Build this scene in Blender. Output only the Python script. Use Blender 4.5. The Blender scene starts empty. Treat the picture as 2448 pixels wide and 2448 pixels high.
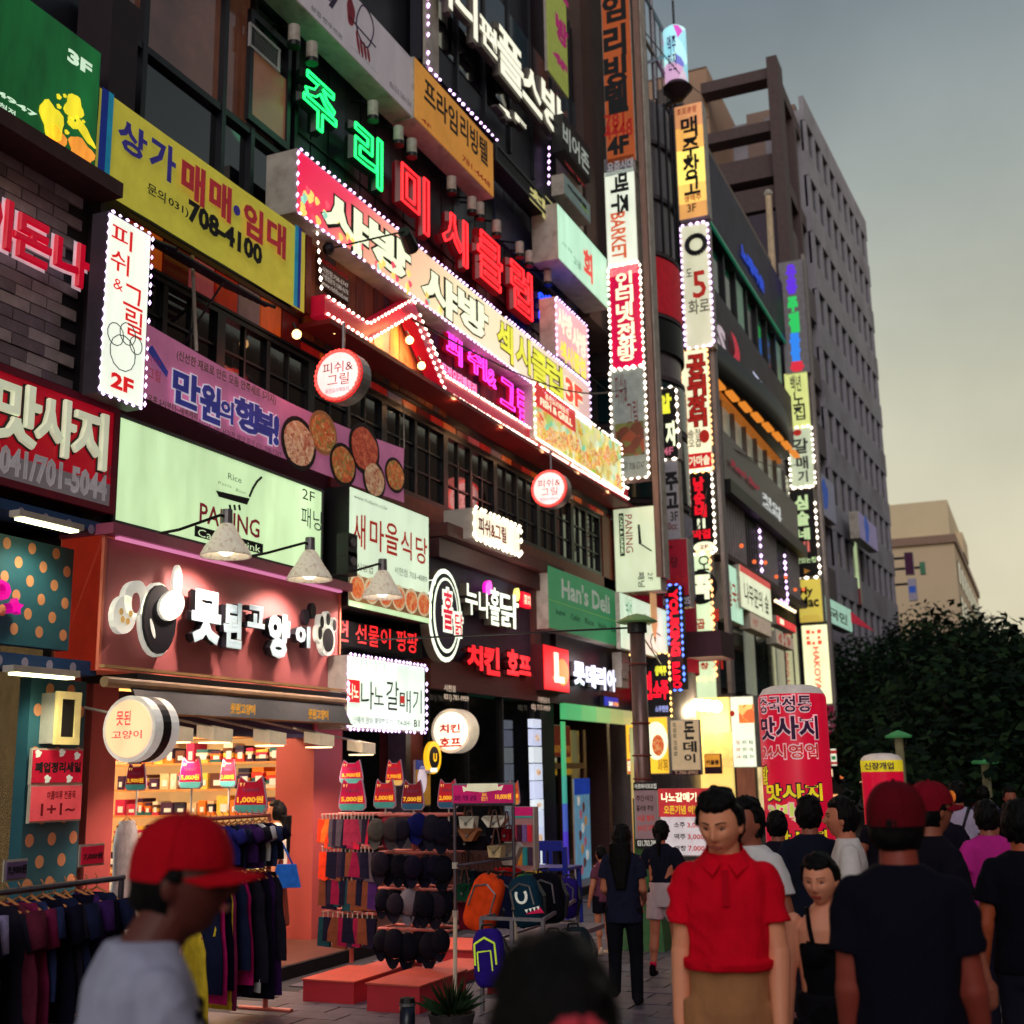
import bpy,bmesh,math,random
import numpy as np
from mathutils import Vector,Matrix,noise
sc=bpy.context.scene
random.seed(7);rng=np.random.default_rng(7)
# ------------------------------------------------------------------ camera
CX=1224.0;F=2914.0;H=1.85
def _basis():
 sx,sy,vx=2509.0-CX,1824.6-CX,988.0-CX
 s=np.array([sx,sy,F]);v=np.array([vx,-(sx*vx+F*F)/sy,F])
 s/=np.linalg.norm(s);v/=np.linalg.norm(v)
 n=np.cross(s,v)
 if n[0]>0:n=-n
 return np.array([s,n,v])
BAS=_basis()  # rows: street direction X, facade side Y, up Z  (camera right, down, forward)
cam=bpy.data.cameras.new('camera');camo=bpy.data.objects.new('camera',cam)
sc.collection.objects.link(camo);sc.camera=camo
cam.sensor_width=36;cam.lens=36*F/2448;cam.clip_end=2000;cam.clip_start=.1
m3=Matrix(np.stack([BAS[:,0],-BAS[:,1],-BAS[:,2]],axis=1).tolist())
camo.matrix_world=Matrix.Translation((0,0,H))@m3.to_4x4()
cam.dof.use_dof=True;cam.dof.focus_distance=8.8;cam.dof.aperture_fstop=2.1
# ------------------------------------------------------------------ world, sun, exposure
w=bpy.data.worlds.new("World");sc.world=w;w.use_nodes=True
nt=w.node_tree;N=nt.nodes;L=nt.links
bg=N['Background'];bg.inputs[1].default_value=.07
sky=N.new('ShaderNodeTexSky');sky.sky_type='NISHITA';sky.sun_disc=False
SUN_EL,SUN_ROT=math.radians(30),math.radians(199)
sky.sun_elevation=SUN_EL;sky.sun_rotation=SUN_ROT;sky.dust_density=4
tc=N.new('ShaderNodeTexCoord');sp=N.new('ShaderNodeSeparateXYZ');L.new(tc.outputs['Generated'],sp.inputs[0])
rm=N.new('ShaderNodeValToRGB');L.new(sp.outputs['Z'],rm.inputs[0])
e=rm.color_ramp.elements
e[0].position=0;e[0].color=(.72,.61,.42,1);e[1].position=.85;e[1].color=(.13,.16,.2,1)
for p_,c_ in ((.12,(.76,.69,.49,1)),(.28,(.6,.59,.45,1)),(.44,(.38,.42,.39,1)),(.6,(.18,.23,.28,1))):
 q_=e.new(p_);q_.color=c_
nz=N.new('ShaderNodeTexNoise');nz.inputs['Scale'].default_value=3.5;nz.inputs['Detail'].default_value=5
mr=N.new('ShaderNodeMapRange');mr.inputs['From Min'].default_value=.3;mr.inputs['From Max'].default_value=.7;mr.inputs['To Min'].default_value=.8;mr.inputs['To Max'].default_value=1.14
L.new(tc.outputs['Generated'],nz.inputs['Vector']);L.new(nz.outputs[0],mr.inputs[0])
ml=N.new('ShaderNodeMix');ml.data_type='RGBA';ml.blend_type='MULTIPLY';ml.inputs[0].default_value=1
up=N.new('ShaderNodeVectorMath');up.operation='SCALE';up.inputs[3].default_value=1/bg.inputs[1].default_value;L.new(rm.outputs[0],up.inputs[0])
L.new(up.outputs[0],ml.inputs[6]);L.new(mr.outputs[0],ml.inputs[7])
mx=N.new('ShaderNodeMix');mx.data_type='RGBA';mx.inputs[0].default_value=.9  # overcast cloud layer over the clear sky
L.new(sky.outputs[0],mx.inputs[6]);L.new(ml.outputs[2],mx.inputs[7]);L.new(mx.outputs[2],bg.inputs[0])
sun=bpy.data.lights.new('sun','SUN');sun.energy=.95;sun.angle=math.radians(40);sun.color=(1,.93,.9)
suno=bpy.data.objects.new('sun',sun);sc.collection.objects.link(suno)
suno.rotation_euler=Vector((.82,.28,-.5)).to_track_quat('-Z','Y').to_euler()
vs=sc.view_settings;vs.view_transform='Standard';vs.look='None';vs.gamma=1;vs.exposure=0
try:vs.use_curve_mapping=False
except Exception:pass
sc.cycles.use_denoising=True;sc.cycles.max_bounces=6;sc.cycles.sample_clamp_indirect=4
# ------------------------------------------------------------------ photo coordinates -> planes of the place
ZK=dict(z1=(0,0,.4224),z2=(600,0,.4224),z3=(1200,0,.4224),z4=(0,700,.4224),z5=(700,700,.4224),z6=(1400,700,.4224),
z7=(0,1632,.4224),z8=(700,1632,.4224),z9=(1400,1632,.4224),zA=(1850,1350,.3095),zB=(780,1300,.2588),
zC=(1220,1280,.207),zD=(1440,1500,.207),zE=(1240,1780,.3457),zF=(1800,1780,.3458),zG=(700,1780,.3106),
zH=(180,1240,.3416),zI=(0,1150,.3106),zJ=(1500,1100,.2588),zK=(1700,500,.3106),zL=(1000,1600,.2588),
zM=(1900,1150,.2847),zN=(500,0,.2588),zO=(1160,0,.2588),zP=(0,1900,.3623),u=(0,0,1.2671))
def ray(k,x,y):
 ox,oy,s=ZK[k]
 return BAS@np.array([ox+x*s-CX,oy+y*s-CX,F])/F
def depth_point(k,x,y,d):return ray(k,x,y)*d+np.array([0,0,H])
def on_level(k,x,y,z=0):
 r=ray(k,x,y);return r*((z-H)/r[2])+np.array([0,0,H])
class Plane:
 def __init__(s,p0,ux):
  s.p0=np.array(p0,float);s.ux=np.array(ux,float)/np.linalg.norm(ux)
  s.n=np.cross(s.ux,[0,0,1.0])  # towards the viewer
 def at(s,k,x,y):
  r=ray(k,x,y);o=np.array([0,0,H]);t=((s.p0-o)@s.n)/(r@s.n)
  p=o+r*t
  return (p-s.p0)@s.ux,p[2]
 def P(s,a,z,d=0.0):
  p=s.p0+s.ux*a+s.n*d;return (p[0],p[1],z)
 def off(s,d):return Plane(s.p0+s.n*d,s.ux)
def FP(Y):return Plane((0,Y,0),(1,0,0))
def XP(X):return Plane((X,0,0),(0,-1,0))
# ------------------------------------------------------------------ materials
def lin(c):
 return tuple(((v/255)/12.92 if v<=10 else ((v/255+.055)/1.055)**2.4) for v in c)
MATS={}
def mat(name,col,rough=.65,metal=0,var=.25,scale=6,bump=.15,es=0,ecol=None,stretch=None,spec=.4,samp=None,dirt=0,raw=False,wear=None):
 """plain surface with colour variation, fine relief and emission (for lit things; on prints and cloth in place of street light)"""
 if name in MATS:return MATS[name]
 m=bpy.data.materials.new(name);m.use_nodes=True;t=m.node_tree;b=t.nodes['Principled BSDF']
 c=col if raw else lin(col)
 tcn=t.nodes.new('ShaderNodeTexCoord');mp=t.nodes.new('ShaderNodeMapping');t.links.new(tcn.outputs['Object'],mp.inputs[0])
 if stretch:mp.inputs['Scale'].default_value=stretch
 n1=t.nodes.new('ShaderNodeTexNoise');n1.inputs['Scale'].default_value=scale;n1.inputs['Detail'].default_value=7;n1.inputs['Roughness'].default_value=.62
 t.links.new(mp.outputs[0],n1.inputs['Vector'])
 r=t.nodes.new('ShaderNodeMapRange');r.inputs['From Min'].default_value=.25;r.inputs['From Max'].default_value=.75
 r.inputs['To Min'].default_value=1-var;r.inputs['To Max'].default_value=1+var*.8
 t.links.new(n1.outputs[0],r.inputs[0])
 hs=t.nodes.new('ShaderNodeMix');hs.data_type='RGBA';hs.blend_type='MULTIPLY';hs.inputs[0].default_value=1
 hs.inputs[6].default_value=(*c,1);t.links.new(r.outputs[0],hs.inputs[7])
 out=hs.outputs[2]
 if wear:  # a second colour coming through in patches
  n2=t.nodes.new('ShaderNodeTexNoise');n2.inputs['Scale'].default_value=wear[1];n2.inputs['Detail'].default_value=9;t.links.new(mp.outputs[0],n2.inputs['Vector'])
  r2=t.nodes.new('ShaderNodeMapRange');r2.inputs['From Min'].default_value=.5;r2.inputs['From Max'].default_value=.66;t.links.new(n2.outputs[0],r2.inputs[0])
  w2=t.nodes.new('ShaderNodeMix');w2.data_type='RGBA';w2.inputs[7].default_value=(*lin(wear[0]),1)
  t.links.new(r2.outputs[0],w2.inputs[0]);t.links.new(out,w2.inputs[6]);out=w2.outputs[2]
 t.links.new(out,b.inputs['Base Color'])
 b.inputs['Roughness'].default_value=rough;b.inputs['Metallic'].default_value=metal;b.inputs['Specular IOR Level'].default_value=spec
 if bump:
  bp=t.nodes.new('ShaderNodeBump');bp.inputs['Strength'].default_value=bump;bp.inputs['Distance'].default_value=.02
  t.links.new(n1.outputs[0],bp.inputs['Height']);t.links.new(bp.outputs[0],b.inputs['Normal'])
 if es:  # small values on unlit prints and cloth stand in for street light
  if ecol is None:t.links.new(out,b.inputs['Emission Color'])
  else:b.inputs['Emission Color'].default_value=(*lin(ecol),1)
  b.inputs['Emission Strength'].default_value=es
  if samp is None:samp='NONE' if es<.25 else 'AUTO'
 if samp:m.cycles.emission_sampling=samp
 MATS[name]=m;return m
def lit(name,col,es,var=.2,scale=1.4,samp=None):
 """a backlit translucent panel, slightly uneven where the tubes sit"""
 return mat(name,col,rough=.35,var=var,scale=scale,bump=0,es=es,samp=samp,stretch=(2.2,2.2,.6))
def glow(name,col,es,samp='NONE'):
 """a bare lamp, tube or LED"""
 if name in MATS:return MATS[name]
 m=mat(name,(70,70,70),es=es,ecol=col,var=.05,bump=0,samp=samp);return m
def glassy(name,col,rough=.06,tr=0.0):
 if name in MATS:return MATS[name]
 m=mat(name,col,rough=rough,var=.3,scale=2.5,bump=.02,spec=.9)
 if tr:m.node_tree.nodes['Principled BSDF'].inputs['Transmission Weight'].default_value=tr
 return m
def voro(name,cols,scale,es=0,rough=.5,nscale=3):
 """printed picture of many small bits (food, flowers, goods)"""
 if name in MATS:return MATS[name]
 m=bpy.data.materials.new(name);m.use_nodes=True;t=m.node_tree;b=t.nodes['Principled BSDF']
 tcn=t.nodes.new('ShaderNodeTexCoord');v=t.nodes.new('ShaderNodeTexVoronoi');v.inputs['Scale'].default_value=scale
 nn=t.nodes.new('ShaderNodeTexNoise');nn.inputs['Scale'].default_value=scale*nscale*.3;nn.inputs['Detail'].default_value=5
 t.links.new(tcn.outputs['Object'],nn.inputs['Vector'])
 ad=t.nodes.new('ShaderNodeMix');ad.data_type='VECTOR';ad.inputs[0].default_value=.12
 t.links.new(tcn.outputs['Object'],ad.inputs[4]);t.links.new(nn.outputs['Color'],ad.inputs[5]);t.links.new(ad.outputs[1],v.inputs['Vector'])
 sx=t.nodes.new('ShaderNodeSeparateColor');t.links.new(v.outputs['Color'],sx.inputs[0])
 cr=t.nodes.new('ShaderNodeValToRGB');cr.color_ramp.interpolation='LINEAR'
 for i,c in enumerate(cols):
  q=cr.color_ramp.elements[i] if i<2 else cr.color_ramp.elements.new(1)
  q.position=i/max(1,len(cols)-1);q.color=(*lin(c),1)
 t.links.new(sx.outputs[0],cr.inputs[0]);t.links.new(cr.outputs[0],b.inputs['Base Color']);b.inputs['Roughness'].default_value=rough
 if es:t.links.new(cr.outputs[0],b.inputs['Emission Color']);b.inputs['Emission Strength'].default_value=es
 MATS[name]=m;return m
# ------------------------------------------------------------------ mesh helpers
COL=sc.collection
def me_obj(name,verts,faces,m,parent=None,smooth=False,matrix=None):
 me=bpy.data.meshes.new(name)
 if parent is not None:
  l=parent['_w'] if '_w' in parent else (0,0,0)
  verts=[(v[0]-l[0],v[1]-l[1],v[2]-l[2]) for v in verts]
 me.from_pydata([tuple(map(float,v)) for v in verts],[],faces);me.materials.append(m)
 if smooth:me.polygons.foreach_set('use_smooth',[True]*len(me.polygons))
 me.update()
 o=bpy.data.objects.new(name,me);COL.objects.link(o)
 if parent is not None:
  o.parent=parent;o['_w']=parent['_w']
 else:o['_w']=(0.,0.,0.)
 return o
def thing(name,label,cat,loc=(0,0,0),group=None,kind=None):
 o=bpy.data.objects.new(name,None);COL.objects.link(o);o.location=loc;o.empty_display_size=.1
 o['_w']=tuple(float(v) for v in loc);o['label']=label;o['category']=cat
 if group:o['group']=group
 if kind:o['kind']=kind
 return o
def tag(o,label=None,cat=None,group=None,kind=None):
 for k_,v_ in (('label',label),('category',cat),('group',group),('kind',kind)):
  if v_:o[k_]=v_
 return o
class MB:
 def __init__(s):s.v=[];s.f=[]
 def add(s,v,f):
  b=len(s.v);s.v+=[tuple(p) for p in v];s.f+=[tuple(i+b for i in q) for q in f];return s
 def hexa(s,p):  # 8 corners: 4 front loop, 4 back loop
  return s.add(p,[(0,1,2,3),(7,6,5,4),(0,4,5,1),(1,5,6,2),(2,6,7,3),(3,7,4,0)])
 def box(s,x0,y0,z0,x1,y1,z1):
  return s.hexa([(x0,y0,z0),(x1,y0,z0),(x1,y0,z1),(x0,y0,z1),(x0,y1,z0),(x1,y1,z0),(x1,y1,z1),(x0,y1,z1)])
 def pbox(s,pl,a0,z0,a1,z1,d0,d1):  # on a plane: d1 is the front
  return s.hexa([pl.P(a0,z0,d1),pl.P(a1,z0,d1),pl.P(a1,z1,d1),pl.P(a0,z1,d1),pl.P(a0,z0,d0),pl.P(a1,z0,d0),pl.P(a1,z1,d0),pl.P(a0,z1,d0)])
 def tube(s,p,q,r,r2=None,n=8,cap=True):
  p=Vector(p);q=Vector(q);r2=r if r2 is None else r2;d=(q-p)
  if d.length<1e-6:return s
  d.normalize();a=d.orthogonal().normalized();b=d.cross(a)
  vs_=[p+(a*math.cos(2*math.pi*i/n)+b*math.sin(2*math.pi*i/n))*r for i in range(n)]+[q+(a*math.cos(2*math.pi*i/n)+b*math.sin(2*math.pi*i/n))*r2 for i in range(n)]
  fs=[(i,(i+1)%n,n+(i+1)%n,n+i) for i in range(n)]
  if cap:fs+=[tuple(range(n))[::-1],tuple(range(n,2*n))]
  return s.add(vs_,fs)
 def path(s,pts,r,n=6):
  for a,b in zip(pts[:-1],pts[1:]):s.tube(a,b,r,n=n)
  return s
 def poly(s,pl,pts,d0,d1):  # extruded outline on a plane
  n=len(pts);v=[pl.P(a,z,d1) for a,z in pts]+[pl.P(a,z,d0) for a,z in pts]
  return s.add(v,[tuple(range(n)),tuple(range(n,2*n))[::-1]]+[(i,i+n,(i+1)%n+n,(i+1)%n) for i in range(n)])
 def ball(s,c,r,n=8,m=5,sc_=(1,1,1)):
  vs_=[(c[0],c[1],c[2]+r*sc_[2])]
  for j in range(1,m):
   t=math.pi*j/m
   for i in range(n):
    p=2*math.pi*i/n
    vs_.append((c[0]+r*sc_[0]*math.sin(t)*math.cos(p),c[1]+r*sc_[1]*math.sin(t)*math.sin(p),c[2]+r*sc_[2]*math.cos(t)))
  vs_.append((c[0],c[1],c[2]-r*sc_[2]));fs=[]
  for i in range(n):
   fs.append((0,1+i,1+(i+1)%n));e_=1+(m-2)*n
   fs.append((len(vs_)-1,e_+(i+1)%n,e_+i))
   for j in range(m-2):
    a=1+j*n;fs.append((a+i,a+n+i,a+n+(i+1)%n,a+(i+1)%n))
  return s.add(vs_,fs)
 def lathe(s,c,prof,n=16):
  vs_=[];fs=[]
  for r,z in prof:
   for i in range(n):vs_.append((c[0]+r*math.cos(2*math.pi*i/n),c[1]+r*math.sin(2*math.pi*i/n),c[2]+z))
  for j in range(len(prof)-1):
   for i in range(n):fs.append((j*n+i,j*n+(i+1)%n,(j+1)*n+(i+1)%n,(j+1)*n+i))
  return s.add(vs_,fs)
 def build(s,name,m,parent=None,smooth=False):return me_obj(name,s.v,s.f,m,parent,smooth)
def structure(o):o['kind']='structure';return o
# ------------------------------------------------------------------ lettering
TX={}
def _curve_mesh(body,off,mode,tube):
 c=bpy.data.curves.new('lettering','FONT');c.body=body;c.size=1;c.offset=off;c.resolution_u=2;c.align_x='CENTER';c.space_line=.95
 if mode=='neon':c.fill_mode='NONE';c.bevel_depth=tube;c.bevel_resolution=0;c.resolution_u=2
 elif mode=='solid':c.extrude=.05
 o=bpy.data.objects.new('lettering',c);me=bpy.data.meshes.new_from_object(o)
 v=np.empty(len(me.vertices)*3);me.vertices.foreach_get('co',v);v=v.reshape(-1,3)
 f=[tuple(p.vertices) for p in me.polygons]
 bpy.data.objects.remove(o);bpy.data.curves.remove(c);bpy.data.meshes.remove(me);return v,f
def text_mesh(body,bold,mode,tube=.012):
 key=(body,bold,mode,tube)
 if key in TX:return TX[key]
 if mode=='neon':TX[key]=_curve_mesh(body,min(bold,.02),mode,tube);return TX[key]
 base=min(bold,.018);v,f=_curve_mesh(body,base,mode,tube)
 if bold>.024 and len(v):  # heavier weight: the same glyph with a rounded rim round its outline
  v2,f2=_curve_mesh(body,base,'neon',bold-base)
  v2[:,2]*=(.05 if mode=='solid' else .004)/(bold-base);n0=len(v)
  if mode!='solid':v2[:,2]=np.maximum(v2[:,2],-.001)
  v=np.vstack([v,v2]);f=f+[tuple(i+n0 for i in q) for q in f2]
 TX[key]=(v,f);return TX[key]
def put_text(parent,pl,body,a0,z1,a1,z0,m,d=.014,ext=0.0,bold=.02,mode=None,rot=False,name='lettering',tube=.012,neon_r=None,skew=0):
 mode=mode or ('solid' if ext else 'flat')
 v,f=text_mesh(body,bold,mode,tube)
 if len(v)==0:return None
 mn,mxx=v.min(0),v.max(0);x=(v[:,0]-mn[0])/max(1e-6,mxx[0]-mn[0]);y=(v[:,1]-mn[1])/max(1e-6,mxx[1]-mn[1])
 if rot:a=a0+y*(a1-a0);z=z1-x*(z1-z0)
 else:a=a0+x*(a1-a0);z=z0+y*(z1-z0)
 if skew:a=a+skew*(y-.5)*(a1-a0)
 if mode=='solid':dd=d+(v[:,2]/.05+1)*.5*ext
 elif mode=='neon':dd=d+v[:,2]/max(tube,1e-6)*(neon_r or .012)
 else:dd=d+v[:,2]*.5
 pts=[pl.P(a[i],z[i],dd[i]) for i in range(len(v))]
 return me_obj(name,pts,f,m,parent)
def ink(pl,k,x0,y0,x1,y1,n=1):
 # rectangle on the plane whose (slanting) picture fills the given box, allowing for the empty corners of a glyph
 a0,z1=pl.at(k,x0,y0);a1,z0=pl.at(k,x1,y1);xm=(x0+x1)/2
 lost=max(0,pl.at(k,xm,y0)[1]-pl.at(k,xm,y1)[1]-(z1-z0));g=.17*lost/max(1,n)
 return a0,z1+g,a1,z0-g
class Sign:
 def __init__(s,name,label,pl,k,x0,y0,x1,y1,depth,face,side,k2=None,cat='sign',group=None,frame=None,fw=.05,face_name='face_panel'):
  s.pl=pl;s.a0,s.z1=pl.at(k,x0,y0);s.a1,s.z0=pl.at(k2 or k,x1,y1)
  if s.a0>s.a1:s.a0,s.a1=s.a1,s.a0
  s.o=thing(name,label,cat,pl.P((s.a0+s.a1)/2,s.z0),group)
  if side is not None and depth:MB().pbox(pl,s.a0,s.z0,s.a1,s.z1,-depth,0).build('housing',side,s.o)
  if face is not None:MB().pbox(pl,s.a0+.015,s.z0+.015,s.a1-.015,s.z1-.015,.002,.012).build(face_name,face,s.o)
  if frame is not None:
   mb=MB();A0,A1,Z0,Z1=s.a0,s.a1,s.z0,s.z1
   mb.pbox(pl,A0-.01,Z0-.01,A1+.01,Z0+fw,.003,.03);mb.pbox(pl,A0-.01,Z1-fw,A1+.01,Z1+.01,.003,.03)
   mb.pbox(pl,A0-.01,Z0+fw,A0+fw,Z1-fw,.003,.028);mb.pbox(pl,A1-fw,Z0+fw,A1+.01,Z1-fw,.003,.028)
   mb.build('frame',frame,s.o)
 def t(s,body,k,x0,y0,x1,y1,m,**kw):
  a0,z1,a1,z0=ink(s.pl,k,x0,y0,x1,y1,len(body)**.7)
  return put_text(s.o,s.pl,body,a0,z1,a1,z0,m,**kw)
 def tf(s,body,fx0,fy0,fx1,fy1,m,**kw):  # fractions of the sign
  W=s.a1-s.a0;Hh=s.z1-s.z0
  return put_text(s.o,s.pl,body,s.a0+fx0*W,s.z1-fy0*Hh,s.a0+fx1*W,s.z1-fy1*Hh,m,**kw)
 def out(s,body,k,x0,y0,x1,y1,m,mo,bold=.02,ob=.05,d=.014,ext=0,**kw):  # outlined lettering
  a0,z1,a1,z0=ink(s.pl,k,x0,y0,x1,y1);g=(z1-z0)*(ob-bold)*.9
  put_text(s.o,s.pl,body,a0-g,z1+g,a1+g,z0-g,mo,bold=ob,d=d,name='letter_outline',**kw)
  return put_text(s.o,s.pl,body,a0,z1,a1,z0,m,bold=bold,d=d+.006,ext=ext,**kw)
 def rect(s,name,fx0,fy0,fx1,fy1,m,d0=.0125,d1=.018):
  W=s.a1-s.a0;Hh=s.z1-s.z0
  return MB().pbox(s.pl,s.a0+fx0*W,s.z1-fy1*Hh,s.a0+fx1*W,s.z1-fy0*Hh,d0,d1).build(name,m,s.o)
 def disc(s,name,fx,fy,rx,ry,m,d0=.0125,d1=.018,n=20,wob=0,rot=0):  # radii in metres
  W=s.a1-s.a0;Hh=s.z1-s.z0;c,q=s.a0+fx*W,s.z1-fy*Hh
  pts=[]
  for i in range(n):
   t=2*math.pi*i/n;r=1+wob*math.sin(3*t+1)*.5+wob*math.sin(5*t)*.5
   x,y=rx*r*math.cos(t),ry*r*math.sin(t)
   pts.append((c+x*math.cos(rot)-y*math.sin(rot),q+x*math.sin(rot)+y*math.cos(rot)))
  return MB().poly(s.pl,pts,d0,d1).build(name,m,s.o)
 def border(s,m,step=.11,r=.022,inset=.0,d=.03,name='bulb_string'):
  A0,A1,Z0,Z1=s.a0+inset,s.a1-inset,s.z0+inset,s.z1-inset
  return bulbs(s.o,s.pl,[(A0,Z0),(A1,Z0),(A1,Z1),(A0,Z1),(A0,Z0)],m,step,r,d,name)
def bulbs(parent,pl,pts,m,step=.11,r=.022,d=.03,name='bulb_string',ln=1.6):
 mb=MB();r0=r
 for (a,z),(b,y) in zip(pts[:-1],pts[1:]):
  ln_=math.hypot(b-a,y-z);n=max(1,int(ln_/step));ux,uz=(b-a)/ln_,(y-z)/ln_
  for i in range(n):
   t=(i+.5+random.uniform(-.12,.12))/n
   if n>8 and random.random()<.035:continue
   r=r0*random.uniform(.78,1.15);ca,cz=a+(b-a)*t,z+(y-z)*t
   e0=(ux*r*ln,uz*r*ln);e1=(-uz*r,ux*r)
   P=[pl.P(ca+e0[0],cz+e0[1],d),pl.P(ca+e1[0],cz+e1[1],d),pl.P(ca-e0[0],cz-e0[1],d),pl.P(ca-e1[0],cz-e1[1],d),pl.P(ca,cz,d+r),pl.P(ca,cz,d-r)]
   mb.add(P,[(0,1,4),(1,2,4),(2,3,4),(3,0,4),(1,0,5),(2,1,5),(3,2,5),(0,3,5)])
 o=mb.build(name,m,parent);o['kind']='stuff';return o
# ------------------------------------------------------------------ palette
asph=mat('paving',(78,74,84),rough=.55,var=.35,scale=3,bump=.5)
navy=mat('dark_metal',(20,20,32),rough=.45,var=.3)
black=mat('black_paint',(10,10,14),rough=.5,var=.3)
char_=mat('charcoal_cladding',(38,38,52),rough=.55,var=.4,scale=3)
grey=mat('grey_steel',(120,116,122),rough=.4,metal=.6,var=.25,scale=9)
offw=mat('off_white_side',(188,180,170),rough=.6,var=.25,scale=4,wear=((164,154,144),5))
stone=mat('tile_cladding',(128,112,104),rough=.7,var=.2,scale=2)
beige=mat('beige_render',(205,180,150),rough=.8,var=.12,scale=.6)
brownp=mat('brown_steel',(70,50,50),rough=.6,var=.25)
copper=mat('copper_board',(120,52,30),rough=.5,var=.35,scale=5,bump=.2)
bbrown=mat('brown_board',(72,44,44),rough=.6,var=.35,scale=4,stretch=(1,1,8))
gdark=glassy('dark_glass',(10,11,22))
gblue=glassy('sky_glass',(70,90,105),rough=.12)
gbrown=mat('lit_room_glass',(78,46,34),rough=.08,var=.6,scale=1.2,bump=0,es=.5,spec=.9)
white_txt=mat('white_print',(225,225,215),var=.06,bump=0,es=.25)  # emission stands in for light falling on the print
dark_txt=mat('dark_print',(20,20,26),var=.05,bump=0)
ledw=glow('led_warm_white',(255,236,214),5)
ledp=glow('led_violet_white',(235,190,255),4.2)
bulb_w=glow('globe_bulb',(255,190,120),5)
# ------------------------------------------------------------------ ground
g=structure(me_obj('ground',[(-60,-120,-.012),(400,-120,-.012),(400,120,-.012),(-60,120,-.012)],[(0,1,2,3)],asph))
base_pave=structure(me_obj('pavement',[(-4,-12,-.006),(60,-12,-.006),(60,9,-.006),(-4,9,-.006)],[(0,1,2,3)],mat('paving_joint',(40,38,46),rough=.8)))
pv=[mat('paver_a',(98,92,104),rough=.5,var=.35,scale=7,bump=.4),mat('paver_b',(82,78,90),rough=.45,var=.4,scale=6,bump=.4),mat('paver_c',(112,102,108),rough=.55,var=.3,scale=8,bump=.4)]
pavm=[me_obj('paver',MB().box(.006,.006,-.004,.494,.244,.004).v,MB().box(.006,.006,-.004,.494,.244,.004).f,m_) for m_ in pv]
np_=0;used=[False]*3
for ix in range(60):  # long herring-laid pavers across the part of the street in view
 for iy in range(34):
  X=6.0+ix*.25;Y=-2.5+iy*.5*.5+0
  if iy%2:continue
  Yc=-1.5+(iy//2)*.5+(.25 if ix%2 else 0)
  rx=(X,Yc)
  r_=BAS.T@np.array([X,Yc,-H]);
  if r_[2]<1:continue
  sx_,sy_=r_[0]/r_[2]*F+CX,r_[1]/r_[2]*F+CX
  if not (1480<sx_<2448 and 1900<sy_<2500) or Yc>6.2 or np_>290:continue
  c=random.choice([0,1,1,2]);o=pavm[c]
  if used[c]:o=o.copy();COL.objects.link(o)
  used[c]=True;o.parent=base_pave;o.rotation_euler=(random.uniform(-.01,.01),random.uniform(-.01,.01),math.pi/2)
  o.location=(X+.25,Yc,random.uniform(-.001,.006));np_+=1
mbp=MB()
for ix in range(150):
 for iy in range(-14,17):
  X=1.0+ix*.25;Yc=-1.5+iy*.5+(.25 if ix%2 else 0)
  r_=BAS.T@np.array([X,Yc,-H]);sx_,sy_=(r_[0]/r_[2]*F+CX,r_[1]/r_[2]*F+CX) if r_[2]>.3 else (-999,0)
  if (X>=6 and 1480<sx_<2448 and 1900<sy_<2500 and Yc<=6.2 and -1.5<=Yc) or Yc>6.45:continue
  mbp.box(X+.128,Yc-.244,-.004,X+.372,Yc+.244,.004+random.uniform(0,.004))
pvo=mbp.build('paver',pv[1],base_pave);pvo['kind']='stuff'
shop_floor=structure(MB().box(7.2,6.75,-.01,24,11.5,.12).build('shop_floor_step',mat('brown_floor_tile',(96,66,58),rough=.35,var=.3,scale=5)))
MB().box(7.2,6.72,-.01,24,6.748,.115).build('kerb_face',mat('kerb_dark',(24,20,28)),shop_floor)
# ------------------------------------------------------------------ LEFT BUILDING
B0=thing('corner_building','left building with grey painted brick wall above a polka dot shop','building',(4,8,0))
MB().box(0.5,7.9,4.05,8.15,18,26).build('wall',navy,B0)
pb=FP(7.55)
grb=[mat('brick_grey_%d'%i,c_,rough=.75,var=.3,scale=8,bump=.4) for i,c_ in enumerate(((150,134,138),(126,110,118),(176,160,160)))]
mortar=mat('dark_mortar',(38,32,40));MB().pbox(pb,4.6,5.15,8.0,7.9,-.3,-.012).build('brick_backing',mortar,B0)
bm_={}
nb=0
for r_ in range(25):
 for c_ in range(9):
  X0=5.0+c_*.36+(.18 if r_%2 else 0)
  if X0+.35>8.0:continue
  k_=random.randrange(3)
  if k_ not in bm_:
   q=MB().box(0,-.02,0,.345,.02,.098);o=me_obj('brick',q.v,q.f,grb[k_],B0);o.data.transform(Matrix.Translation(Vector(B0.location)));bm_[k_]=o
  else:o=bm_[k_].copy();COL.objects.link(o)
  o.location=Vector((X0,pb.p0[1]+random.uniform(-.006,.006),5.17+r_*.108))-Vector(B0.location);nb+=1
MB().pbox(pb,7.98,4.0,8.35,9.2,-.3,.12).build('corner_post',mat('dark_plum_wall',(44,32,42)),B0)
zl_=FP(7.3).at('z1',555,975)[1];MB().pbox(pb,4,zl_-.17,8.0,zl_-.03,-.3,.35).build('ledge',mat('rusty_ledge',(70,42,40),var=.4),B0)
MB().pbox(pb,4,5.0,7.98,5.16,-.3,.1).build('ledge',black,B0)
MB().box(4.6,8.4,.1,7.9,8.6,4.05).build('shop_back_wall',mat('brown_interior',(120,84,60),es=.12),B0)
for i_ in range(5):MB().box(4.7,8.0,.5+i_*.5,6.9,8.35,.54+i_*.5).build('shelf',bbrown,B0)
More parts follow.
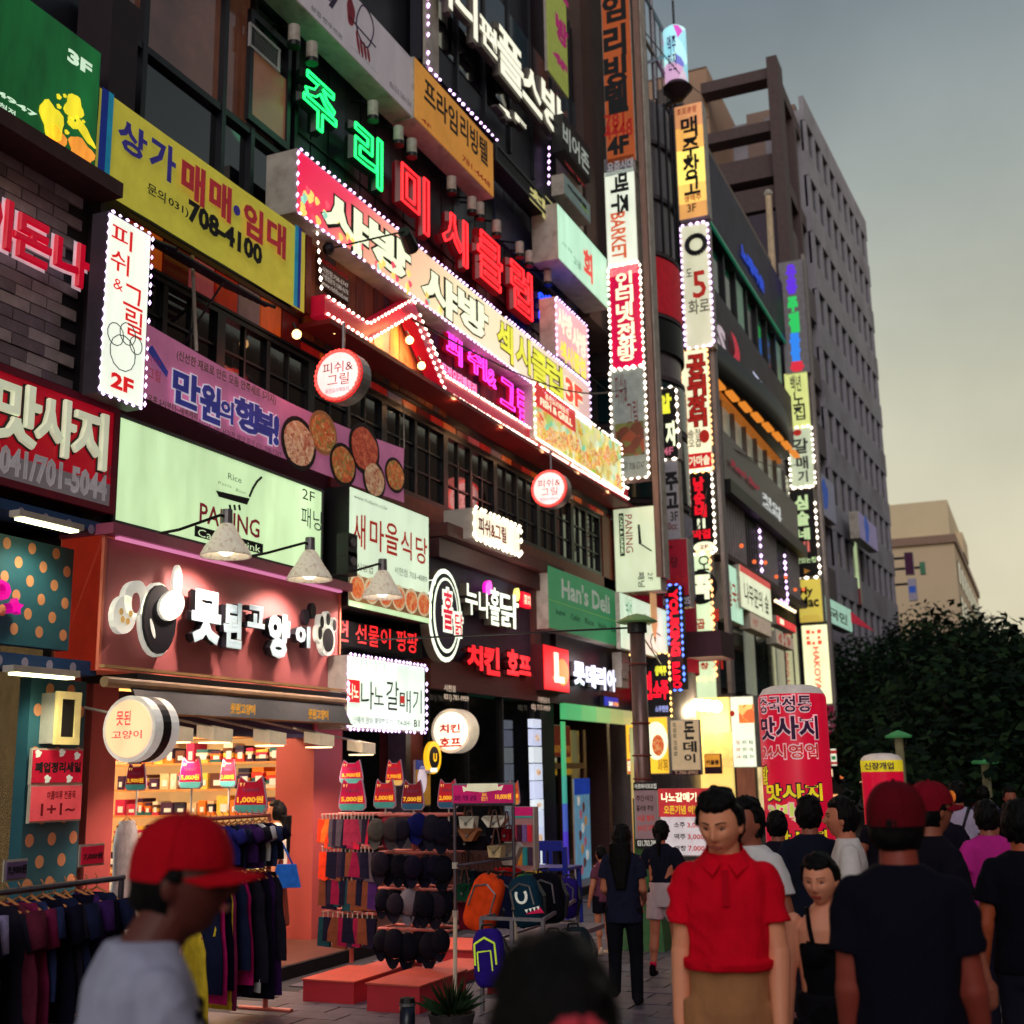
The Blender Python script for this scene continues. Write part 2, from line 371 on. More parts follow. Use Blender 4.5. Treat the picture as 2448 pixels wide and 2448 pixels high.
for i_ in range(24):
 MB().ball((4.8+(i_%8)*.27,8.15,.62+(i_//8)*.5+.5),.08,7,5,(1,.8,random.uniform(.8,1.5))).build('stock_bundle',mat('goods_%d'%(i_%5),[(150,120,90),(90,60,50),(160,90,70),(70,66,80),(180,150,120)][i_%5]),B0)
# polka dot shopfront
tealm=mat('teal_board',(44,92,108),rough=.5,var=.12);tealn=mat('blue_board',(26,64,112),rough=.5,var=.12)
dotm=mat('salmon_dot',(214,140,100),rough=.5,var=.1,bump=0);dotw=mat('pale_dot',(150,140,170),rough=.5,var=.1,bump=0)
def dotted(name,label,k,x0,y0,x1,y1,Y,base,dot,dx,dy,r,depth=.12,**kw):
 s=Sign(name,label,FP(Y),k,x0,y0,x1,y1,depth,None,base,cat='board',**kw)
 W,Hh=s.a1-s.a0,s.z1-s.z0;j=0;z=dy*.5
 while z<Hh:
  x=dx*(.35 if j%2 else .85)
  while x<W-r:
   s.disc('painted_dot',x/W,z/Hh,r,r*1.15,dot,.001,.004,n=12);x+=dx
  z+=dy;j+=1
 return s
d1=dotted('polka_dot_fascia','upper blue fascia board with pale polka dots over the left shop','zI',-420,20,790,400,7.25,tealn,dotw,.26,.15,.035,depth=.35)
d2=dotted('polka_dot_wall','large teal wall board with salmon polka dots and a lit lamp above','zI',-330,330,640,1320,7.5,tealm,dotm,.27,.135,.042)
d3=dotted('polka_dot_ledge','lower blue shop board with dots below the large dotted wall','zI',-400,1270,740,1500,7.25,tealn,dotw,.26,.13,.035,depth=.3)
d4=dotted('polka_dot_pillar','narrow teal dotted pillar behind the red sale posters','z7',180,-30,420,1300,7.45,tealm,dotm,.24,.17,.045)
pk=mat('magenta_letter',(214,0,150),rough=.4,es=.5)
s=Sign('magenta_lettering','fat magenta letters ending in a star on the dotted wall',FP(7.35),'zI',-260,690,200,1040,0,None,None)
s.t('만','zI',-250,640,-60,900,pk,ext=.07,bold=.05,d=-.1);s.t('0','zI',-40,740,115,930,pk,ext=.07,bold=.05,d=-.1)
st=[(.5+(.5 if i%2==0 else .24)*math.sin(i*math.pi/5)) for i in range(10)]
a0_,z1_=s.pl.at('zI',100,890);a1_,z0_=s.pl.at('zI',205,1040)
MB().poly(s.pl,[(a0_+(a1_-a0_)*(.5+(.5 if i%2==0 else .26)*math.sin(i*math.pi/5)),z0_+(z1_-z0_)*(.5+(.5 if i%2==0 else .26)*math.cos(i*math.pi/5))) for i in range(10)][::-1],-.1,-.03).build('star',pk,s.o)
def spot(name,loc,to,e,col,size=.06,ang=100,blend=.6):
 l=bpy.data.lights.new(name,'SPOT');l.energy=e;l.color=tuple(v/255 for v in col);l.shadow_soft_size=size;l.spot_size=math.radians(ang);l.spot_blend=blend
 o=bpy.data.objects.new(name,l);COL.objects.link(o);o.location=loc;o.rotation_euler=(Vector(to)-Vector(loc)).to_track_quat('-Z','Y').to_euler();return o
def pointl(name,loc,e,col,size=.08):
 l=bpy.data.lights.new(name,'POINT');l.energy=e;l.color=tuple(v/255 for v in col);l.shadow_soft_size=size
 o=bpy.data.objects.new(name,l);COL.objects.link(o);o.location=loc;return o
# two wall washers of the dotted shop
for nm,k_,x_,y_,Y_,lb in (('wall_lamp','zI',370,330,7.18,'wide glowing lamp under the upper dotted fascia'),('wall_lamp','zI',330,1490,7.12,'glowing lamp under the lower dotted ledge')):
 a_,z_=FP(Y_).at(k_,x_,y_);t_=thing(nm,lb,'lamp',(a_,Y_,z_))
 MB().box(a_-.35,Y_-.05,z_,a_+.35,Y_+.06,z_+.05).build('housing',offw,t_)
 MB().box(a_-.3,Y_-.04,z_-.02,a_+.3,Y_+.05,z_-.002).build('diffuser',glow('lamp_yellow',(250,255,190),6),t_)
 spot('wall_lamp_light',(a_,Y_-.1,z_-.04),(a_+.1,7.6,z_-1.2),34,(240,255,170),.12,110)
# red sale posters on the dotted pillar, street light put in as emission
s=Sign('sale_poster','red sale poster with white flowers pinned above the pink one',FP(7.38),'z7',180,370,462,572,.02,mat('poster_red',(200,10,50),bump=0,es=.25),offw,cat='poster')
s.tf('폐업정리세일',.06,.38,.94,.68,dark_txt,bold=.05)
for fx,fy in ((.1,.15),(.85,.2),(.3,.85),(.72,.85),(.55,.12)):s.disc('flower',fx,fy,.03,.03,white_txt,wob=.3)
s=Sign('sale_poster','pink poster reading one plus one hanging on the dotted pillar',FP(7.38),'z7',170,578,455,780,.02,mat('poster_pink',(235,80,90),bump=0,es=.25),offw,cat='poster')
s.tf('여름의류 전품목',.3,.18,.85,.4,mat('deep_red_print',(140,10,30),bump=0),bold=.02);s.tf('1+1~',.2,.5,.85,.82,MATS['deep_red_print'],bold=.02)
s=Sign('price_card','small red price card standing on the clothes rail',FP(6.2),'z7',452,918,585,1030,.01,mat('card_red',(200,16,50),bump=0,es=.2),offw,cat='price card');s.tf('7,000원',.12,.4,.88,.72,dark_txt,bold=.04)
s=Sign('price_card','small mauve price card at the left end of the clothes rail',FP(6.0),'z7',25,1005,150,1115,.01,mat('card_mauve',(110,84,130),bump=0),offw,cat='price card');s.tf('9,900원',.1,.25,.9,.7,dark_txt,bold=.03)
s=Sign('window_lantern','framed dark display box with cream edge beside the dotted pillar',FP(7.3),'z7',318,55,428,345,.2,black,offw,frame=mat('cream_frame',(225,200,130),es=.3),cat='display box')
# left building signs
s=Sign('green_bar_sign','big green backlit sign with yellow petals and 3F, at top left',FP(7.3),'z1',-520,-330,555,975,0,None,None)
s.a1,s.z1=FP(7.3).at('z1',575,300);MB().pbox(s.pl,s.a0,s.z0,s.a1,s.z1,-.3,0).build('housing',navy,s.o)
GN=lit('green_light',(6,74,30),1.0,var=.75,scale=.9)
MB().pbox(s.pl,s.a0,s.z0+.02,s.a1-.02,s.z1-.02,.002,.012).build('face_panel',GN,s.o)
s.t('3F','z1',378,278,512,432,lit('pale_green_print',(205,235,205),.8),bold=.05)
s.t('781-4947','z1',-250,370,203,668,MATS['pale_green_print'],bold=.035);s.t('서현점','z1',-60,550,78,672,MATS['pale_green_print'],bold=.02)
ylw=lit('petal_yellow',(232,214,40),1.0,var=.25,scale=4);ora=lit('petal_orange',(240,150,50),1.0,var=.4,scale=4)
for x_,y_,rx,ry,rt,m_ in ((285,690,.26,.45,.3,ylw),(410,610,.2,.32,-.5,ylw),(400,700,.12,.1,-.4,ylw),(310,790,.22,.3,.1,ora),(470,750,.3,.12,-.6,ylw),(450,860,.3,.3,0,ora),(325,605,.05,.05,0,ylw),(360,545,.04,.04,0,ylw),(325,550,.05,.06,0,ylw),(465,690,.035,.035,0,ylw),(370,750,.05,.05,0,ylw)):
 a_,z_=s.pl.at('z1',x_,y_);s.disc('petal',(a_-s.a0)/(s.a1-s.a0),(s.z1-z_)/(s.z1-s.z0),rx*.5,ry*.4,m_,.0125+.002*random.random(),.02,wob=.22,rot=rt)
s=Sign('red_letters','red letters with white edges standing on the painted brick wall',FP(7.42),'z4',0,-900,480,-130,0,None,None)
rl=lit('letter_red',(190,8,40),.7,samp='NONE');wl=mat('letter_white_edge',(225,205,215),es=.5,bump=0)
s.out('돈','z1',65,1200,268,1530,rl,wl,bold=.05,ob=.085,d=.0,ext=.05);s.out('나','z1',298,1320,482,1642,rl,wl,bold=.05,ob=.085,d=.0,ext=.05)
s.out('이','z1',-130,1060,42,1420,rl,wl,bold=.05,ob=.085,d=.0,ext=.05)
s=Sign('red_massage_sign','red sign with cream letters above a grey phone number strip',FP(7.25),'z4',-420,250,632,1250,.3,mat('sign_red',(176,8,32),var=.3,scale=1.5,bump=0,es=.45),mat('dark_red_side',(80,10,26)),frame=mat('dark_red_frame',(96,8,30),es=.1))
crm=mat('cream_letter',(226,232,200),rough=.5,var=.1,bump=0,es=.45)
for ch,b_ in (('맛',(-60,470,188,890)),('사',(188,562,388,945)),('지',(395,638,568,1008))):s.out(ch,'z4',*b_,crm,black,bold=.03,ob=.055,d=.02,ext=.05)
a0_,z1_=s.pl.at('z4',-400,770);a1_,z0_=s.pl.at('z4',606,1222);zt_=s.pl.at('z4',604,1085)[1]
MB().pbox(s.pl,s.a0+.08,z0_,a1_,zt_,.0125,.02).build('number_strip',mat('strip_grey',(150,140,146),var=.15,es=.12),s.o)
s.t('703-5041/701-5044','z4',-300,770,590,1185,mat('faint_white',(196,190,196),bump=0,es=.15),d=.024,bold=.05);s.t('3F','z4',575,968,632,1060,mat('faint_pink',(190,100,120),bump=0),bold=.02)
# ------------------------------------------------------------------ MAIN BUILDING
B1=thing('commercial_building','main dark clad building carrying the neon signs and the pub','building',(15,8.2,0))
wallu=FP(8.0)
MB().box(8.2,8.14,4.05,23.2,20,26).build('wall',navy,B1)
MB().box(8.2,7.96,7.45,11.9,8.14,7.6).build('slab_edge',navy,B1)
for x_ in (8.2,12.7,18.4,23.0):MB().box(x_,7.9,.1,x_+.18,12,4.06).build('party_wall',bbrown if x_>15 else navy,B1)
MB().box(8.2,11.8,.1,23.2,12,4.06).build('rear_wall',mat('dim_interior',(52,36,32)),B1)
MB().box(8.2,7.7,3.98,23.2,12,4.06).build('ceiling_slab',navy,B1)
# curtain wall of the left bay
mull=navy
for i_,x_ in enumerate((8.3,9.0,10.34,10.9,11.58,11.8)):
 MB().pbox(wallu,x_-.035,7.6,x_+.035,14,.0,.1).build('mullion',mull,B1)
for z_ in (7.62,9.3,11.2,13.2):MB().pbox(wallu,8.3,z_-.04,11.8,z_+.04,.0,.09).build('transom',mull,B1)
xs=(8.3,9.0,10.34,10.9,11.58)
for i_ in range(len(xs)-1):
 for j_,(za,zb) in enumerate(((7.62,9.3),(9.3,11.2),(11.2,13.2))):
  m_=gdark if j_==0 or (i_+j_)%4==0 else gbrown
  MB().pbox(wallu,xs[i_]+.035,za+.04,xs[i_+1]-.035,zb-.04,-.02,.02+.004*((i_*3+j_)%3)).build('pane',m_,B1)
a0_,z1_=wallu.at('z1',1370,60);a1_,z0_=wallu.at('z1',1585,870)
mb=MB();w0=wallu.off(.12)
for (p,q,r,t) in ((a0_,z0_,a0_+.07,z1_),(a1_-.07,z0_,a1_,z1_),(a0_+.07,z0_,a1_-.07,z0_+.09),(a0_+.07,z1_-.09,a1_-.07,z1_)):mb.pbox(w0,p,q,r,t,-.04,.02)
wf=mb.build('casement_window',navy,B1);MB().pbox(w0,a0_+.07,z0_+.09,a1_-.07,z1_-.5,-.03,-.01).build('pane',mat('amber_room_glass',(120,78,56),rough=.3,var=.3,scale=1.5,es=.42),wf)
s=Sign('vent_grille','white framed louvre vent set in the top of the casement window',w0,'z1',1408,132,1572,408,0,black,None,cat='vent',frame=mat('white_metal',(190,184,190)),fw=.025)
for i_ in range(7):s.rect('louvre',.06,.1+i_*.12,.94,.115+i_*.12,MATS['white_metal'],.012,.018)
# dark vertical cladding behind the neon word
a0_=11.85
for i_ in range(26):
 x_=a0_+i_*.42
 if x_>22.6:break
 m_=[mat('clad_a',(44,48,62),rough=.4,metal=.5,var=.3,scale=2,stretch=(1,1,.3)),mat('clad_b',(34,36,52),rough=.45,metal=.5,var=.35,scale=2,stretch=(1,1,.3)),mat('clad_c',(56,62,76),rough=.35,metal=.5,var=.3,scale=2,stretch=(1,1,.3))][(i_*7)%3]
 MB().pbox(wallu,x_+.012,8.5,x_+.408,12.6,-.1,.0+.006*(i_%3)).build('cladding_panel',m_,B1)
MB().pbox(wallu,11.8,9.86,24,9.885,.015,.03).build('cladding_joint',black,B1)
# neon word : six letters and the floor mark
neong=glow('neon_green',(30,255,110),2.6);neonr=glow('neon_red',(255,34,40),2.8);neonb=glow('neon_blue',(20,60,255),3.0)
nbase=thing('neon_club_sign','row of neon channel letters, two green then four red and blue','sign',(16,7.9,9.9))
pn=FP(7.72)
for ch,b_,m_,dk in (('주',(285,385,482,812),neong,(6,20,12)),('리',(575,668,742,1080),neong,(6,20,12)),('미',(840,893,1007,1335),neonr,(70,4,8)),('시',(1072,1145,1226,1516),neonr,(70,4,8)),
('클',(1272,1288,1422,1662),neonr,(90,6,10)),('럽',(1460,1458,1592,1816),neonr,(90,6,10)),('3층',(1620,1622,1722,1896),neonb,(4,8,60))):
 a0_,z1_,a1_,z0_=ink(pn,'z2',*b_)
 lt=put_text(nbase,pn,ch,a0_,z1_,a1_,z0_,mat('letter_body_%d%d'%(dk[0],dk[2]),dk,rough=.3,bump=0,es=1.0 if dk[0]>60 else .4),d=-.14,ext=.14,bold=.045,name='channel_letter')
 o=put_text(nbase,pn,ch,a0_+.03,z1_-.03,a1_-.03,z0_+.03,m_,d=.02,bold=.03,mode='neon',neon_r=.02,tube=.016,name='neon_tube');o.parent=lt;o.matrix_parent_inverse=Matrix()
 pointl('neon_light',((a0_+a1_)/2,7.25,(z0_+z1_)/2),3,{'neon_green':(40,255,120),'neon_red':(255,50,50),'neon_blue':(40,70,255)}[m_.name],.3)
# small can floodlights above the neon word (they show unlit)
can0=None
for i_,(x_,y_) in enumerate(((245,200),(345,295),(690,625),(835,765),(910,835),(1135,1045),(1250,1160),(1295,1190),(1390,1290),(1520,1410),(1575,1460),(1680,1570))):
 a_,z_=FP(7.6).at('z2',x_,y_)
 if can0 is None:
  can0=thing('can_light','first grey can light above the green neon letters','lamp',(a_,7.6,z_),'small can lights under the upper signs')
  MB().tube((a_,7.6,z_-.1),(a_,7.6,z_+.12),.075,n=12).build('can',offw,can0)
  MB().tube((a_,7.62,z_+.12),(a_,7.95,z_+.22),.018).build('arm',black,can0);MB().tube((a_,7.6,z_-.16),(a_,7.6,z_-.1),.082,n=12).build('hood',black,can0)
 else:
  c=can0.copy();COL.objects.link(c);c.location=(a_,7.6,z_)
  for ch in can0.children:d=ch.copy();COL.objects.link(d);d.parent=c
  c['label']='grey can light, number %s from the green neon end, above the neon word'%['one','two','three','four','five','six','seven','eight','nine','ten','eleven','twelve'][i_]
can0['label']='grey can light nearest the glass bay, above the neon word'
# --- upper signs
whp=lit('dull_white_face',(152,142,146),.5,var=.12,scale=2)  # unlit board: its glow stands in for street light
s=Sign('grey_white_sign','unlit greyish white restaurant sign above the green neon letters',FP(7.55),'z2',-260,0,925,682,.35,whp,offw,k2='z2')
s.a0=9.4;s.z1=FP(7.55).at('z2',905,325)[1]
bpy.data.objects.remove(s.o.children[1]);bpy.data.objects.remove(s.o.children[0])
MB().pbox(s.pl,9.4,s.z0,s.a1,s.z1,-.35,0).build('housing',offw,s.o);MB().pbox(s.pl,9.42,s.z0+.02,s.a1-.02,s.z1-.02,.002,.012).build('face_panel',whp,s.o)
inkm=mat('violet_ink',(62,48,84),bump=0);redi=mat('dull_red_ink',(160,40,64),bump=0)
s.t('ty','z2',405,-110,490,80,inkm,bold=.06);s.t('삼겹·한우전문','z2',335,30,512,225,inkm,bold=.005)
s.t('서현점 708-9991','z2',560,262,712,415,inkm,bold=0);s.t('예약 문의 단체석 완비','z2',780,495,902,575,inkm,bold=0);s.t('영업시간','z2',835,270,902,340,inkm,bold=0)
a_,z_=s.pl.at('z2',640,150)
mb=MB();[mb.tube(s.pl.P(a_+.22*math.cos(t)*(1+.2*math.sin(2*t)),z_+.3*math.sin(t),.014),s.pl.P(a_+.22*math.cos(t+.35)*(1+.2*math.sin(2*t+.7)),z_+.3*math.sin(t+.35),.014),.012,n=5) for t in np.arange(0,6.2,.35)]
a2_,z2_=s.pl.at('z2',548,90);a3_,z3_=s.pl.at('z2',700,268);mb.path([s.pl.P(a2_,z2_,.014),s.pl.P((a2_*2+a3_)/3,z2_*.42+z3_*.58,.014),s.pl.P(a3_,z3_,.014)],.012,5);mb.build('line_drawing',inkm,s.o)
a_,z_=s.pl.at('z2',560,70);s.disc('red_blot',(a_-s.a0)/(s.a1-s.a0),(s.z1-z_)/(s.z1-s.z0),.1,.2,redi,wob=.1)
for i_,(x_,y_) in enumerate(((600,240),(620,270),(640,290),(660,312))):
 a_,z_=s.pl.at('z2',x_,y_);s.disc('red_petal',(a_-s.a0)/(s.a1-s.a0),(s.z1-z_)/(s.z1-s.z0),.03,.16-.02*i_,redi,rot=.3)
s=Sign('orange_hostel_sign','weathered orange sign with black letters right of the greyish one',FP(7.5),'z2',922,318,1372,1122,.35,mat('orange_face',(206,140,58),var=.2,scale=1.6,bump=0,es=.5),offw)
s.t('프라임','z2',975,440,1166,762,dark_txt,bold=.025);s.t('리빙텔','z2',1180,650,1336,938,dark_txt,bold=.025)
orr=mat('orange_red_ink',(170,30,20),bump=0,es=.25);s.t('4F','z2',960,665,1016,732,orr,bold=.02);s.t('781-4448','z2',1192,880,1350,1062,orr,bold=.02)
s=Sign('black_best_sign','black sign with two pale yellow letters beside the mint sign',FP(7.5),'z2',1378,805,1735,1292,.3,mat('black_face',(10,10,16),bump=.02),black,frame=black)
ye=mat('pale_yellow_letter',(222,214,140),bump=0,es=.5);s.t('최','z2',1570,1055,1662,1228,ye,bold=.035);s.t('고','z2',1655,1112,1724,1268,ye,bold=.035)
MB().pbox(FP(7.95),18.1,11.0,24,11.75,-.05,.0).build('window_strip',mat('slate_blue_panel',(66,78,110),rough=.3,var=.2),B1)
s=Sign('mint_sign','tilted looking pale mint backlit sign by the first sign column',FP(7.25),'z3',310,1148,600,1752,.5,lit('mint_light',(186,232,200),.9),offw)
s.a1=min(s.a1,21.6)
s.t('서현','z3',335,1368,392,1432,mat('grey_ink',(110,120,120),bump=0),bold=0);s.t('고을','z3',400,1450,445,1530,MATS['grey_ink'],bold=0);s.t('회','z3',455,1400,512,1605,lit('letter_red2',(230,60,50),.8,samp='NONE'),bold=.05)
# playstation room: dark bay with big white letters, LED outline, sky coloured windows
mb=MB().pbox(FP(7.9),15.2,12.75,23.0,17.5,-.2,0);mb.build('upper_bay',char_,B1)
for i_ in range(7):
 x0_=15.3+i_*1.1;m_=gblue
 MB().pbox(FP(7.9),x0_+.04,14.3 if i_>2 else 13.3,x0_+1.04,15.7,.005,.02).build('pane',m_ if i_>2 else gdark,B1)
 MB().pbox(FP(7.9),x0_-.03,12.8,x0_+.03,17.5,.0,.06).build('mullion',navy,B1)
ps=FP(7.55);ttl=thing('white_letter_sign','huge white channel letters running down towards 4F on the top storey','sign',(18,7.7,13))
wlet=lit('letter_cream_white',(244,242,218),.95,var=.05,samp='AUTO');wside=mat('letter_side',(96,88,84))
for ch,b_ in (('니',(1150,-190,1292,235)),('편',(1288,60,1402,345)),('플',(1388,130,1552,560)),('스',(1530,335,1655,675)),('방',(1640,435,1782,818)),('4',(1400,565,1480,690)),('F',(1490,630,1565,752)),('머',(1010,-420,1150,60))):
 a0_,z1_,a1_,z0_=ink(ps,'z2',*b_)
 put_text(ttl,ps,ch,a0_,z1_,a1_,z0_,wside,d=-.16,ext=.12,bold=.03,name='channel_letter');put_text(ttl,ps,ch,a0_+.03,z1_-.05,a1_-.05,z0_+.05,wlet,d=.0,bold=.03,name='letter_face')
pl=FP(7.8);pts=[pl.at('z2',*p) for p in ((998,-200),(997,382),(1395,802))]
bulbs(ttl,pl,pts,ledp,.16,.03,.02);pts=[pl.at('z2',*p) for p in ((1682,815),(1680,1062))];bulbs(ttl,pl,pts,ledp,.14,.03,.02)
MB().pbox(FP(7.85),15.15,12.6,15.6,18,.0,.05).build('white_reveal',offw,B1);MB().pbox(FP(7.6),20.9,12.2,21.7,14.2,-.3,.0).build('white_column',offw,B1)
s=Sign('lime_banner','tall lime green hanging banner with magenta writing near the top',FP(7.5),'z3',240,-300,376,560,.05,mat('lime_cloth',(170,184,84),var=.15,bump=.1,es=.25),offw,cat='banner')  # cloth emission replaces street light on the banner
mg=mat('magenta_print',(190,40,120),bump=0,es=.25);s.t('노','z3',296,-190,372,30,mg,bold=.07);s.t('방','z3',298,75,372,290,mg,bold=.07);s.t('4F','z3',285,275,368,425,mg,bold=.07)
MB().pbox(FP(7.7),22.2,10.9,24.4,26,-1,.0).build('stone_pier',mat('brown_stone',(84,66,62),rough=.8,var=.3,scale=1.5),B1)
s=Sign('black_script_sign','black sign with ragged white script at the building end',FP(7.35),'z3',345,640,500,1035,.25,mat('black_face2',(30,14,22),bump=.02),black)
s.t('비어존','z3',340,700,492,985,mat('script_white',(190,200,190),es=.3,bump=0),bold=.03);s.t('호프','z3',350,940,470,1040,mat('dark_red_glow',(150,20,30),es=.4,bump=0))
s=Sign('pale_green_sign','pale green sign with dark letter under the black script sign',FP(7.3),'z3',348,980,500,1270,.25,mat('pale_green_face',(120,140,136),es=.25),offw);s.t('맥','z3',368,1060,474,1170,dark_txt,bold=.04);s.t('주','z3',440,1160,492,1210,mat('leaf_green_print',(150,200,60),es=.3),bold=.04)
# yellow banner with folds
def cloth(name,label,pl,k,x0,y0,x1,y1,m,cat='banner',sag=.05,wob=.02,zx=None,group=None):
 a0,z1=pl.at(k,x0,y0);a1,z0=pl.at(*(zx or (k,x1,y1)))
 t=thing(name,label,cat,pl.P((a0+a1)/2,z0),group);nx,ny=48,14;V=[];Fc=[]
 for j in range(ny+1):
  for i in range(nx+1):
   u_,v_=i/nx,j/ny;a=a0+(a1-a0)*u_;z=z1+(z0-z1)*v_
   z-=sag*(1-v_)*math.sin(math.pi*u_)*.6+sag*.5*math.sin(math.pi*u_)
   V.append(pl.P(a,z,wob*(math.sin(a*5+z*3)+.6*math.sin(a*11-z*6))*min(1,4*v_*(1-v_)+.2)*.5))
 for j in range(ny):
  for i in range(nx):q=j*(nx+1)+i;Fc.append((q,q+nx+1,q+nx+2,q+1))
 o=me_obj('cloth',V,Fc,m,t,True)
 class Q:pass
 s=Sign.__new__(Sign);s.pl=pl;s.a0,s.a1,s.z0,s.z1,s.o=a0,a1,z0,z1,t
 return s
s=cloth('yellow_rental_banner','yellow cloth banner with blue side stripes and phone number 708-4100',FP(7.35),'z1',565,495,1720,1772,mat('yellow_cloth',(214,204,74),rough=.8,var=.12,scale=5,bump=.35,es=.32),sag=.0,wob=.022)  # cloth and prints emit a little in place of street light
yb=mat('banner_blue',(56,50,140),bump=0,es=.25);yr=mat('banner_red',(176,44,54),bump=0,es=.3)
s.t('상','z1',655,668,812,922,yb,bold=.035,d=.035);s.t('가','z1',835,768,975,1042,yb,bold=.035,d=.035)
for ch,b_ in (('매',(1015,893,1142,1172)),('매',(1172,1000,1292,1262)),('임',(1365,1143,1472,1382)),('대',(1498,1230,1602,1467))):s.t(ch,'z1',*b_,yr,bold=.045,d=.035)
a_,z_=s.pl.at('z1',1325,1195);s.disc('dot',(a_-s.a0)/(s.a1-s.a0),(s.z1-z_)/(s.z1-s.z0),.055,.055,yb,.03,.04)
s.t('문의','z1',820,1038,920,1152,dark_txt,bold=.02,d=.035);s.t('031)','z1',938,1120,1050,1238,dark_txt,bold=.02,d=.035);s.t('708-4100','z1',1052,1135,1468,1505,dark_txt,bold=.05,d=.035)
bl1=mat('stripe_blue',(24,52,150),bump=0,es=.25);bl2=mat('stripe_cyan',(30,150,190),bump=0,es=.25)
for f0,f1,m_ in ((.0,.025,bl1),(.025,.045,bl2),(.925,.945,bl2),(.945,.962,bl1)):s.rect('stripe',f0,.0,f1,1,m_,.028,.032)
MB().path([s.pl.P(s.a0-.2,s.z1+.15,0),s.pl.P(s.a0,s.z1,0)],.006,5).path([s.pl.P(s.a1,s.z1,0),s.pl.P(s.a1+.2,s.z1+.2,-.2)],.006,5).build('tie_rope',offw,s.o)
# vertical lit sign with chef doodle
s=Sign('white_pub_sign','upright white lit sign with red letters and 2F beside the yellow banner',FP(7.0),'z1',612,1192,806,660,.17,lit('white_light',(236,244,226),.98),mat('sign_side_dark',(58,52,64),rough=.5),k2='z4')
lr=lit('letter_red3',(214,24,30),.85,samp='NONE')
s.t('피','z1',628,1262,740,1422,lr,bold=.01);s.t('쉬','z1',622,1405,722,1562,lr,bold=.01);s.t('&','z1',636,1572,688,1652,lr,bold=.0)
s.t('그','z1',695,1605,800,1765,lr,bold=.01);s.t('릴','z4',705,85,796,265,lr,bold=.01);s.t('2F','z4',622,447,747,578,lr,bold=.045)
mb=MB();a_,z_=s.pl.at('z4',688,330)
for cx_,cz_,rr in ((-.1,.12,.1),(.05,.17,.1),(.16,.1,.08),(0,-.02,.16)):[mb.tube(s.pl.P(a_+cx_+rr*math.cos(t),z_+cz_+rr*math.sin(t),.014),s.pl.P(a_+cx_+rr*math.cos(t+.5),z_+cz_+rr*math.sin(t+.5),.014),.005,n=4) for t in np.arange(0,6.2,.5)]
mb.build('chef_doodle',MATS['grey_ink'],s.o);s.border(ledp,.085,.016,-.005,.02)
# big pink to cream club sign with flowers
s=Sign('pink_club_sign','long pink to cream lit sign with big cartoon letters under the neon',FP(7.3),'z2',262,838,1112,800,.42,None,offw,k2='u')
s.a1=FP(7.3).at('u',1112,760)[0];s.z0=FP(7.3).at('z2',262,1202)[1]
for ch in list(s.o.children):bpy.data.objects.remove(ch)
MB().pbox(s.pl,s.a0,s.z0,s.a1,s.z1,-.42,0).build('housing',offw,s.o)
def grad_panel(s,f0,f1,cols,name='face_panel',es=1.0,n=14,d=.012):
 for i in range(n):
  t=i/(n-1)*(len(cols)-1);a=min(len(cols)-2,int(t));fr=t-a
  c=tuple(int(cols[a][j]*(1-fr)+cols[a+1][j]*fr) for j in range(3))
  yield i,c
pinkm=bpy.data.materials.new('pink_to_cream_print');pinkm.use_nodes=True;t_=pinkm.node_tree;b_=t_.nodes['Principled BSDF']
tco=t_.nodes.new('ShaderNodeTexCoord');se=t_.nodes.new('ShaderNodeSeparateXYZ');t_.links.new(tco.outputs['Object'],se.inputs[0])
W_=s.a1-s.a0;ma=t_.nodes.new('ShaderNodeMapRange');ma.inputs['From Min'].default_value=-W_/2;ma.inputs['From Max'].default_value=W_/2;t_.links.new(se.outputs[0],ma.inputs[0])
mz=t_.nodes.new('ShaderNodeMath');mz.operation='MULTIPLY_ADD';mz.inputs[1].default_value=-.12;mz.inputs[2].default_value=.06;t_.links.new(se.outputs[2],mz.inputs[0])
ms=t_.nodes.new('ShaderNodeMath');ms.operation='ADD';t_.links.new(ma.outputs[0],ms.inputs[0]);t_.links.new(mz.outputs[0],ms.inputs[1])
cr=t_.nodes.new('ShaderNodeValToRGB');cr.color_ramp.elements[0].color=(*lin((226,20,74)),1);cr.color_ramp.elements[1].color=(*lin((214,176,170)),1);cr.color_ramp.elements[1].position=1
for p_,c_ in ((.1,(230,60,90)),(.22,(236,170,140)),(.42,(244,226,180)),(.7,(246,226,190))):q_=cr.color_ramp.elements.new(p_);q_.color=(*lin(c_),1)
t_.links.new(ms.outputs[0],cr.inputs[0]);t_.links.new(cr.outputs[0],b_.inputs['Base Color']);t_.links.new(cr.outputs[0],b_.inputs['Emission Color']);b_.inputs['Emission Strength'].default_value=.95
MB().pbox(s.pl,s.a0+.02,s.z0+.02,s.a1-.02,s.z1-.02,.002,.012).build('face_panel',pinkm,s.o)
crw=lit('cream_letter_lit',(240,248,208),1.0,var=.05,samp='NONE');outm=mat('dark_outline',(46,34,30),bump=0,es=.1)
for ch,b_ in (('샤',(395,1065,658,1452)),('방',(662,1250,898,1592)),('샤',(958,1498,1163,1818)),('방',(1165,1638,1338,1928))):s.out(ch,'z2',*b_,crw,outm,bold=.05,ob=.1)
lim=lit('lime_letter',(226,226,60),1.0,var=.1,samp='NONE')
for ch,b_ in (('섹',(1150,145,1243,402)),('시',(1255,222,1342,462)),('클',(1345,312,1436,538)),('럽',(1430,372,1526,592))):s.out(ch,'z5',*b_,lim,outm,bold=.03,ob=.07)
s.out('3F','z5',1535,480,1636,662,lit('letter_orange_red',(230,70,50),1,samp='NONE'),crw,bold=.05,ob=.1)
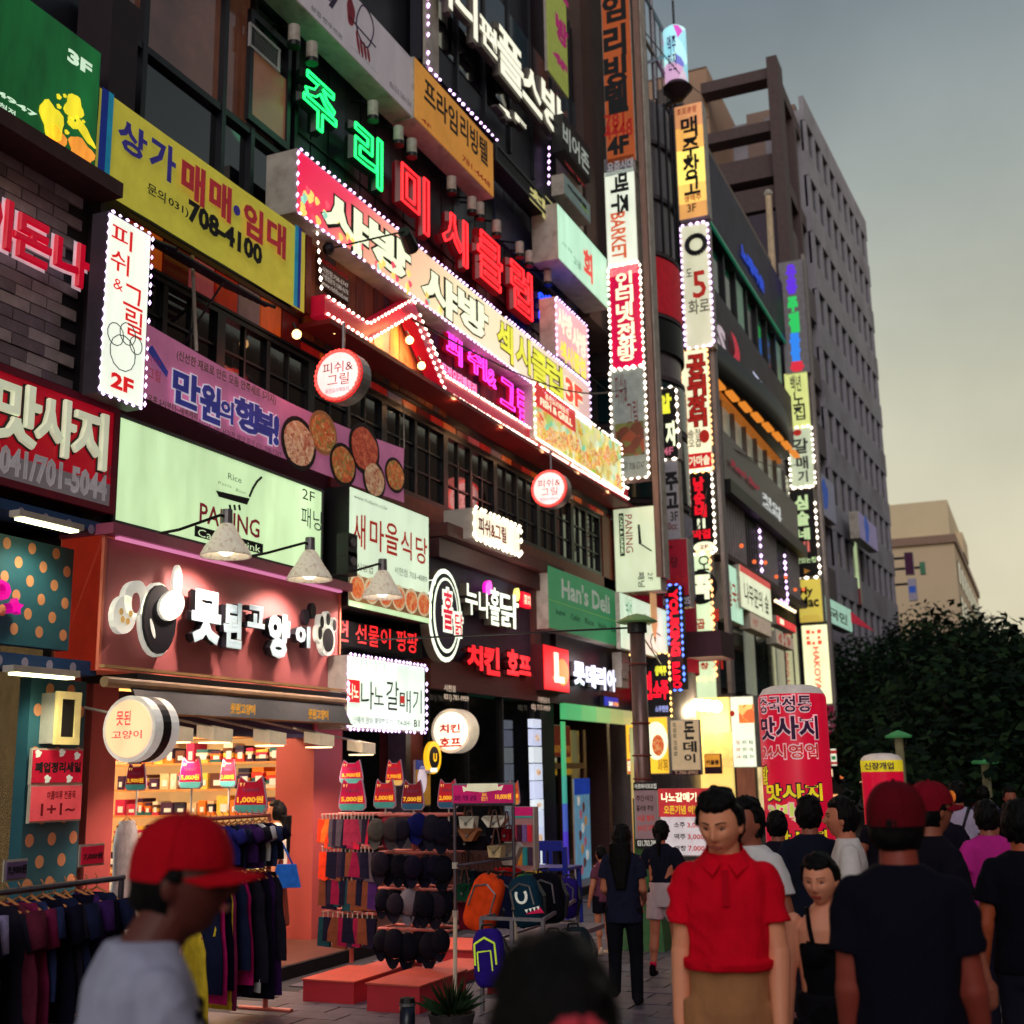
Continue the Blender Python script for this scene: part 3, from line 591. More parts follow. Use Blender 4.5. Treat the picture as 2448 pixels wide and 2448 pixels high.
fl=[lit('blossom_yellow',(240,214,110),1,samp='NONE'),lit('blossom_pink',(238,80,100),1,samp='NONE'),lit('blossom_mint',(150,214,190),.9,samp='NONE')]
for i_ in range(46):
 f_=random.random()**1.7*.36;y_=.98-random.random()*.5*(1-f_*1.2);s.disc('blossom',.01+f_,y_,.05,.05,fl[min(2,int(random.random()*2.3))],.0125+.0003*i_,.0128+.0003*i_+.003,n=10,wob=.35)
s.border(ledp,.12,.022,-.005,.02)
s2=Sign('pink_end_panel','small pink lit panel with white script standing on the club sign',FP(7.3),'z5',1482,20,1672,500,.3,lit('pink_light',(236,176,176),.95),offw)
s2.z0=s.z1+.01
s2.tf('샤방',.05,.1,.5,.5,crw,bold=.03);s2.tf('샤방',.5,.2,.95,.6,crw,bold=.03);s2.tf('섹시클럽',.1,.62,.9,.95,lim,bold=.03);s2.border(ledp,.12,.022,0,.02)
# spotlight on an arm in front of the club sign
t_=thing('arm_spotlight','black spotlight on a long arm in front of the cartoon letters','lamp',s.pl.P(*s.pl.at('z2',700,1350),.5))
p0_=s.pl.P(*s.pl.at('z2',480,1400),-.1);p1_=s.pl.P(*s.pl.at('z2',670,1352),.5)
MB().tube(p0_,p1_,.012).build('arm',black,t_);MB().tube(p1_,(p1_[0]+.3,p1_[1]+.05,p1_[2]-.1),.08,.1,10).build('lamp_head',black,t_);MB().ball(p0_,.08).build('mount',black,t_)
# ------------------------------------------------------------------ THE PUB : wood boards, red LED trim, lit band, windows
PB=thing('pub_front','wooden upper front of the pub with red zigzag trim and black windows','building',(17,7.75,5.3))
wp=FP(7.62)
woods=[mat('wood_%d'%i,c_,rough=.6,var=.45,scale=3,stretch=(6,6,.7),bump=.35) for i,c_ in enumerate(((128,64,34),(108,54,32),(144,76,38),(74,62,68)))]
zig=[FP(7.5).at('z5',*p) for p in ((128,75),(375,232),(628,88),(812,520),(1862,1142))]
def zigz(x):
 for (a,z),(b,y) in zip(zig[:-1],zig[1:]):
  if a<=x<=b:return z+(y-z)*(x-a)/(b-a)
 return zig[0][1] if x<zig[0][0] else zig[-1][1]
i_=0;x_=11.62
while x_<20.6:
 w_=random.uniform(.2,.27);zb=min(zigz(x_),zigz(x_+w_),7.2)-.05
 MB().pbox(wp,x_+.006,6.95 if x_<15.3 else 7.2,x_+w_-.006,8.2,-.03,random.uniform(.0,.012)).build('plank',woods[3 if i_%6==2 else random.randrange(3)],PB);x_+=w_;i_+=1
MB().pbox(wp,11.6,6.9,23.3,8.25,-.2,-.032).build('board_backing',navy,PB)
MB().pbox(wp,11.5,7.2,11.62,8.6,-.1,.1).build('side_board',copper,PB)
redt=mat('red_trim',(190,20,50),rough=.35,var=.1,es=.3)
zp=FP(7.42);hw=.13
mb=MB()
for (a,z),(b,y) in zip(zig[:-1],zig[1:]):
 mb.add([zp.P(a,z-hw,.05),zp.P(b,y-hw,.05),zp.P(b,y+hw,.05),zp.P(a,z+hw,.05),zp.P(a,z-hw,-.15),zp.P(b,y-hw,-.15),zp.P(b,y+hw,-.15),zp.P(a,z+hw,-.15)],[(0,1,2,3),(7,6,5,4),(0,4,5,1),(2,6,7,3),(1,5,6,2),(3,7,4,0)])
mb.build('zigzag_trim',redt,PB)
for sg in (-1,1):bulbs(PB,zp,[(a,z+sg*(hw-.02)) for a,z in zig],ledw,.105,.024,.07)
a_,z_=zp.at('z2',345,1298);bulbs(PB,zp,[(a_,z_),(zig[0][0]-.1,zig[0][1]+.1)],ledw,.1,.022,.07)
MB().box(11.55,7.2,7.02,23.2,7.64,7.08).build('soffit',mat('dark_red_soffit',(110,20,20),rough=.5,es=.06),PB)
a0_,z1_=FP(7.35).at('z5',1355,505);a1_,z0_=FP(7.35).at('z5',1862,1132)
# coloured glass band
bandc=[lit('band_red',(150,22,18),.35,scale=3,var=.35,samp='NONE'),lit('band_orange',(180,74,20),.4,scale=3,var=.35,samp='NONE'),lit('band_pink',(150,66,70),.35,scale=3,var=.3,samp='NONE'),mat('band_dark_red',(96,20,20),rough=.3,es=.12),mat('band_grey',(120,100,110),rough=.3,es=.15)]
bp_=FP(7.68);x_=8.3;i_=0
while x_<22.9:
 w_=.42;MB().pbox(bp_,x_+.015,6.8,x_+w_-.015,7.16,-.05,.01).build('coloured_panel',bandc[[0,1,3,2,0,4,1,3][i_%8]],PB);x_+=w_;i_+=1
MB().pbox(bp_,8.25,7.165,23,7.22,-.1,.03).build('band_rail',bbrown,PB);MB().pbox(bp_,8.25,6.74,23,6.795,-.1,.03).build('band_rail',navy,PB)
MB().pbox(bp_,8.25,6.78,23,7.2,-.1,-.051).build('band_backing',navy,PB)
# windows
fr=mat('window_frame_black',(12,12,20),rough=.4);wpn=FP(7.7)
roomd=mat('pub_interior',(34,26,30),var=.3)
MB().box(8.3,8.05,5.5,23,8.12,6.8).build('room_wall',roomd,PB)
us=[8.3,10.1,11.87,13.64,15.47,17.25,19.05,20.72,22.3]
for u0,u1 in zip(us[:-1],us[1:]):
 f_=MB();f_.pbox(wpn,u0,5.56,u0+.07,6.76,-.06,.05).pbox(wpn,u1-.07,5.56,u1,6.76,-.06,.05).pbox(wpn,u0+.07,5.56,u1-.07,5.63,-.06,.05).pbox(wpn,u0+.07,6.69,u1-.07,6.76,-.06,.05)
 mid=(u0+u1)/2;f_.pbox(wpn,mid-.035,5.63,mid+.035,6.69,-.05,.04)
 cells=[]
 for b0,b1 in ((u0+.07,mid-.035),(mid+.035,u1-.07)):
  c_=(b0+b1)/2;f_.pbox(wpn,c_-.014,5.63,c_+.014,6.69,-.03,.025)
  for z_ in (5.98,6.33):f_.pbox(wpn,b0,z_-.012,b1,z_+.012,-.03,.022)
  for q0,q1 in ((b0,c_-.014),(c_+.014,b1)):
   for za,zb in ((5.63,5.968),(5.992,6.318),(6.342,6.69)):cells.append((q0,za,q1,zb))
 wo=f_.build('window',fr,PB)
 for j_,(q0,za,q1,zb) in enumerate(cells):
  p=MB().pbox(wpn,q0,za,q1,zb,-.012,-.008).build('pane',glassy('pub_glass',(20,22,30),rough=.04,tr=.25),wo)
for i_ in range(16):
 MB().ball((8.8+i_*.88+random.uniform(-.2,.2),7.95,random.uniform(5.9,6.6)),.028,6,4).build('pendant_bulb',glow('far_bulb',(255,150,70),4),PB)
MB().pbox(FP(7.66),12.3,5.26,23.1,5.56,-.2,.03).build('sill_band',copper,PB);MB().pbox(FP(7.66),8.3,5.2,12.3,5.56,-.2,.0).build('sill_band',mat('sill_brown',(70,40,34)),PB)
MB().pbox(FP(7.66),22.35,5.26,23.1,6.8,-.2,.03).build('end_board',copper,PB)
# awning hung out over the first windows
t_=thing('window_awning','dark slatted awning propped open between white sign and banner','awning',(9.6,7.4,6.6))
a0_,z0_=FP(7.6).at('z1',850,1450);a1_,z1_=FP(7.2).at('z1',1245,1660)
for j_ in range(7):MB().box(8.5,7.55-j_*.085,6.98-j_*.05,10.1,7.62-j_*.085,7.0-j_*.05).build('slat',navy,t_)
MB().tube((8.5,6.98,6.66),(8.5,7.62,7.0),.02).tube((10.1,6.98,6.66),(10.1,7.62,7.0),.02).tube((9.4,7.6,6.1),(9.4,7.1,6.72),.012).build('frame',navy,t_)
# neon pub letters
pn=FP(7.5);t_=thing('neon_pub_letters','pink outlined neon letters on wood right of the zigzag peak','sign',(17,7.55,7.6))
npk=glow('neon_pink',(255,60,220),2.6);rf=mat('neon_red_fill',(190,8,50),es=.3,bump=0)
for ch,b_ in (('피',(860,188,948,415)),('쉬',(980,288,1088,495)),('&',(1092,425,1142,545)),('그',(1165,478,1248,668)),('릴',(1262,540,1342,792))):
 a0_,z1_,a1_,z0_=ink(pn,'z5',*b_)
 l_=put_text(t_,pn,ch,a0_,z1_,a1_,z0_,rf,d=-.06,ext=.08,bold=.03,name='channel_letter');o=put_text(t_,pn,ch,a0_,z1_,a1_,z0_,npk,d=.03,bold=.03,mode='neon',neon_r=.012,tube=.014,name='neon_tube');o.parent=l_
 pointl('neon_light',((a0_+a1_)/2,7.0,(z0_+z1_)/2),1.5,(255,50,200),.25)
s=Sign('red_slogan_box','small red glowing box with pink words under the pink neon',FP(7.45),'z5',826,380,1042,592,.1,lit('red_glow_face',(190,0,60),1.1),black)
s.t('퓨전요리팩토리','z5',838,395,1034,582,glow('pink_words',(255,150,210),1.3),bold=.03)
s=Sign('wood_notice','small weathered notice board with phone lines on the planks',FP(7.58),'z2',388,1448,552,1722,.03,mat('notice_wood',(84,56,46),stretch=(5,1,5)),bbrown)
s.tf('RICHFOOD',.05,.04,.95,.2,mat('dull_red_print',(170,20,24),es=.2,bump=0),bold=.03);s.tf('서현점:708-5747',.05,.3,.95,.5,white_txt,bold=.02);s.tf('가맹점문의:1588-9678',.05,.53,.95,.73,white_txt,bold=.02);s.tf('www.richfood.net',.05,.77,.95,.95,white_txt,bold=.02)
# food picture sign
food_lit=[voro('food_print_lit_%d'%i,c_,26,es=.85) for i,c_ in enumerate((((230,120,60),(250,220,120),(200,60,30),(240,240,200)),((250,200,80),(180,200,60),(220,90,50),(250,240,190)),((210,70,40),(240,170,90),(250,230,160),(90,120,40))))]
s=Sign('food_picture_sign','brightly lit menu picture sign with red corner panel, along the LED trim',FP(7.3),'z5',1357,500,1862,1132,.3,voro('menu_print',[(150,190,60),(240,230,150),(190,160,60),(230,240,200),(120,200,150)],7,es=.85),offw)
s.z1=s.z1
for i_ in range(26):s.disc('dish_picture',.06+.9*((i_*.61803)%1),.3+.62*((i_*.7548)%1) if (i_*.61803)%1>.42 else .62+.3*((i_*.7548)%1),random.uniform(.14,.22),random.uniform(.12,.18),food_lit[i_%3],.0125+.0006*i_,.0132+.0006*i_,n=16)
s.rect('red_corner',.0,.0,.42,.42,lit('corner_red',(206,30,34),.85),.03,.036)
s.tf('퓨전요리팩토리',.1,.08,.34,.2,crw,d=.04,bold=.02);s.tf('FISH & GRILL',.05,.22,.38,.36,crw,d=.04,bold=.03)
s.border(ledw,.11,.024,-.01,.035)
# globe bulbs under the trim
gb0=None
for i_,(x_,y_) in enumerate(((22,235),(236,208),(660,268),(728,413),(870,590),(1005,672),(1137,750),(1257,822),(1373,888),(1475,950),(1577,1010),(1665,1068),(1748,1118))):
 a_,z_=FP(7.35).at('z5',x_,y_)
 if gb0 is None:
  gb0=thing('globe_lamp','x','lamp',(a_,7.35,z_),'warm globe lamps under the red trim');MB().ball((a_,7.35,z_),.055,10,8).build('globe',bulb_w,gb0,True);MB().tube((a_,7.35,z_+.05),(a_,7.4,z_+.14),.015).build('socket',black,gb0);c=gb0
 else:
  c=gb0.copy();COL.objects.link(c);c.location=(a_,7.35,z_)
  for ch in gb0.children:d=ch.copy();COL.objects.link(d);d.parent=c
 c['label']=['warm globe lamp low beside the coloured band, under the yellow banner','warm globe lamp above the larger round red sign','upper warm lamp lighting the planks under the zigzag peak','lower warm lamp lighting the planks inside the zigzag peak'][i_] if i_<4 else '%s warm globe lamp right of the zigzag, under the straight trim'%['first','second','third','fourth','fifth','sixth','seventh','eighth','ninth'][i_-4]
 if i_ in (2,3):spot('globe_light',(a_,7.2,z_+.1),(a_-.2,7.65,z_-.1),110,(255,140,50),.05,150)
 elif i_>3 and i_%2==0:pointl('globe_light',(a_,7.22,z_-.05),8,(255,130,60),.06)
for x_ in (13.1,14.1):spot('peak_light',(x_,7.4,7.35),(x_+.1,7.62,7.0),14,(255,120,30),.04,140)
# round double sided signs on posts
def round_sign(label,k,cx,cy,ry,X,print_,ledc,texts,thick=.22,name='round_sign',face=(246,226,222),es=.85,hang=True,group=None,rim=(150,150,150),bulbs_=True):
 pl_=XP(X);a,z=pl_.at(k,cx,cy);_,zt=pl_.at(k,cx,cy-ry);r=abs(zt-z)
 t=thing(name,label,'sign',pl_.P(a,z),group);n=32
 ring=[(a+r*math.cos(2*math.pi*i/n),z+r*math.sin(2*math.pi*i/n)) for i in range(n)]
 MB().poly(pl_,ring,-thick,0).build('drum',mat('rim_%d'%rim[0],rim,rough=.35,metal=.3,es=.3 if rim[0]>200 else 0),t)
 ring2=[(a+r*.86*math.cos(2*math.pi*i/n),z+r*.86*math.sin(2*math.pi*i/n)) for i in range(n)]
 MB().poly(pl_,ring2,.001,.012).build('face_panel',lit('round_face_%d_%d'%(face[1],face[2]),face,es),t)
 MB().poly(pl_,ring2,-thick-.012,-thick-.001).build('rear_panel',MATS['round_face_%d_%d'%(face[1],face[2])],t)
 if bulbs_:bulbs(t,pl_,[(a+r*.93*math.cos(2*math.pi*i/n),z+r*.93*math.sin(2*math.pi*i/n)) for i in range(n+1)],ledc,.07,.022,.02)
 for body,x0,y0,x1,y1,m_,bo in texts:put_text(t,pl_,body,a+x0*r,z+y0*r,a+x1*r,z+y1*r,m_,bold=bo,d=.016)
 if hang:MB().tube(pl_.P(a,z+r,-thick/2),pl_.P(a,z+r+.35,-thick/2),.02).build('hanger',grey,t)
 return t,a,z,r
ldr=glow('led_red',(255,60,50),3.2);dkp=mat('plum_print',(70,20,40),bump=0)
for lb,cx,cy,ry,X in (('larger round red lit sign hanging below the zigzag trim',255,465,146,12.6),('smaller round red lit sign hanging in front of the far windows',1450,1107,104,18.6)):
 t,a,z,r=round_sign(lb,'z5',cx,cy,ry,FP(6.95).at('z5',cx,cy)[0],None,ldr,[('피쉬&',-.62,.5,.66,.08,dkp,.0),('그릴',-.42,.04,.5,-.4,dkp,.0),('퓨전요리팩토리',-.5,-.5,.5,-.68,mat('violet_print',(90,60,140),bump=0),.0)],group='round pub signs')
 X=FP(6.95).at('z5',cx,cy)[0];MB().poly(XP(X),[(a+r*1.02*math.cos(i*.2618),z+r*1.02*math.sin(i*.2618)) for i in range(24)],-.02,-.005).build('red_ring',lit('ring_red',(200,10,20),1.3),t);pointl('ring_light',(X-.25,-a,z),7,(255,50,40),.3)
# pink food banner
s=cloth('pink_food_banner','pink cloth banner with blue words and bowls of food below the windows',FP(7.4),'z4',822,168,632,1190,mat('pink_cloth',(190,112,150),rough=.8,var=.15,scale=3,bump=.3,es=.36),zx=('z5',630,1188),sag=.1,wob=.02)  # street light on the cloth is put in as emission
bb=mat('deep_blue_print',(50,60,150),bump=0,es=.3);bw=mat('banner_white',(226,214,228),bump=0,es=.45)
for ch,b_ in (('만',(962,428,1112,672)),('원',(1115,505,1228,752)),('의',(1228,600,1302,748)),('행',(1310,588,1448,812)),('복',(1432,655,1535,862)),('!',(1532,690,1562,872))):s.out(ch,'z4',*b_,bb,bw,bold=.045,ob=.09,d=.035)
ol=mat('olive_print',(70,70,10),bump=0,es=.15);s.t('(신선한 재료로 만든 모듬 안주세트 5가지)','z4',985,325,1545,640,ol,bold=.02,d=.035);s.t('오후 5시부터~새벽까지','z4',820,575,1100,722,ol,bold=.02,d=.035)
s.t('피쉬&그릴 서현점 예약 문의 031-708-5747','z4',1110,715,1575,940,mat('dull_violet_print',(110,60,100),bump=0),bold=.0,d=.035)
s.t('피쉬&','z4',818,350,895,420,yr,bold=.0,d=.036);s.t('그릴','z4',820,420,890,510,yr,bold=.0,d=.036)
hp=[s.pl.at('z4',*p) for p in ((815,325),(845,300),(935,450),(928,480))];MB().poly(s.pl,hp[::-1],.03,.036).build('roof_logo',bb,s.o)
fds=[voro('food_a',[(200,150,100),(226,196,160),(170,70,40),(220,170,130)],30,es=.3),voro('food_b',[(190,60,30),(220,110,50),(120,110,40),(230,170,110)],30,es=.3),voro('food_c',[(160,40,30),(190,70,40),(214,120,80)],34,es=.3)]
bwl=mat('black_bowl',(36,28,30),bump=0);bwl2=mat('tan_bowl',(170,110,70),bump=0,es=.2)
for i_,(k_,x_,y_,r_) in enumerate((('z4',1678,855,1.0),('z4',1815,795,.85),('z5',270,975,.85),('z5',390,885,1.05),('z5',445,1060,.8),('z5',562,1035,.75))):
 a_,z_=s.pl.at(k_,x_,y_);fx,fy=(a_-s.a0)/(s.a1-s.a0),(s.z1-z_)/(s.z1-s.z0);r_*=.31
 s.disc('bowl_picture',fx,fy,r_*1.15,r_,bwl if i_!=1 else bwl2,.03+.002*i_,.034+.002*i_,n=22);s.disc('food_picture',fx,fy,r_*.98,r_*.82,fds[[0,1,1,2,0,1][i_]],.036+.002*i_,.038+.002*i_,n=22,wob=.04)
MB().path([s.pl.P(s.a1,s.z1,0),s.pl.P(s.a1+.35,s.z1+.75,-.2)],.008,5).path([s.pl.P(*s.pl.at('z4',1112,330),0),s.pl.P(s.pl.at('z4',1112,330)[0],s.z1+1.0,-.1)],.02,5).build('tie_rope',offw,s.o)
# wide mint sign with pan drawing
pan=lit('mint_wide_light',(200,232,178),.95,var=.38,scale=.55)
def pan_marks(s,pan_pts,k):
 MB().poly(s.pl,[s.pl.at(k,*p) for p in pan_pts][::-1],.013,.02).build('pan_drawing',dark_txt,s.o)
s=Sign('wide_mint_sign','very wide pale mint backlit sign with a frying pan drawing',FP(7.35),'z4',662,688,1812,1600,.3,pan,black,frame=mat('thin_grey_frame',(80,84,84)),fw=.02)
s.z0=FP(7.35).at('z4',640,1300)[1]
pan_marks(s,((1215,1120),(1405,1165),(1390,1200),(1232,1155)),'z4')
a_=[s.pl.P(*s.pl.at('z4',*p),.016) for p in ((1404,1155),(1425,1105),(1448,1068),(1472,1045))];MB().path(a_,.014,6).build('pan_handle',dark_txt,s.o)
for x_ in (1292,1318,1345):MB().tube(s.pl.P(*s.pl.at('z4',x_,1200),.016),s.pl.P(*s.pl.at('z4',x_+5,1232),.016),.013,n=6).build('steam_mark',dark_txt,s.o)
gi=mat('soft_dark_print',(60,66,60),bump=0,es=.1)
s.t('Rice','z4',1285,1020,1360,1078,gi,bold=-.005);s.t('Pasta','z4',1230,1068,1305,1105,gi,bold=-.01);s.t('Beer','z4',1330,1108,1388,1142,gi,bold=-.01)
s.t('PANING','z4',1125,1190,1462,1388,mat('crimson_print',(156,40,60),bump=0,es=.25),bold=.02)
bx=[s.pl.at('z4',*p) for p in ((1096,1316),(1480,1480))];MB().pbox(s.pl,bx[0][0],bx[1][1]+.0,bx[1][0],bx[0][1],.013,.018).build('black_label',dark_txt,s.o)
s.t('Casual Drink','z4',1112,1338,1464,1468,lit('label_green_print',(214,240,190),.8,samp='NONE'),d=.02,bold=-.005)
s.t('2F','z4',1705,1108,1775,1186,dark_txt,bold=.0);s.t('패닝','z4',1700,1208,1812,1350,dark_txt,bold=.0)
# red letter picture sign
s=Sign('korean_diner_sign','pale green lit sign with red brush letters and bowls along the bottom',FP(7.1),'z5',318,1090,768,1872,.4,lit('sage_light',(206,226,196),.95),black)
s.t('www.theborn.co.kr','z5',340,1140,532,1232,dark_txt,bold=-.005)
rdl=mat('brush_red',(206,44,34),bump=0,es=.3)
for ch,b_ in (('새',(335,1240,405,1452)),('마',(430,1275,510,1470)),('을',(518,1295,592,1490)),('식',(606,1340,668,1515)),('당',(690,1375,756,1542))):s.t(ch,'z5',*b_,rdl,bold=.012)
s.t('24시영업','z5',318,1515,448,1592,mat('wine_print',(130,30,40),bump=0),bold=.0);s.t('서현점 703-4889','z5',570,1548,754,1642,gi,bold=.0)
s.rect('picture_strip',.0,.735,1,.955,voro('broth_print',[(120,80,50),(170,120,70),(90,60,40)],3,es=.5),.0125,.016);s.rect('base_strip',0,.955,1,1,pan,.0125,.016)
for i_ in range(6):s.disc('bowl_picture',.09+i_*.165,.835,.17,.16,mat('bowl_rim_print',(226,210,170),bump=0,es=.5),.018,.02+i_*.0003);s.disc('food_picture',.09+i_*.165,.84,.145,.125,voro('stew_print',[(200,60,30),(220,110,50),(230,170,110)],28,es=.6),.0215,.023+i_*.0003)
for y_ in (1430,1535):a_,z_=FP(7.0).at('z5',318,y_);t_=thing('cctv_speaker',['lower','upper'][y_<1500]+' small black loudspeaker beside the brush letter sign','speaker',(a_,7.0,z_));MB().box(a_-.1,6.95,z_-.13,a_+.1,7.1,z_+.13).build('cabinet',black,t_);MB().tube((a_,6.95,z_+.03),(a_,6.935,z_+.03),.05,n=10).build('cone',grey,t_)
# gooseneck lamps
for i_,(k_,sx_,sy_,ax_,ay_,k2_) in enumerate((('z4',1280,1420,870,1372,'z4'),('z4',1752,1560,1380,1502,'z4'),('z5',507,1665,190,1612,'z5'))):
 pl_=FP(6.75);a_,z_=pl_.at(k_,sx_,sy_);aa,az=FP(7.2).at(k2_,ax_,ay_)
 t_=thing('gooseneck_lamp',['pale enamel lamp shade nearest the polka dot wall, over the pink shop sign','pale enamel lamp shade in the middle of three over the pink shop','pale enamel lamp shade in front of the bowl pictures'][i_],'lamp',(a_,6.75,z_),'enamel lamps over the pink shop')
 MB().lathe((a_,6.75,z_),[(.04,.2),(.07,.17),(.1,.12),(.15,.03),(.2,-.04),(.23,-.1),(.235,-.12),(.22,-.115),(.14,.02),(.05,.12)],24).build('lamp_shade',mat('aged_enamel',(240,230,208),rough=.5,var=.15,scale=12,wear=((206,190,164),24),es=.2),t_,True)
 MB().tube((a_,6.75,z_+.16),(a_,6.75,z_+.32),.055,.05,12).build('neck',grey,t_)
 MB().path([(aa,7.3,az),(aa+.1,7.0,az+.05),(a_-.1,6.75,z_+.25),(a_,6.75,z_+.25)],.014).build('arm',black,t_)
 MB().ball((a_,6.75,z_-.03),.085,12,8).build('bulb',glow('lamp_bulb_warm',(255,244,214),8),t_,True)
 spot('gooseneck_light',(a_,6.75,z_-.13),(a_,7.25,z_-1.6),120,(255,196,166),.08,130)
# ------------------------------------------------------------------ PINK SHOP
pinks=mat('pink_plaster',(180,80,78),rough=.6,var=.1,scale=2,bump=.05);pinkf=mat('pink_board',(190,96,100),rough=.42,var=.08,scale=2,bump=.03)
PS=thing('clothes_shop','pink plaster shopfront with open doorway full of clothes','shop',(10.3,7.6,.12))
pp=FP(7.5)
MB().pbox(pp,11.82,.12,12.42,2.75,-.5,0).build('pillar',pinks,PS);MB().pbox(pp,8.3,.12,8.62,2.75,-.5,0).build('pillar',pinks,PS)
MB().pbox(pp,8.62,2.3,11.82,2.62,-.3,-.03).build('lintel',mat('dark_plum',(60,20,40),var=.3),PS)
MB().pbox(pp,8.62,2.26,11.82,2.3,-.2,.0).build('shutter_box',black,PS)
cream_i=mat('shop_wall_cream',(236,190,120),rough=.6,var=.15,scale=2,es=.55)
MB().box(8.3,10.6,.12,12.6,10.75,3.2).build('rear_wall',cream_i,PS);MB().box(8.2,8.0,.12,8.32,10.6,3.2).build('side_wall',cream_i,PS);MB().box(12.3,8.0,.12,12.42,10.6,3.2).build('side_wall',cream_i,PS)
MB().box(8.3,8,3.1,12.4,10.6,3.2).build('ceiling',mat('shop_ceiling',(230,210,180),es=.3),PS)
for x_,y_ in ((9.3,8.6),(11,8.6),(10.2,9.8),(11.6,9.8)):
 pointl('shop_light',(x_,y_,2.85),58,(255,196,120),.12)
 t_=thing('ceiling_spot','glowing ceiling lamp in the pink shop, %s'%{(9.3,8.6):'front of the shop by the round sign',(11,8.6):'front of the shop by the pillar',(10.2,9.8):'rear middle',(11.6,9.8):'rear beside the side wall'}[(x_,y_)],'lamp',(x_,y_,3.0));MB().tube((x_,y_,3.1),(x_,y_,2.98),.08,.09,12).build('can',offw,t_);MB().tube((x_,y_,2.985),(x_,y_,2.97),.07,n=12).build('bulb',glow('shop_bulb',(255,220,160),8),t_)
gcol=[(226,60,50),(240,130,40),(60,30,70),(30,30,60),(230,200,160),(200,40,90),(250,210,90),(90,50,40),(240,230,210),(40,100,110)]
gmat=[mat('cloth_%d'%i,c_,rough=.8,var=.25,scale=12,bump=.3) for i,c_ in enumerate(gcol)]
# shelves and stock on the far side wall
for z_ in (.5,.8,1.1,1.4,1.7,2.0,2.3):MB().box(11.98,8.05,z_,12.29,10.55,z_+.025).build('shelf',mat('shelf_wood',(200,140,80),es=.15),PS)
for j_,z_ in enumerate((.5,.8,1.1,1.4,1.7,2.0,2.3)):
 y_=8.1;i_=0
 while y_<10.4:
  w_=random.uniform(.09,.2);h_=random.uniform(.12,.24);g_=random.randrange(10);kd=random.random()<.5
  q_=thing('stock_box' if kd else 'folded_stack','%s %s on shelf %s of the lit shop wall, %s from the street'%(['red','orange','plum','navy','cream','pink','gold','brown','white','teal'][g_],'box' if kd else 'bundle',['one','two','three','four','five','six','seven'][j_],['first','second','third','fourth','fifth','sixth','seventh','eighth','ninth','tenth','eleventh','twelfth','thirteenth','fourteenth','fifteenth','sixteenth','seventeenth','eighteenth','nineteenth','twentieth','last','last'][i_]),'goods',(12.1,y_,z_+.025),'stock on the shop shelves')
  if kd:MB().box(12.0,y_,z_+.025,12.25,y_+w_*.9,z_+.025+h_).build('body',gmat[g_],q_)
  else:[MB().box(12.0+.01*(l_%2),y_+.004*l_,z_+.026+l_*h_/4,12.25,y_+w_*.92,z_+.022+(l_+1)*h_/4).build('folded_piece',gmat[(g_+l_)%10],q_) for l_ in range(4)]
  MB().box(11.992,y_+.02,z_+.06,11.998,y_+w_*.6,z_+.02+h_*.6).build('tag_card',white_txt,q_);y_+=w_+.015;i_+=1
# fascia
s=Sign('pink_shop_sign','big plum to salmon shop fascia with pale blue letters and paw print',FP(7.2),'zH',190,110,1838,1225,.45,None,mat('salmon_side',(236,120,86),rough=.5,var=.08,es=.12))  # faint emission of the side stands in for light on it
fasc=bpy.data.materials.new('fascia_pink');fasc=mat('fascia_pink',(186,104,104),rough=.45,var=.12,scale=1.2,bump=.05)
MB().pbox(s.pl,s.a0+.02,s.z0+.03,s.a1-.02,s.z1-.02,.002,.012).build('face_panel',fasc,s.o)
MB().pbox(s.pl,s.a0-.03,s.z1-.005,s.a1+.06,s.z1+.09,-.45,.14).build('cap_board',mat('cap_pink',(170,84,110),rough=.4,var=.1),s.o)
MB().pbox(s.pl,s.a0+.1,s.z1-.03,s.a1-.1,s.z1-.008,.05,.1).build('strip_lamp',glow('strip_pink',(255,150,200),.7,'AUTO'),s.o)
MB().pbox(s.pl,s.a0,s.z0,s.a0+.03,s.z1,-.44,.03).pbox(s.pl,s.a1-.03,s.z0,s.a1,s.z1,-.44,.03).pbox(s.pl,s.a0+.03,s.z0,s.a1-.03,s.z0+.03,-.1,.03).build('edge_trim',mat('edge_salmon',(226,120,96),rough=.4,var=.08),s.o)
pbl=mat('pale_blue_letter',(176,200,206),rough=.4,var=.1,bump=0,es=.35);pbs=mat('letter_side_black',(12,8,22),rough=.5)
for ch,b_ in (('못',(818,488,1012,885)),('된',(1040,575,1160,912)),('고',(1205,600,1322,772)),('양',(1350,655,1496,985)),('이',(1540,742,1642,905))):
 a0_,z1_,a1_,z0_=ink(s.pl.off(.16),'zH',*b_)
 put_text(s.o,s.pl,ch,a0_,z1_,a1_,z0_,pbs,d=.06,ext=.1,bold=.06,name='channel_letter');put_text(s.o,s.pl,ch,a0_,z1_,a1_,z0_,pbl,d=.165,bold=.06,name='letter_face')
wp_=mat('pad_white',(236,236,222),rough=.4,bump=0,es=.4)
pf=s.pl.off(.12)
def fdisc(x,y,rx,ry,m_,d0,d1,nm='disc',n=20,rot=0,wob=0,k='zH',pln=None,tt=None):
 pln=pln or pf;a,z=pln.at(k,x,y);pts=[]
 for i in range(n):
  t=2*math.pi*i/n;r=1+wob*math.sin(2*t+1);X_,Y_=rx*r*math.cos(t),ry*r*math.sin(t);pts.append((a+X_*math.cos(rot)-Y_*math.sin(rot),z+X_*math.sin(rot)+Y_*math.cos(rot)))
 return MB().poly(pln,pts,d0,d1).build(nm,m_,tt or s.o)
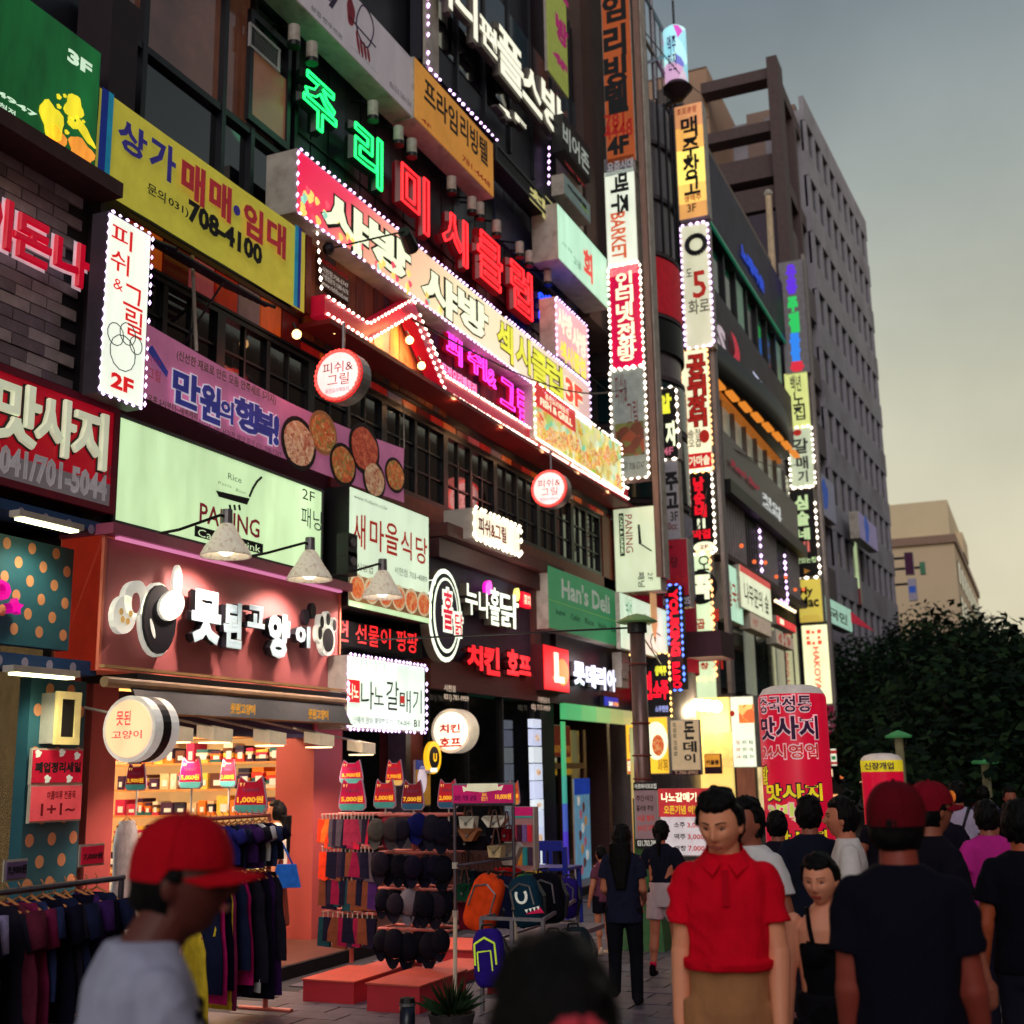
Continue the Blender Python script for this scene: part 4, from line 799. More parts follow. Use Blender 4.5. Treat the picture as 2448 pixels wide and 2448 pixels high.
for x_,y_,rx,ry in ((1768,850,.15,.17),(1712,800,.055,.095),(1725,725,.05,.09),(1768,705,.05,.09),(1812,745,.048,.085)):
 fdisc(x_,y_,rx,ry,wp_,-.06,.0,'paw_pad_edge');fdisc(x_,y_,rx*.72,ry*.76,pbs,.001,.008,'paw_pad')
for x_,y_ in ((1608,690),(1655,645)):fdisc(x_,y_,.055,.085,pbs,-.03,.02,'small_paw')
# plain emblem in place of the shop's figure: dark oval badge, pale swirl
fdisc(578,705,.235,.33,wp_,-.04,.0,'badge_rim');fdisc(578,705,.215,.305,pbs,.001,.03,'badge_oval')
fdisc(640,610,.16,.14,wp_,.031,.06,'pale_patch',wob=.12,rot=.3);fdisc(425,560,.13,.18,wp_,-.06,.0,'pale_curl',wob=.15);fdisc(420,590,.05,.09,fasc,.001,.01,'curl_hole');fdisc(350,670,.13,.18,wp_,-.06,.0,'pale_knob',wob=.1);fdisc(700,440,.06,.15,wp_,.0,.03,'pale_tip');fdisc(520,770,.02,.09,wp_,.031,.036,'shine',rot=.4)
for x_,y_ in ((320,650),(385,665),(330,705),(365,718)):fdisc(x_,y_,.025,.03,mat('sand_dot',(230,190,110),bump=0,es=.2),.001,.006,'spot')
# rolled awning
t_=thing('shop_awning','half rolled black awning with small yellow words over the pink shop','awning',(10.3,7.0,2.55))
MB().box(8.2,6.95,2.66,12.3,7.55,2.72).build('cassette',black,t_);MB().tube((7.75,6.9,2.62),(11.45,6.9,2.62),.045,n=10).build('roller',mat('cream_rail',(150,120,90)),t_)
MB().box(7.8,6.95,2.74,11.7,7.0,2.765).build('gold_rail',mat('gold_rail',(190,150,100),rough=.4),t_)
MB().add([(8.05,6.88,2.6),(11.4,6.88,2.6),(11.3,6.72,2.38),(8.0,6.72,2.38),(8.05,6.9,2.6),(11.4,6.9,2.6),(11.3,6.74,2.38),(8.0,6.74,2.38)],[(0,3,2,1),(4,5,6,7),(0,1,5,4),(1,2,6,5),(2,3,7,6),(3,0,4,7)]).build('canopy_cloth',black,t_)
ap=FP(6.7);yl=mat('awning_yellow',(226,160,40),bump=0,es=.6)
for x_,y_,x2,y2 in ((540,1260,600,1310),(1075,1290,1245,1375),(1620,1330,1758,1410)):
 a0_,z1_=ap.at('zH',x_,y_);a1_,z0_=ap.at('zH',x2,y2);put_text(t_,ap,'못된고양이',a0_,z1_,a1_,z0_,yl,d=.02,bold=.04)
MB().box(8.0,6.7,2.365,11.3,6.73,2.38).build('hem_piping',mat('hem_gold',(170,110,60)),t_)
for i_,(x_,y_) in enumerate(((700,1500),(985,1505),(1370,1530),(1715,1545),(2010,1600))):
 pl_=FP(6.8);a_,z_=pl_.at('zH',x_,y_)
 q_=thing('awning_floodlight',['cream floodlight next to the round peach sign','second cream floodlight from the round peach sign','third cream floodlight under the awning','fourth cream floodlight, in front of the pink pillar','cream floodlight right of the pink pillar, under the white grill sign'][i_],'lamp',(a_,6.8,z_),'floodlights under the awning')
 MB().hexa([(a_-.14,6.72,z_-.06),(a_+.14,6.72,z_-.07),(a_+.14,6.72,z_+.04),(a_-.14,6.72,z_+.05),(a_-.12,6.92,z_-.03),(a_+.12,6.92,z_-.03),(a_+.12,6.92,z_+.08),(a_-.12,6.92,z_+.08)]).build('housing',mat('flood_cream',(226,206,170),es=.35),q_)
 MB().box(a_-.12,6.73,z_-.085,a_+.12,6.9,z_-.072).build('lens',glow('flood_lens',(255,224,170),2.5),q_);MB().tube((a_-.45,7.4,z_+.22),(a_,6.85,z_+.06),.012).build('arm',offw,q_)
 spot('flood_light',(a_,6.78,z_-.12),(a_+.4,6.9,z_-2),60,(255,180,140),.08,130)
# drum sign on the awning end
t,a,z,r=round_sign('round peach lit sign with a dark side band below the pink fascia','zH',375,1470,232,7.95,None,ledw,[('못된',-.45,.55,.1,.1,mat('coral_print',(236,90,90),bump=0,es=.5),.02),('고양이',-.6,-.05,.55,-.3,MATS.get('coral_print') or rdl,.02)],thick=.3,face=(252,196,150),es=1.0,hang=False,rim=(236,232,224),bulbs_=False)
MB().poly(XP(7.95),[(a+r*1.006*math.cos(2*math.pi*i/32),z+r*1.006*math.sin(2*math.pi*i/32)) for i in range(32)],-.2,-.1).build('dark_band',pbs,t)
# ------------------------------------------------------------------ NEXT SHOPS
s=Sign('led_ticker','dark LED ticker board with red scrolling words',FP(7.3),'zB',100,690,885,1065,.15,black,navy)
for ch,b_ in (('편',(60,690,195,905)),('선',(262,735,362,925)),('물',(382,755,476,955)),('이',(495,775,585,972)),('팡',(640,795,735,1000)),('팡',(740,815,836,1015))):s.t(ch,'zB',*b_,glow('led_word_red',(255,30,36),1.5),bold=.01)
s=Sign('white_grill_sign','white lit sign with violet LED edge and thin black brush letters',FP(6.95),'zB',190,1025,905,1740,.35,lit('white_mint_light',(214,238,218),.92),offw)
for ch,b_ in (('나',(312,1262,430,1530)),('노',(432,1320,522,1490)),('갈',(545,1262,660,1540)),('매',(668,1350,770,1565)),('기',(790,1345,872,1570))):s.t(ch,'zB',*b_,dark_txt,bold=.0)
s.t('■','zB',668,1405,710,1475,rdl,d=.02)
a0_,z1_=s.pl.at('zB',180,1250);a1_,z0_=s.pl.at('zB',295,1470);MB().pbox(s.pl,max(a0_,s.a0),z0_,a1_,z1_,.013,.02).build('red_label',lit('label_red',(206,30,40),.7,samp='NONE'),s.o)
s.t('나노','zB',192,1290,280,1440,crw,d=.024);s.t('단체석 완비 예약번호 031-704-0045','zB',240,1590,770,1690,gi,bold=.0);s.t('B1','zB',800,1625,852,1695,gi,bold=.02)
s.border(ledp,.09,.02,-.01,.03)
pointl('led_light',((s.a0+s.a1)/2,6.7,s.z0-.15),8,(214,120,255),.2)
MB().box(12.44,7.45,.12,14.3,7.6,2.9).build if 0 else None
# dark entrance between pink shop and chicken pub
E1=thing('basement_entrance','dark stair entrance between the pink pillar and brown post','shop',(13.4,7.6,.12))
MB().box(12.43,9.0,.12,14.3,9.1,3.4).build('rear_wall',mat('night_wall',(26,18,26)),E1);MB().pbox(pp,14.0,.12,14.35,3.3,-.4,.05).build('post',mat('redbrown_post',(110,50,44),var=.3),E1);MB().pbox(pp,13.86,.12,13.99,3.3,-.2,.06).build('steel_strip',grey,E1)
MB().pbox(pp,12.43,2.85,14.0,3.4,-.4,-.02).build('lintel',navy,E1)
s=Sign('violet_script','faint violet glowing script in the dark entrance',FP(8.3),'zG',760,-20,915,70,0,None,None);s.t('사랑해','zG',765,-10,910,62,glow('violet_tube',(130,60,255),.8),bold=-.01)
s=Sign('blue_side_banner','narrow blue and yellow hanging banner on the brown post',FP(7.2),'zG',940,120,1058,470,.02,mat('banner_gold',(190,140,50),es=.12,bump=0),offw,cat='banner')  # banner colours emit slightly, standing in for street light
s.rect('blue_head',0,0,1,.2,mat('banner_navy',(30,60,150),es=.2,bump=0));s.disc('white_badge',.4,.42,.12,.17,bw);s.tf('생맥주',.1,.2,.95,.34,dark_txt,bold=.04);s.tf('Cass',.2,.04,.8,.16,white_txt)
# chicken pub
CH=thing('chicken_pub_front','dark pub front framed in brown boards with white glowing letters','shop',(16.5,7.6,.12))
brd=mat('plum_board',(92,50,46),rough=.6,var=.3,scale=4,stretch=(.5,1,8),bump=.3)
cp=FP(7.4)
MB().pbox(cp,14.36,2.95,19.0,3.35,-.3,.06).build('lower_beam',brd,CH);MB().pbox(cp,14.5,5.0,18.9,5.18,-.3,.25).build('cornice',brd,CH);MB().pbox(cp,14.5,4.72,18.9,4.98,-.3,.12).build('cornice',mat('plum_board2',(74,40,40),rough=.6,var=.3,stretch=(.5,1,8)),CH)
MB().pbox(cp,14.36,3.35,18.3,4.72,-.3,-.02).build('backing_wall',mat('violet_grey_wall',(52,46,66),rough=.75,var=.45,scale=2),CH)
MB().pbox(cp,18.0,3.35,18.3,4.72,-.2,.05).build('side_post',brd,CH);MB().pbox(cp,18.3,.12,18.9,4.72,-.3,.0).build('side_post',mat('night_post',(18,14,22)),CH)
cells=[(14.4,15.55),(15.6,16.75),(16.8,17.95)]
for a,b in cells:MB().pbox(cp,a,.9,b,2.9,-.06,-.03).build('window_pane',glassy('pub_window',(16,14,20),tr=.35),CH)
for a in (14.36,15.555,16.755,17.955):MB().pbox(cp,a,.12,a+.05,2.95,-.1,.02).build('window_post',black,CH)
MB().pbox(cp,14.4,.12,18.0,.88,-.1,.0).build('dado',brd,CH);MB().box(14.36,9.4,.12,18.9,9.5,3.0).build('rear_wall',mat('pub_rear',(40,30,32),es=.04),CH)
s=Sign('yellow_window_sign','dim yellow arched sign seen through the pub window',FP(8.3),'zG',1432,175,1560,250,0,mat('arch_yellow',(170,160,60),es=.5,bump=0),None);s.tf('통닭호프',.1,.2,.95,.85,dark_txt,bold=.05)
MB().poly(s.pl,[(s.a0+(s.a1-s.a0)*(.5+.5*math.cos(t)),s.z1+.12*math.sin(t)) for t in np.linspace(0,math.pi,10)],.0,.02).build('arch_top',mat('arch_green',(120,150,110),es=.4),s.o)
tl_=thing('leaded_lamp','green leaded glass lampshade glowing behind the pub window','lamp',(17.2,8.1,2.5));a_,z_=FP(8.1).at('zB',1440,1800)
MB().lathe((a_,8.1,z_),[(.1,.25),(.35,.15),(.5,-.05),(.55,-.2)],16).build('lamp_shade',voro('leaded_green',[(30,110,90),(70,160,130),(20,80,80)],14,es=.7),tl_)
letw=thing('white_script_letters','white glowing handwritten letters on the violet grey wall','sign',(17,7.4,4.2));lw=FP(7.25)
lws=lit('letter_milk',(240,250,226),1.25,samp='AUTO')
for ch,b_ in (('누',(1285,362,1400,665)),('나',(1410,425,1510,690)),('홀',(1510,395,1605,762)),('닭',(1605,440,1780,788))):
 a0_,z1_,a1_,z0_=ink(lw,'zB',*b_);put_text(letw,lw,ch,a0_,z1_,a1_,z0_,mat('letter_dim_side',(110,104,92)),d=-.12,ext=.115,bold=.02,name='channel_letter');put_text(letw,lw,ch,a0_,z1_,a1_,z0_,lws,d=.0,bold=.02,name='letter_face')
fdisc(1503,405,.1,.13,lit('heart_magenta',(230,20,190),1.2),-.05,.0,'heart',k='zB',pln=lw,tt=letw,wob=.25);fdisc(1770,470,.06,.12,lit('heart_yellow',(240,230,120),1.1),-.05,.0,'heart',k='zB',pln=lw,tt=letw,wob=.2)
a0_,z1_=lw.at('zB',1812,440);a1_,z0_=lw.at('zB',1890,600);MB().pbox(lw,a0_,z0_,a1_,z1_,-.06,0).build('seal_box',lit('seal_red',(220,10,40),1.1),letw);put_text(letw,lw,'쪼끼\n쪼끼',a0_+.04,z1_-.04,a1_-.04,z0_+.04,crw,d=.01)
chk=thing('red_channel_letters','red channel letters for chicken and beer under the white ones','sign',(17.3,7.4,3.7));rch=lit('letter_pure_red',(245,14,30),1.3)
for ch,b_ in (('치',(1300,925,1450,1172)),('킨',(1455,940,1605,1222)),('호',(1668,968,1780,1222)),('프',(1780,1030,1892,1220))):
 a0_,z1_,a1_,z0_=ink(lw,'zB',*b_);put_text(chk,lw,ch,a0_,z1_,a1_,z0_,mat('dark_red_body',(90,6,16)),d=-.12,ext=.115,bold=.05,name='channel_letter');put_text(chk,lw,ch,a0_,z1_,a1_,z0_,rch,d=.0,bold=.05,name='letter_face')
pointl('red_letters_light',(17.6,6.9,3.6),8,(255,40,40),.3);pointl('white_letters_light',(17,6.9,4.5),10,(250,250,230),.3)
em=thing('round_hen_emblem','tilted round white outlined emblem left of the white script','sign',(15.2,7.3,4.1));ep=FP(7.15)
fdisc(1100,660,.48,.62,MATS['letter_dim_side'],-.14,-.01,'drum',k='zB',pln=ep,tt=em,n=28);fdisc(1100,660,.48,.62,lws,-.009,.0,'rim',k='zB',pln=ep,tt=em,n=28);fdisc(1100,660,.42,.56,mat('deep_teal',(16,40,44)),.001,.008,'ring_gap',k='zB',pln=ep,tt=em,n=28);fdisc(1100,660,.37,.5,lws,.009,.014,'ring',k='zB',pln=ep,tt=em,n=28);fdisc(1100,655,.33,.46,mat('violet_dark',(60,50,74)),.015,.02,'centre',k='zB',pln=ep,tt=em,n=28)
for ch,b_ in (('홀',(1062,420,1150,800)),('닭',(1168,640,1245,850))):
 a0_,z1_,a1_,z0_=ink(ep,'zB',*b_);put_text(em,ep,ch,a0_-.03,z1_+.04,a1_+.03,z0_-.04,lws,d=.024,bold=.1,name='letter_edge');put_text(em,ep,ch,a0_,z1_,a1_,z0_,lit('letter_cerise',(214,20,60),.9,samp='NONE'),d=.03,bold=.02)
for x_,y_,r_ in ((985,500,.6),(1030,420,.2),(960,590,1.0),(965,650,1.5)):fdisc(x_,y_,.17,.045,lws,-.1,.0,'feather',k='zB',pln=ep,tt=em,rot=r_-.9)
s=Sign('phone_board','pale phone number lettering on the brown beam of the chicken pub',FP(7.33),'zB',1040,1285,1070,1300,0,None,None)
fl_=mat('faded_cream',(200,180,160),bump=0,es=.5);s.t('서현점','zB',1078,1298,1185,1372,fl_,bold=.03);s.t('031) 781-9959','zB',1078,1385,1308,1472,fl_,bold=.04);s.t('가맹점문의','zL',1095,252,1205,318,fl_,bold=.03);s.t('02) 717-9959','zL',1036,320,1212,400,fl_,bold=.04)
round_sign('round cream lit sign with red words hanging over the pub entrance','zL',300,568,205,14.2,None,ledw,[('치킨',-.55,.3,.5,-.1,rdl,.04),('호프',-.55,-.3,.55,-.72,rdl,.04)],thick=.26,face=(250,240,212),es=1.15,hang=False,rim=(228,214,190),bulbs_=False)
pointl('round_light',(13.9,6.2,2.4),16,(255,226,180),.25)
s=Sign('yellow_oval_sign','little yellow oval lit sign behind the round cream sign',FP(7.1),'zL',105,735,188,895,.08,None,None);s.disc('oval',.5,.5,.2,.2,lit('oval_yellow',(236,180,30),1.1),-.05,.0);s.disc('oval_inner',.5,.5,.14,.14,dark_txt,.001,.004);s.tf('U',.3,.25,.7,.75,lit('oval_yellow',(0,0,0),1),bold=.05)
s=Sign('small_white_sign','tiny white glowing sign under the yellow oval one',FP(7.1),'zL',105,900,172,960,.06,lit('tiny_white',(220,235,225),1.1),offw)
# small white lit sign standing on the cornice
s=Sign('bulb_framed_sign','small bright sign framed with bulbs standing on the cornice',FP(7.0),'z5',1018,1215,1282,1490,.45,lit('small_white_hot',(250,242,214),.9),offw)
s.t('피쉬&그릴','z5',1045,1265,1205,1420,mat('dim_red_print',(120,24,24),bump=0,es=.1),bold=.03);s.border(glow('bulb_hot',(255,236,200),4),.15,.034,-.01,.03);pointl('bulb_sign_light',((s.a0+s.a1)/2,6.6,s.z0-.1),10,(255,230,190),.3)
# LED poster column and green framed entrance
LP=thing('poster_column','narrow lit column of dish posters beside the green door frame','sign',(18.7,7.0,.2));lp=FP(7.15)
for i_,(y0,y1) in enumerate(((458,548),(552,712),(716,868),(872,1030),(1034,1200),(1206,1300),(1306,1452),(1456,1668),(1674,1830))):
 a0_,z1_=lp.at('zL',1042+y0*.03,y0);a1_,z0_=lp.at('zL',1122+y0*.03,y1);MB().pbox(lp,a0_,z0_+.01,a1_,z1_,-.08,.0).build('poster',lit('poster_white%d'%(i_%3),[(206,216,236),(196,204,232),(216,226,232)][i_%3],.9,samp='NONE'),LP)
 if i_%2:MB().poly(lp,[((a0_+a1_)/2+(a1_-a0_)*.28*math.cos(t),(z0_+z1_)/2+(z1_-z0_)*.2*math.sin(t)) for t in np.linspace(0,6.0,12)],.001,.004).build('dish_picture',voro('dish_pale',[(226,180,140),(240,225,200),(190,120,90)],20,es=.7),LP)
LO=thing('burger_shop_front','dark shop fascia with red square logo over a wood framed door','shop',(21,7.4,.12));lo=FP(7.35)
MB().pbox(lo,18.95,2.98,22.9,4.25,-.3,0).build('fascia',mat('fascia_dark',(26,20,34),rough=.4,var=.3),LO)
def ledbar(nm,m_,b0,b1):MB().pbox(lo,*b0,*b1).build(nm,m_,LO)
gcols=[(90,210,130),(120,214,130),(160,214,130),(190,206,130),(206,206,140)]
for i_ in range(5):MB().pbox(lo,19.06+i_*.76,2.7,19.06+(i_+1)*.76,2.96,.0,.1).build('frame_header',lit('frame_g%d'%i_,gcols[i_],.48,var=.05),LO)
vc=[(80,210,130),(80,206,140),(80,190,170),(84,110,210),(90,70,220),(100,80,230)]
for i_ in range(6):z1_=2.66-i_*.44;MB().pbox(lo,19.06,z1_-.44,19.16,z1_,.0,.05).build('frame_post',lit('frame_v%d'%i_,vc[i_],.45,var=.05),LO)
vr=[(206,206,140),(220,196,120),(230,176,100),(230,150,90)]
for i_ in range(4):z1_=2.66-i_*.66;MB().pbox(lo,22.72,z1_-.66,22.86,z1_,.0,.12).build('frame_post',lit('frame_r%d'%i_,vr[i_],.5,var=.05),LO)
wdf=mat('door_wood',(88,46,30),rough=.5,var=.35,stretch=(6,6,.6));rp=FP(7.9)
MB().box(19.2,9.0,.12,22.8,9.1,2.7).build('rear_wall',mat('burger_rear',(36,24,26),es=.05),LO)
for x0_,x1_ in ((19.3,19.42),(20.35,20.5),(21.5,21.65)):MB().pbox(rp,x0_,.12,x1_,2.6,-.05,.05).build('door_post',wdf,LO)
MB().pbox(rp,19.3,1.9,21.6,2.0,-.04,.06).build('door_rail',wdf,LO)
for x0_,x1_,z0_,z1_ in ((19.42,20.35,.2,1.9),(20.5,21.5,.2,1.9),(19.42,20.35,2.0,2.58),(20.5,21.5,2.0,2.58)):MB().pbox(rp,x0_,z0_,x1_,z1_,-.01,.01).build('door_pane',MATS['pub_window'],LO)
s=Sign('red_phone_poster','dark red poster with yellow digits in the green framed doorway',FP(7.75),'zL',1240,510,1405,812,.02,mat('poster_dark_red',(150,16,20),es=.12,bump=0),offw,cat='poster');s.tf('600-9999',.02,.62,.92,.88,mat('amber_print',(220,150,60),es=.2,bump=0),bold=.03)
s=Sign('ice_cream_banner','tall blue standing banner with ice cream cones by the door',FP(7.2),'zL',1432,1010,1600,1925,.02,mat('banner_sky',(120,180,214),rough=.5,var=.3,es=.25,bump=0),offw,cat='banner')  # light on the banner is put in as weak emission
s.rect('blue_head',0,0,1,.16,mat('royal_blue',(20,70,190),es=.3,bump=0));s.tf('Ice Time',.2,.04,.9,.11,white_txt)
for i_ in range(11):s.disc('sundae_picture',.25+.5*((i_*.618)%1),.22+i_*.068,.06,.08,[mat('ic_white',(230,226,214),es=.3,bump=0),mat('ic_brown',(120,70,60),es=.2,bump=0),mat('ic_pink',(200,110,130),es=.25,bump=0),mat('ic_gold',(214,150,70),es=.25,bump=0)][i_%4],.0125+i_*.0005,.016+i_*.0005,wob=.15)
s=Sign('burger_sign','red square logo with white L beside glowing white letters',FP(7.2),'zC',372,1248,680,1828,.2,lit('logo_red',(235,20,30),1.1),mat('dark_red_side',(80,10,26)))
s.disc('orange_blob',.72,.55,(s.a1-s.a0)*.24,(s.z1-s.z0)*.3,lit('logo_orange',(245,140,30),1.1,samp='NONE'));wv=lit('logo_white',(250,246,220),1.2,samp='NONE')
s.rect('letter_upright',.38,.14,.54,.74,wv,.02,.03);s.rect('letter_foot',.38,.66,.76,.8,wv,.02,.029)
for ch,b_ in (('롯',(725,1448,868,1738)),('데',(868,1485,990,1765)),('리',(990,1510,1110,1788)),('아',(1112,1540,1225,1808))):
 a0_,z1_,a1_,z0_=ink(s.pl,'zC',*b_);put_text(s.o,s.pl,ch,a0_,z1_,a1_,z0_,grey,d=-.14,ext=.13,bold=.06,name='channel_letter');put_text(s.o,s.pl,ch,a0_,z1_,a1_,z0_,lit('letter_cool_white',(226,230,255),1.3),d=.0,bold=.06,name='letter_face')
pointl('burger_light',(20.6,6.8,3.6),14,(255,230,230),.3)
s=Sign('open_sign','small blue sign reading 24 open at the fascia end',FP(7.25),'zC',1078,1848,1245,1990,.08,lit('open_blue',(10,40,160),1.0),navy);s.tf('24',.3,.5,.55,.9,wv,bold=.05);s.tf('OPEN',.56,.5,.98,.9,lit('open_amber',(240,150,50),1,samp='NONE'),bold=.05)
s=Sign('green_deli_sign','flat green sign with pale lettering and a thin yellow line',FP(7.15),'zC',425,335,1280,1298,.4,mat('deli_green',(56,128,84),rough=.5,var=.12,scale=2,bump=0,es=.55),offw)
s.t("Han's Deli",'zC',580,490,1142,905,mat('deli_print',(176,186,170),bump=0,es=.35),bold=.03)
s.rect('thin_line',0,.545,.98,.552,mat('lime_line',(150,190,80),es=.3,bump=0),.013,.016)
for i_,w_ in enumerate(('Spaghetti','Cutlet','Rice','Noodles','Salad')):s.tf(w_,.08+i_*.19,.66,.2+i_*.19,.76,mat('deli_dark_print',(26,60,44),bump=0,es=.1),bold=.01)
for i_,y_ in enumerate((1400,1600)):a_,z_=FP(7.2).at('zC',1280,y_+60);q_=thing('ballast_box',['upper','lower'][i_]+' small beige box fixed on the post after the burger sign','box',(a_,7.2,z_));MB().box(a_-.22,7.12,z_-.16,a_+.22,7.3,z_+.16).build('body',offw,q_);MB().box(a_-.24,7.1,z_-.01,a_+.24,7.119,z_+.01).build('clip',grey,q_)
# ------------------------------------------------------------------ SIGN COLUMNS projecting over the street
def column(name,label,X,k,xl,xr,y0,y1,face,side=None,group=None,depth=.4,k2=None,yaw=0.0,**kw):
 pl_=Plane((X,0,0),(yaw,-1,0))
 s=Sign(name,label,pl_,k,xl,y0,xr,y1,depth,face,side or offw,group=group,k2=k2,**kw);return s
def vt(s,chars,k,x0,y0,x1,y1,m,gap=.12,**kw):
 n=len(chars);h=(y1-y0)/n
 for i,ch in enumerate(chars):
  if ch!=' ':s.t(ch,k,x0,y0+i*h+h*gap/2,x1,y0+(i+1)*h-h*gap/2,m,**kw)
S1='first column of projecting signs';X1=22.9
pole=thing('sign_column_post','steel edge post carrying the first column of projecting signs','post',(X1,-XP(X1).at('zC',1700,600)[0],3.6),None)
a0_,z_=XP(X1).at('zC',1690,640);a1_,_=XP(X1).at('zC',1768,640)
MB().pbox(XP(X1),a0_+.02,5.55,a1_,19.5,-.4,.05).build('post',mat('aged_pink_steel',(150,116,104),rough=.5,var=.3,stretch=(4,4,.5)),pole);MB().pbox(XP(X1),a1_+.005,5.55,a1_+.03,19.5,-.4,-.05).build('edge_strip',offw,pole)
s=column('orange_column_sign','tall orange projecting sign with black letters and 4F, at column top',X1,'z3',545,760,-420,905,mat('orange_deep',(176,82,36),var=.15,scale=1.2,bump=0,es=.4),group=None,yaw=-.0)
for ch,b_ in (('프',(560,-280,705,-165)),('라',(560,-140,705,-30)),('임',(565,-15,705,108)),('리',(572,160,708,308)),('빙',(575,330,712,475)),('텔',(580,480,718,628))):s.t(ch,'z3',*b_,dark_txt,bold=.045)
s.t('781-','z3',580,655,738,705,orr,bold=.02);s.t('4448','z3',580,715,742,765,orr,bold=.02);s.t('4F','z3',595,785,722,862,dark_txt,bold=.05)
s=column('grey_name_strip','narrow grey strip of faint white letters under the orange sign',X1,'z3',578,755,905,972,mat('strip_slate',(104,106,116),es=.1,bump=0));s.tf('요즘시대',.1,.2,.95,.75,mat('faint_white',(196,190,196)),bold=.03)
s=column('white_beer_sign','white projecting sign with sideways black and orange words',X1,'z3',578,775,978,1545,lit('white_soft_light',(226,234,214),.85))
s.t('맥주','z3',612,995,725,1205,dark_txt,rot=True,bold=.035);s.t('BARKET','z3',615,1212,708,1458,mat('orange_print',(230,110,70),bump=0,es=.5),rot=True,bold=.03)
s=column('crimson_phone_sign','crimson projecting sign with bulbs round it and white stacked letters',X1,'z6',130,330,-140,415,lit('crimson_light',(200,10,66),.8))
for ch,b_ in (('인',(170,-110,268,-35)),('터',(170,-28,272,50)),('넷',(172,60,275,158)),('전',(178,178,282,255)),('화',(180,245,288,320)),('방',(182,315,292,378))):s.t(ch,'z6',*b_,crw,bold=.03)
s.tf('CAVERY',.15,.02,.8,.07,mat('pink_print',(230,120,150),es=.4,bump=0));s.border(ledw,.14,.035,-.01,.03)
s=column('grey_pub_sign','grey projecting sign with red words and a food picture, bulb framed',X1,'z6',140,358,440,1040,mat('grey_green_face',(140,148,142),es=.3,bump=0))
s.t('피쉬&','z6',165,465,238,630,mat('wine_print',(130,30,40)),bold=.0);s.t('그릴','z6',232,615,300,755,MATS['wine_print'],bold=.0);s.rect('food_picture',.08,.5,.92,.8,voro('roast_print',[(90,50,40),(150,70,40),(60,40,30),(120,120,60)],6,es=.3));s.tf('예약 708-5747',.2,.85,.9,.93,gi,bold=0);s.border(ledw,.14,.033,-.01,.03)
s=column('pale_pan_sign','pale green projecting sign with sideways words and frying pan',X1,'zC',1185,1745,-300,632,lit('pale_column_light',(206,220,184),.8),k2='zC')
s.z1=s.z1
s.t('PANING','z6',222,1258,272,1470,MATS['crimson_print'],rot=True,bold=.01);a0_,z1_=s.pl.at('z6',188,1250);a1_,z0_=s.pl.at('z6',224,1490);MB().pbox(s.pl,a0_,z0_,a1_,z1_,.013,.018).build('black_label',dark_txt,s.o)
s.t('CAFE & DRINK','z6',194,1262,218,1480,MATS['label_green_print'],rot=True,d=.02);MB().poly(s.pl,[s.pl.at('z6',*p) for p in ((295,1312),(308,1312),(318,1420),(302,1425))],.013,.018).build('pan_drawing',dark_txt,s.o);MB().tube(s.pl.P(*s.pl.at('z6',312,1422),.015),s.pl.P(*s.pl.at('z6',375,1462),.015),.015).build('pan_handle',dark_txt,s.o)
s.t('2F','z6',352,1582,382,1630,dark_txt,rot=True,bold=.0);s.t('패닝','z6',295,1582,338,1665,dark_txt,rot=True)
s=Sign('pencil_sign','mint sign with a pencil drawing behind the street lamp',FP(6.95),'zC',1255,650,1820,1450,.08,lit('mint_pale_light',(206,230,200),.9),offw)
for x_,c_,w_ in ((1625,(226,180,110),.5),(1640,(60,50,50),.12)):pass
a_,z_=s.pl.at('zC',1640,700);MB().poly(s.pl,[(a_-.22,z_+.12),(a_-.22,z_-.55),(a_,z_-.95),(a_+.22,z_-.55),(a_+.22,z_+.12)],.013,.018).build('pencil_drawing',mat('pencil_wood',(222,180,120),es=.5,bump=0),s.o);MB().poly(s.pl,[(a_-.07,z_-.82),(a_,z_-.95),(a_+.07,z_-.82)],.019,.023).build('pencil_lead',dark_txt,s.o)
s.t('낙서','zC',1320,700,1400,960,mat('teal_print',(110,180,150),es=.3,bump=0));s.t('학교','zC',1530,900,1610,1060,gi);s.t('C','zC',1600,1100,1740,1380,MATS['chef_line'] if 'chef_line' in MATS else gi,bold=-.02)
# cylinder stair tower
TW=thing('round_stair_tower','grey round corner tower banded with signs between the sign columns','building',(26.4,8.6,0));tc_=(26.2,8.5,0)
MB().lathe(tc_,[(1.55,0),(1.55,17.4)],40).build('shaft',mat('tower_steel',(112,104,110),rough=.35,metal=.4,var=.3,stretch=(1,1,.3)),TW,True)
for z_ in (7.5,9.2,10.4,11.9,13.4,14.8,16.2):MB().lathe(tc_,[(1.56,z_),(1.62,z_+.02),(1.62,z_+.12),(1.56,z_+.14)],40).build('ring_band',mat('tower_band',(76,66,72),var=.3),TW)
for z0_,z1_,m_ in ((12.0,13.35,mat('tower_red',(170,20,36),es=.35,bump=0)),(9.35,10.35,glassy('tower_glass',(30,60,66))),(11.1,11.85,black),(7.65,9.1,glassy('tower_glass',(30,60,66))),(5.6,7.4,mat('tower_grey_panel',(130,126,136),es=.1)),(3.9,5.5,mat('tower_red2',(140,10,36),es=.3,bump=0))):
 n=26;V=[];Fc=[]
 for i in range(n+1):
  t=math.pi*(1.02+.75*i/n)
  for z in (z0_,z1_):V.append((tc_[0]+1.63*math.cos(t),tc_[1]+1.63*math.sin(t),z))
 for i in range(n):Fc.append((2*i,2*i+2,2*i+3,2*i+1))
 me_obj('curved_panel',V,Fc,m_,TW,True)
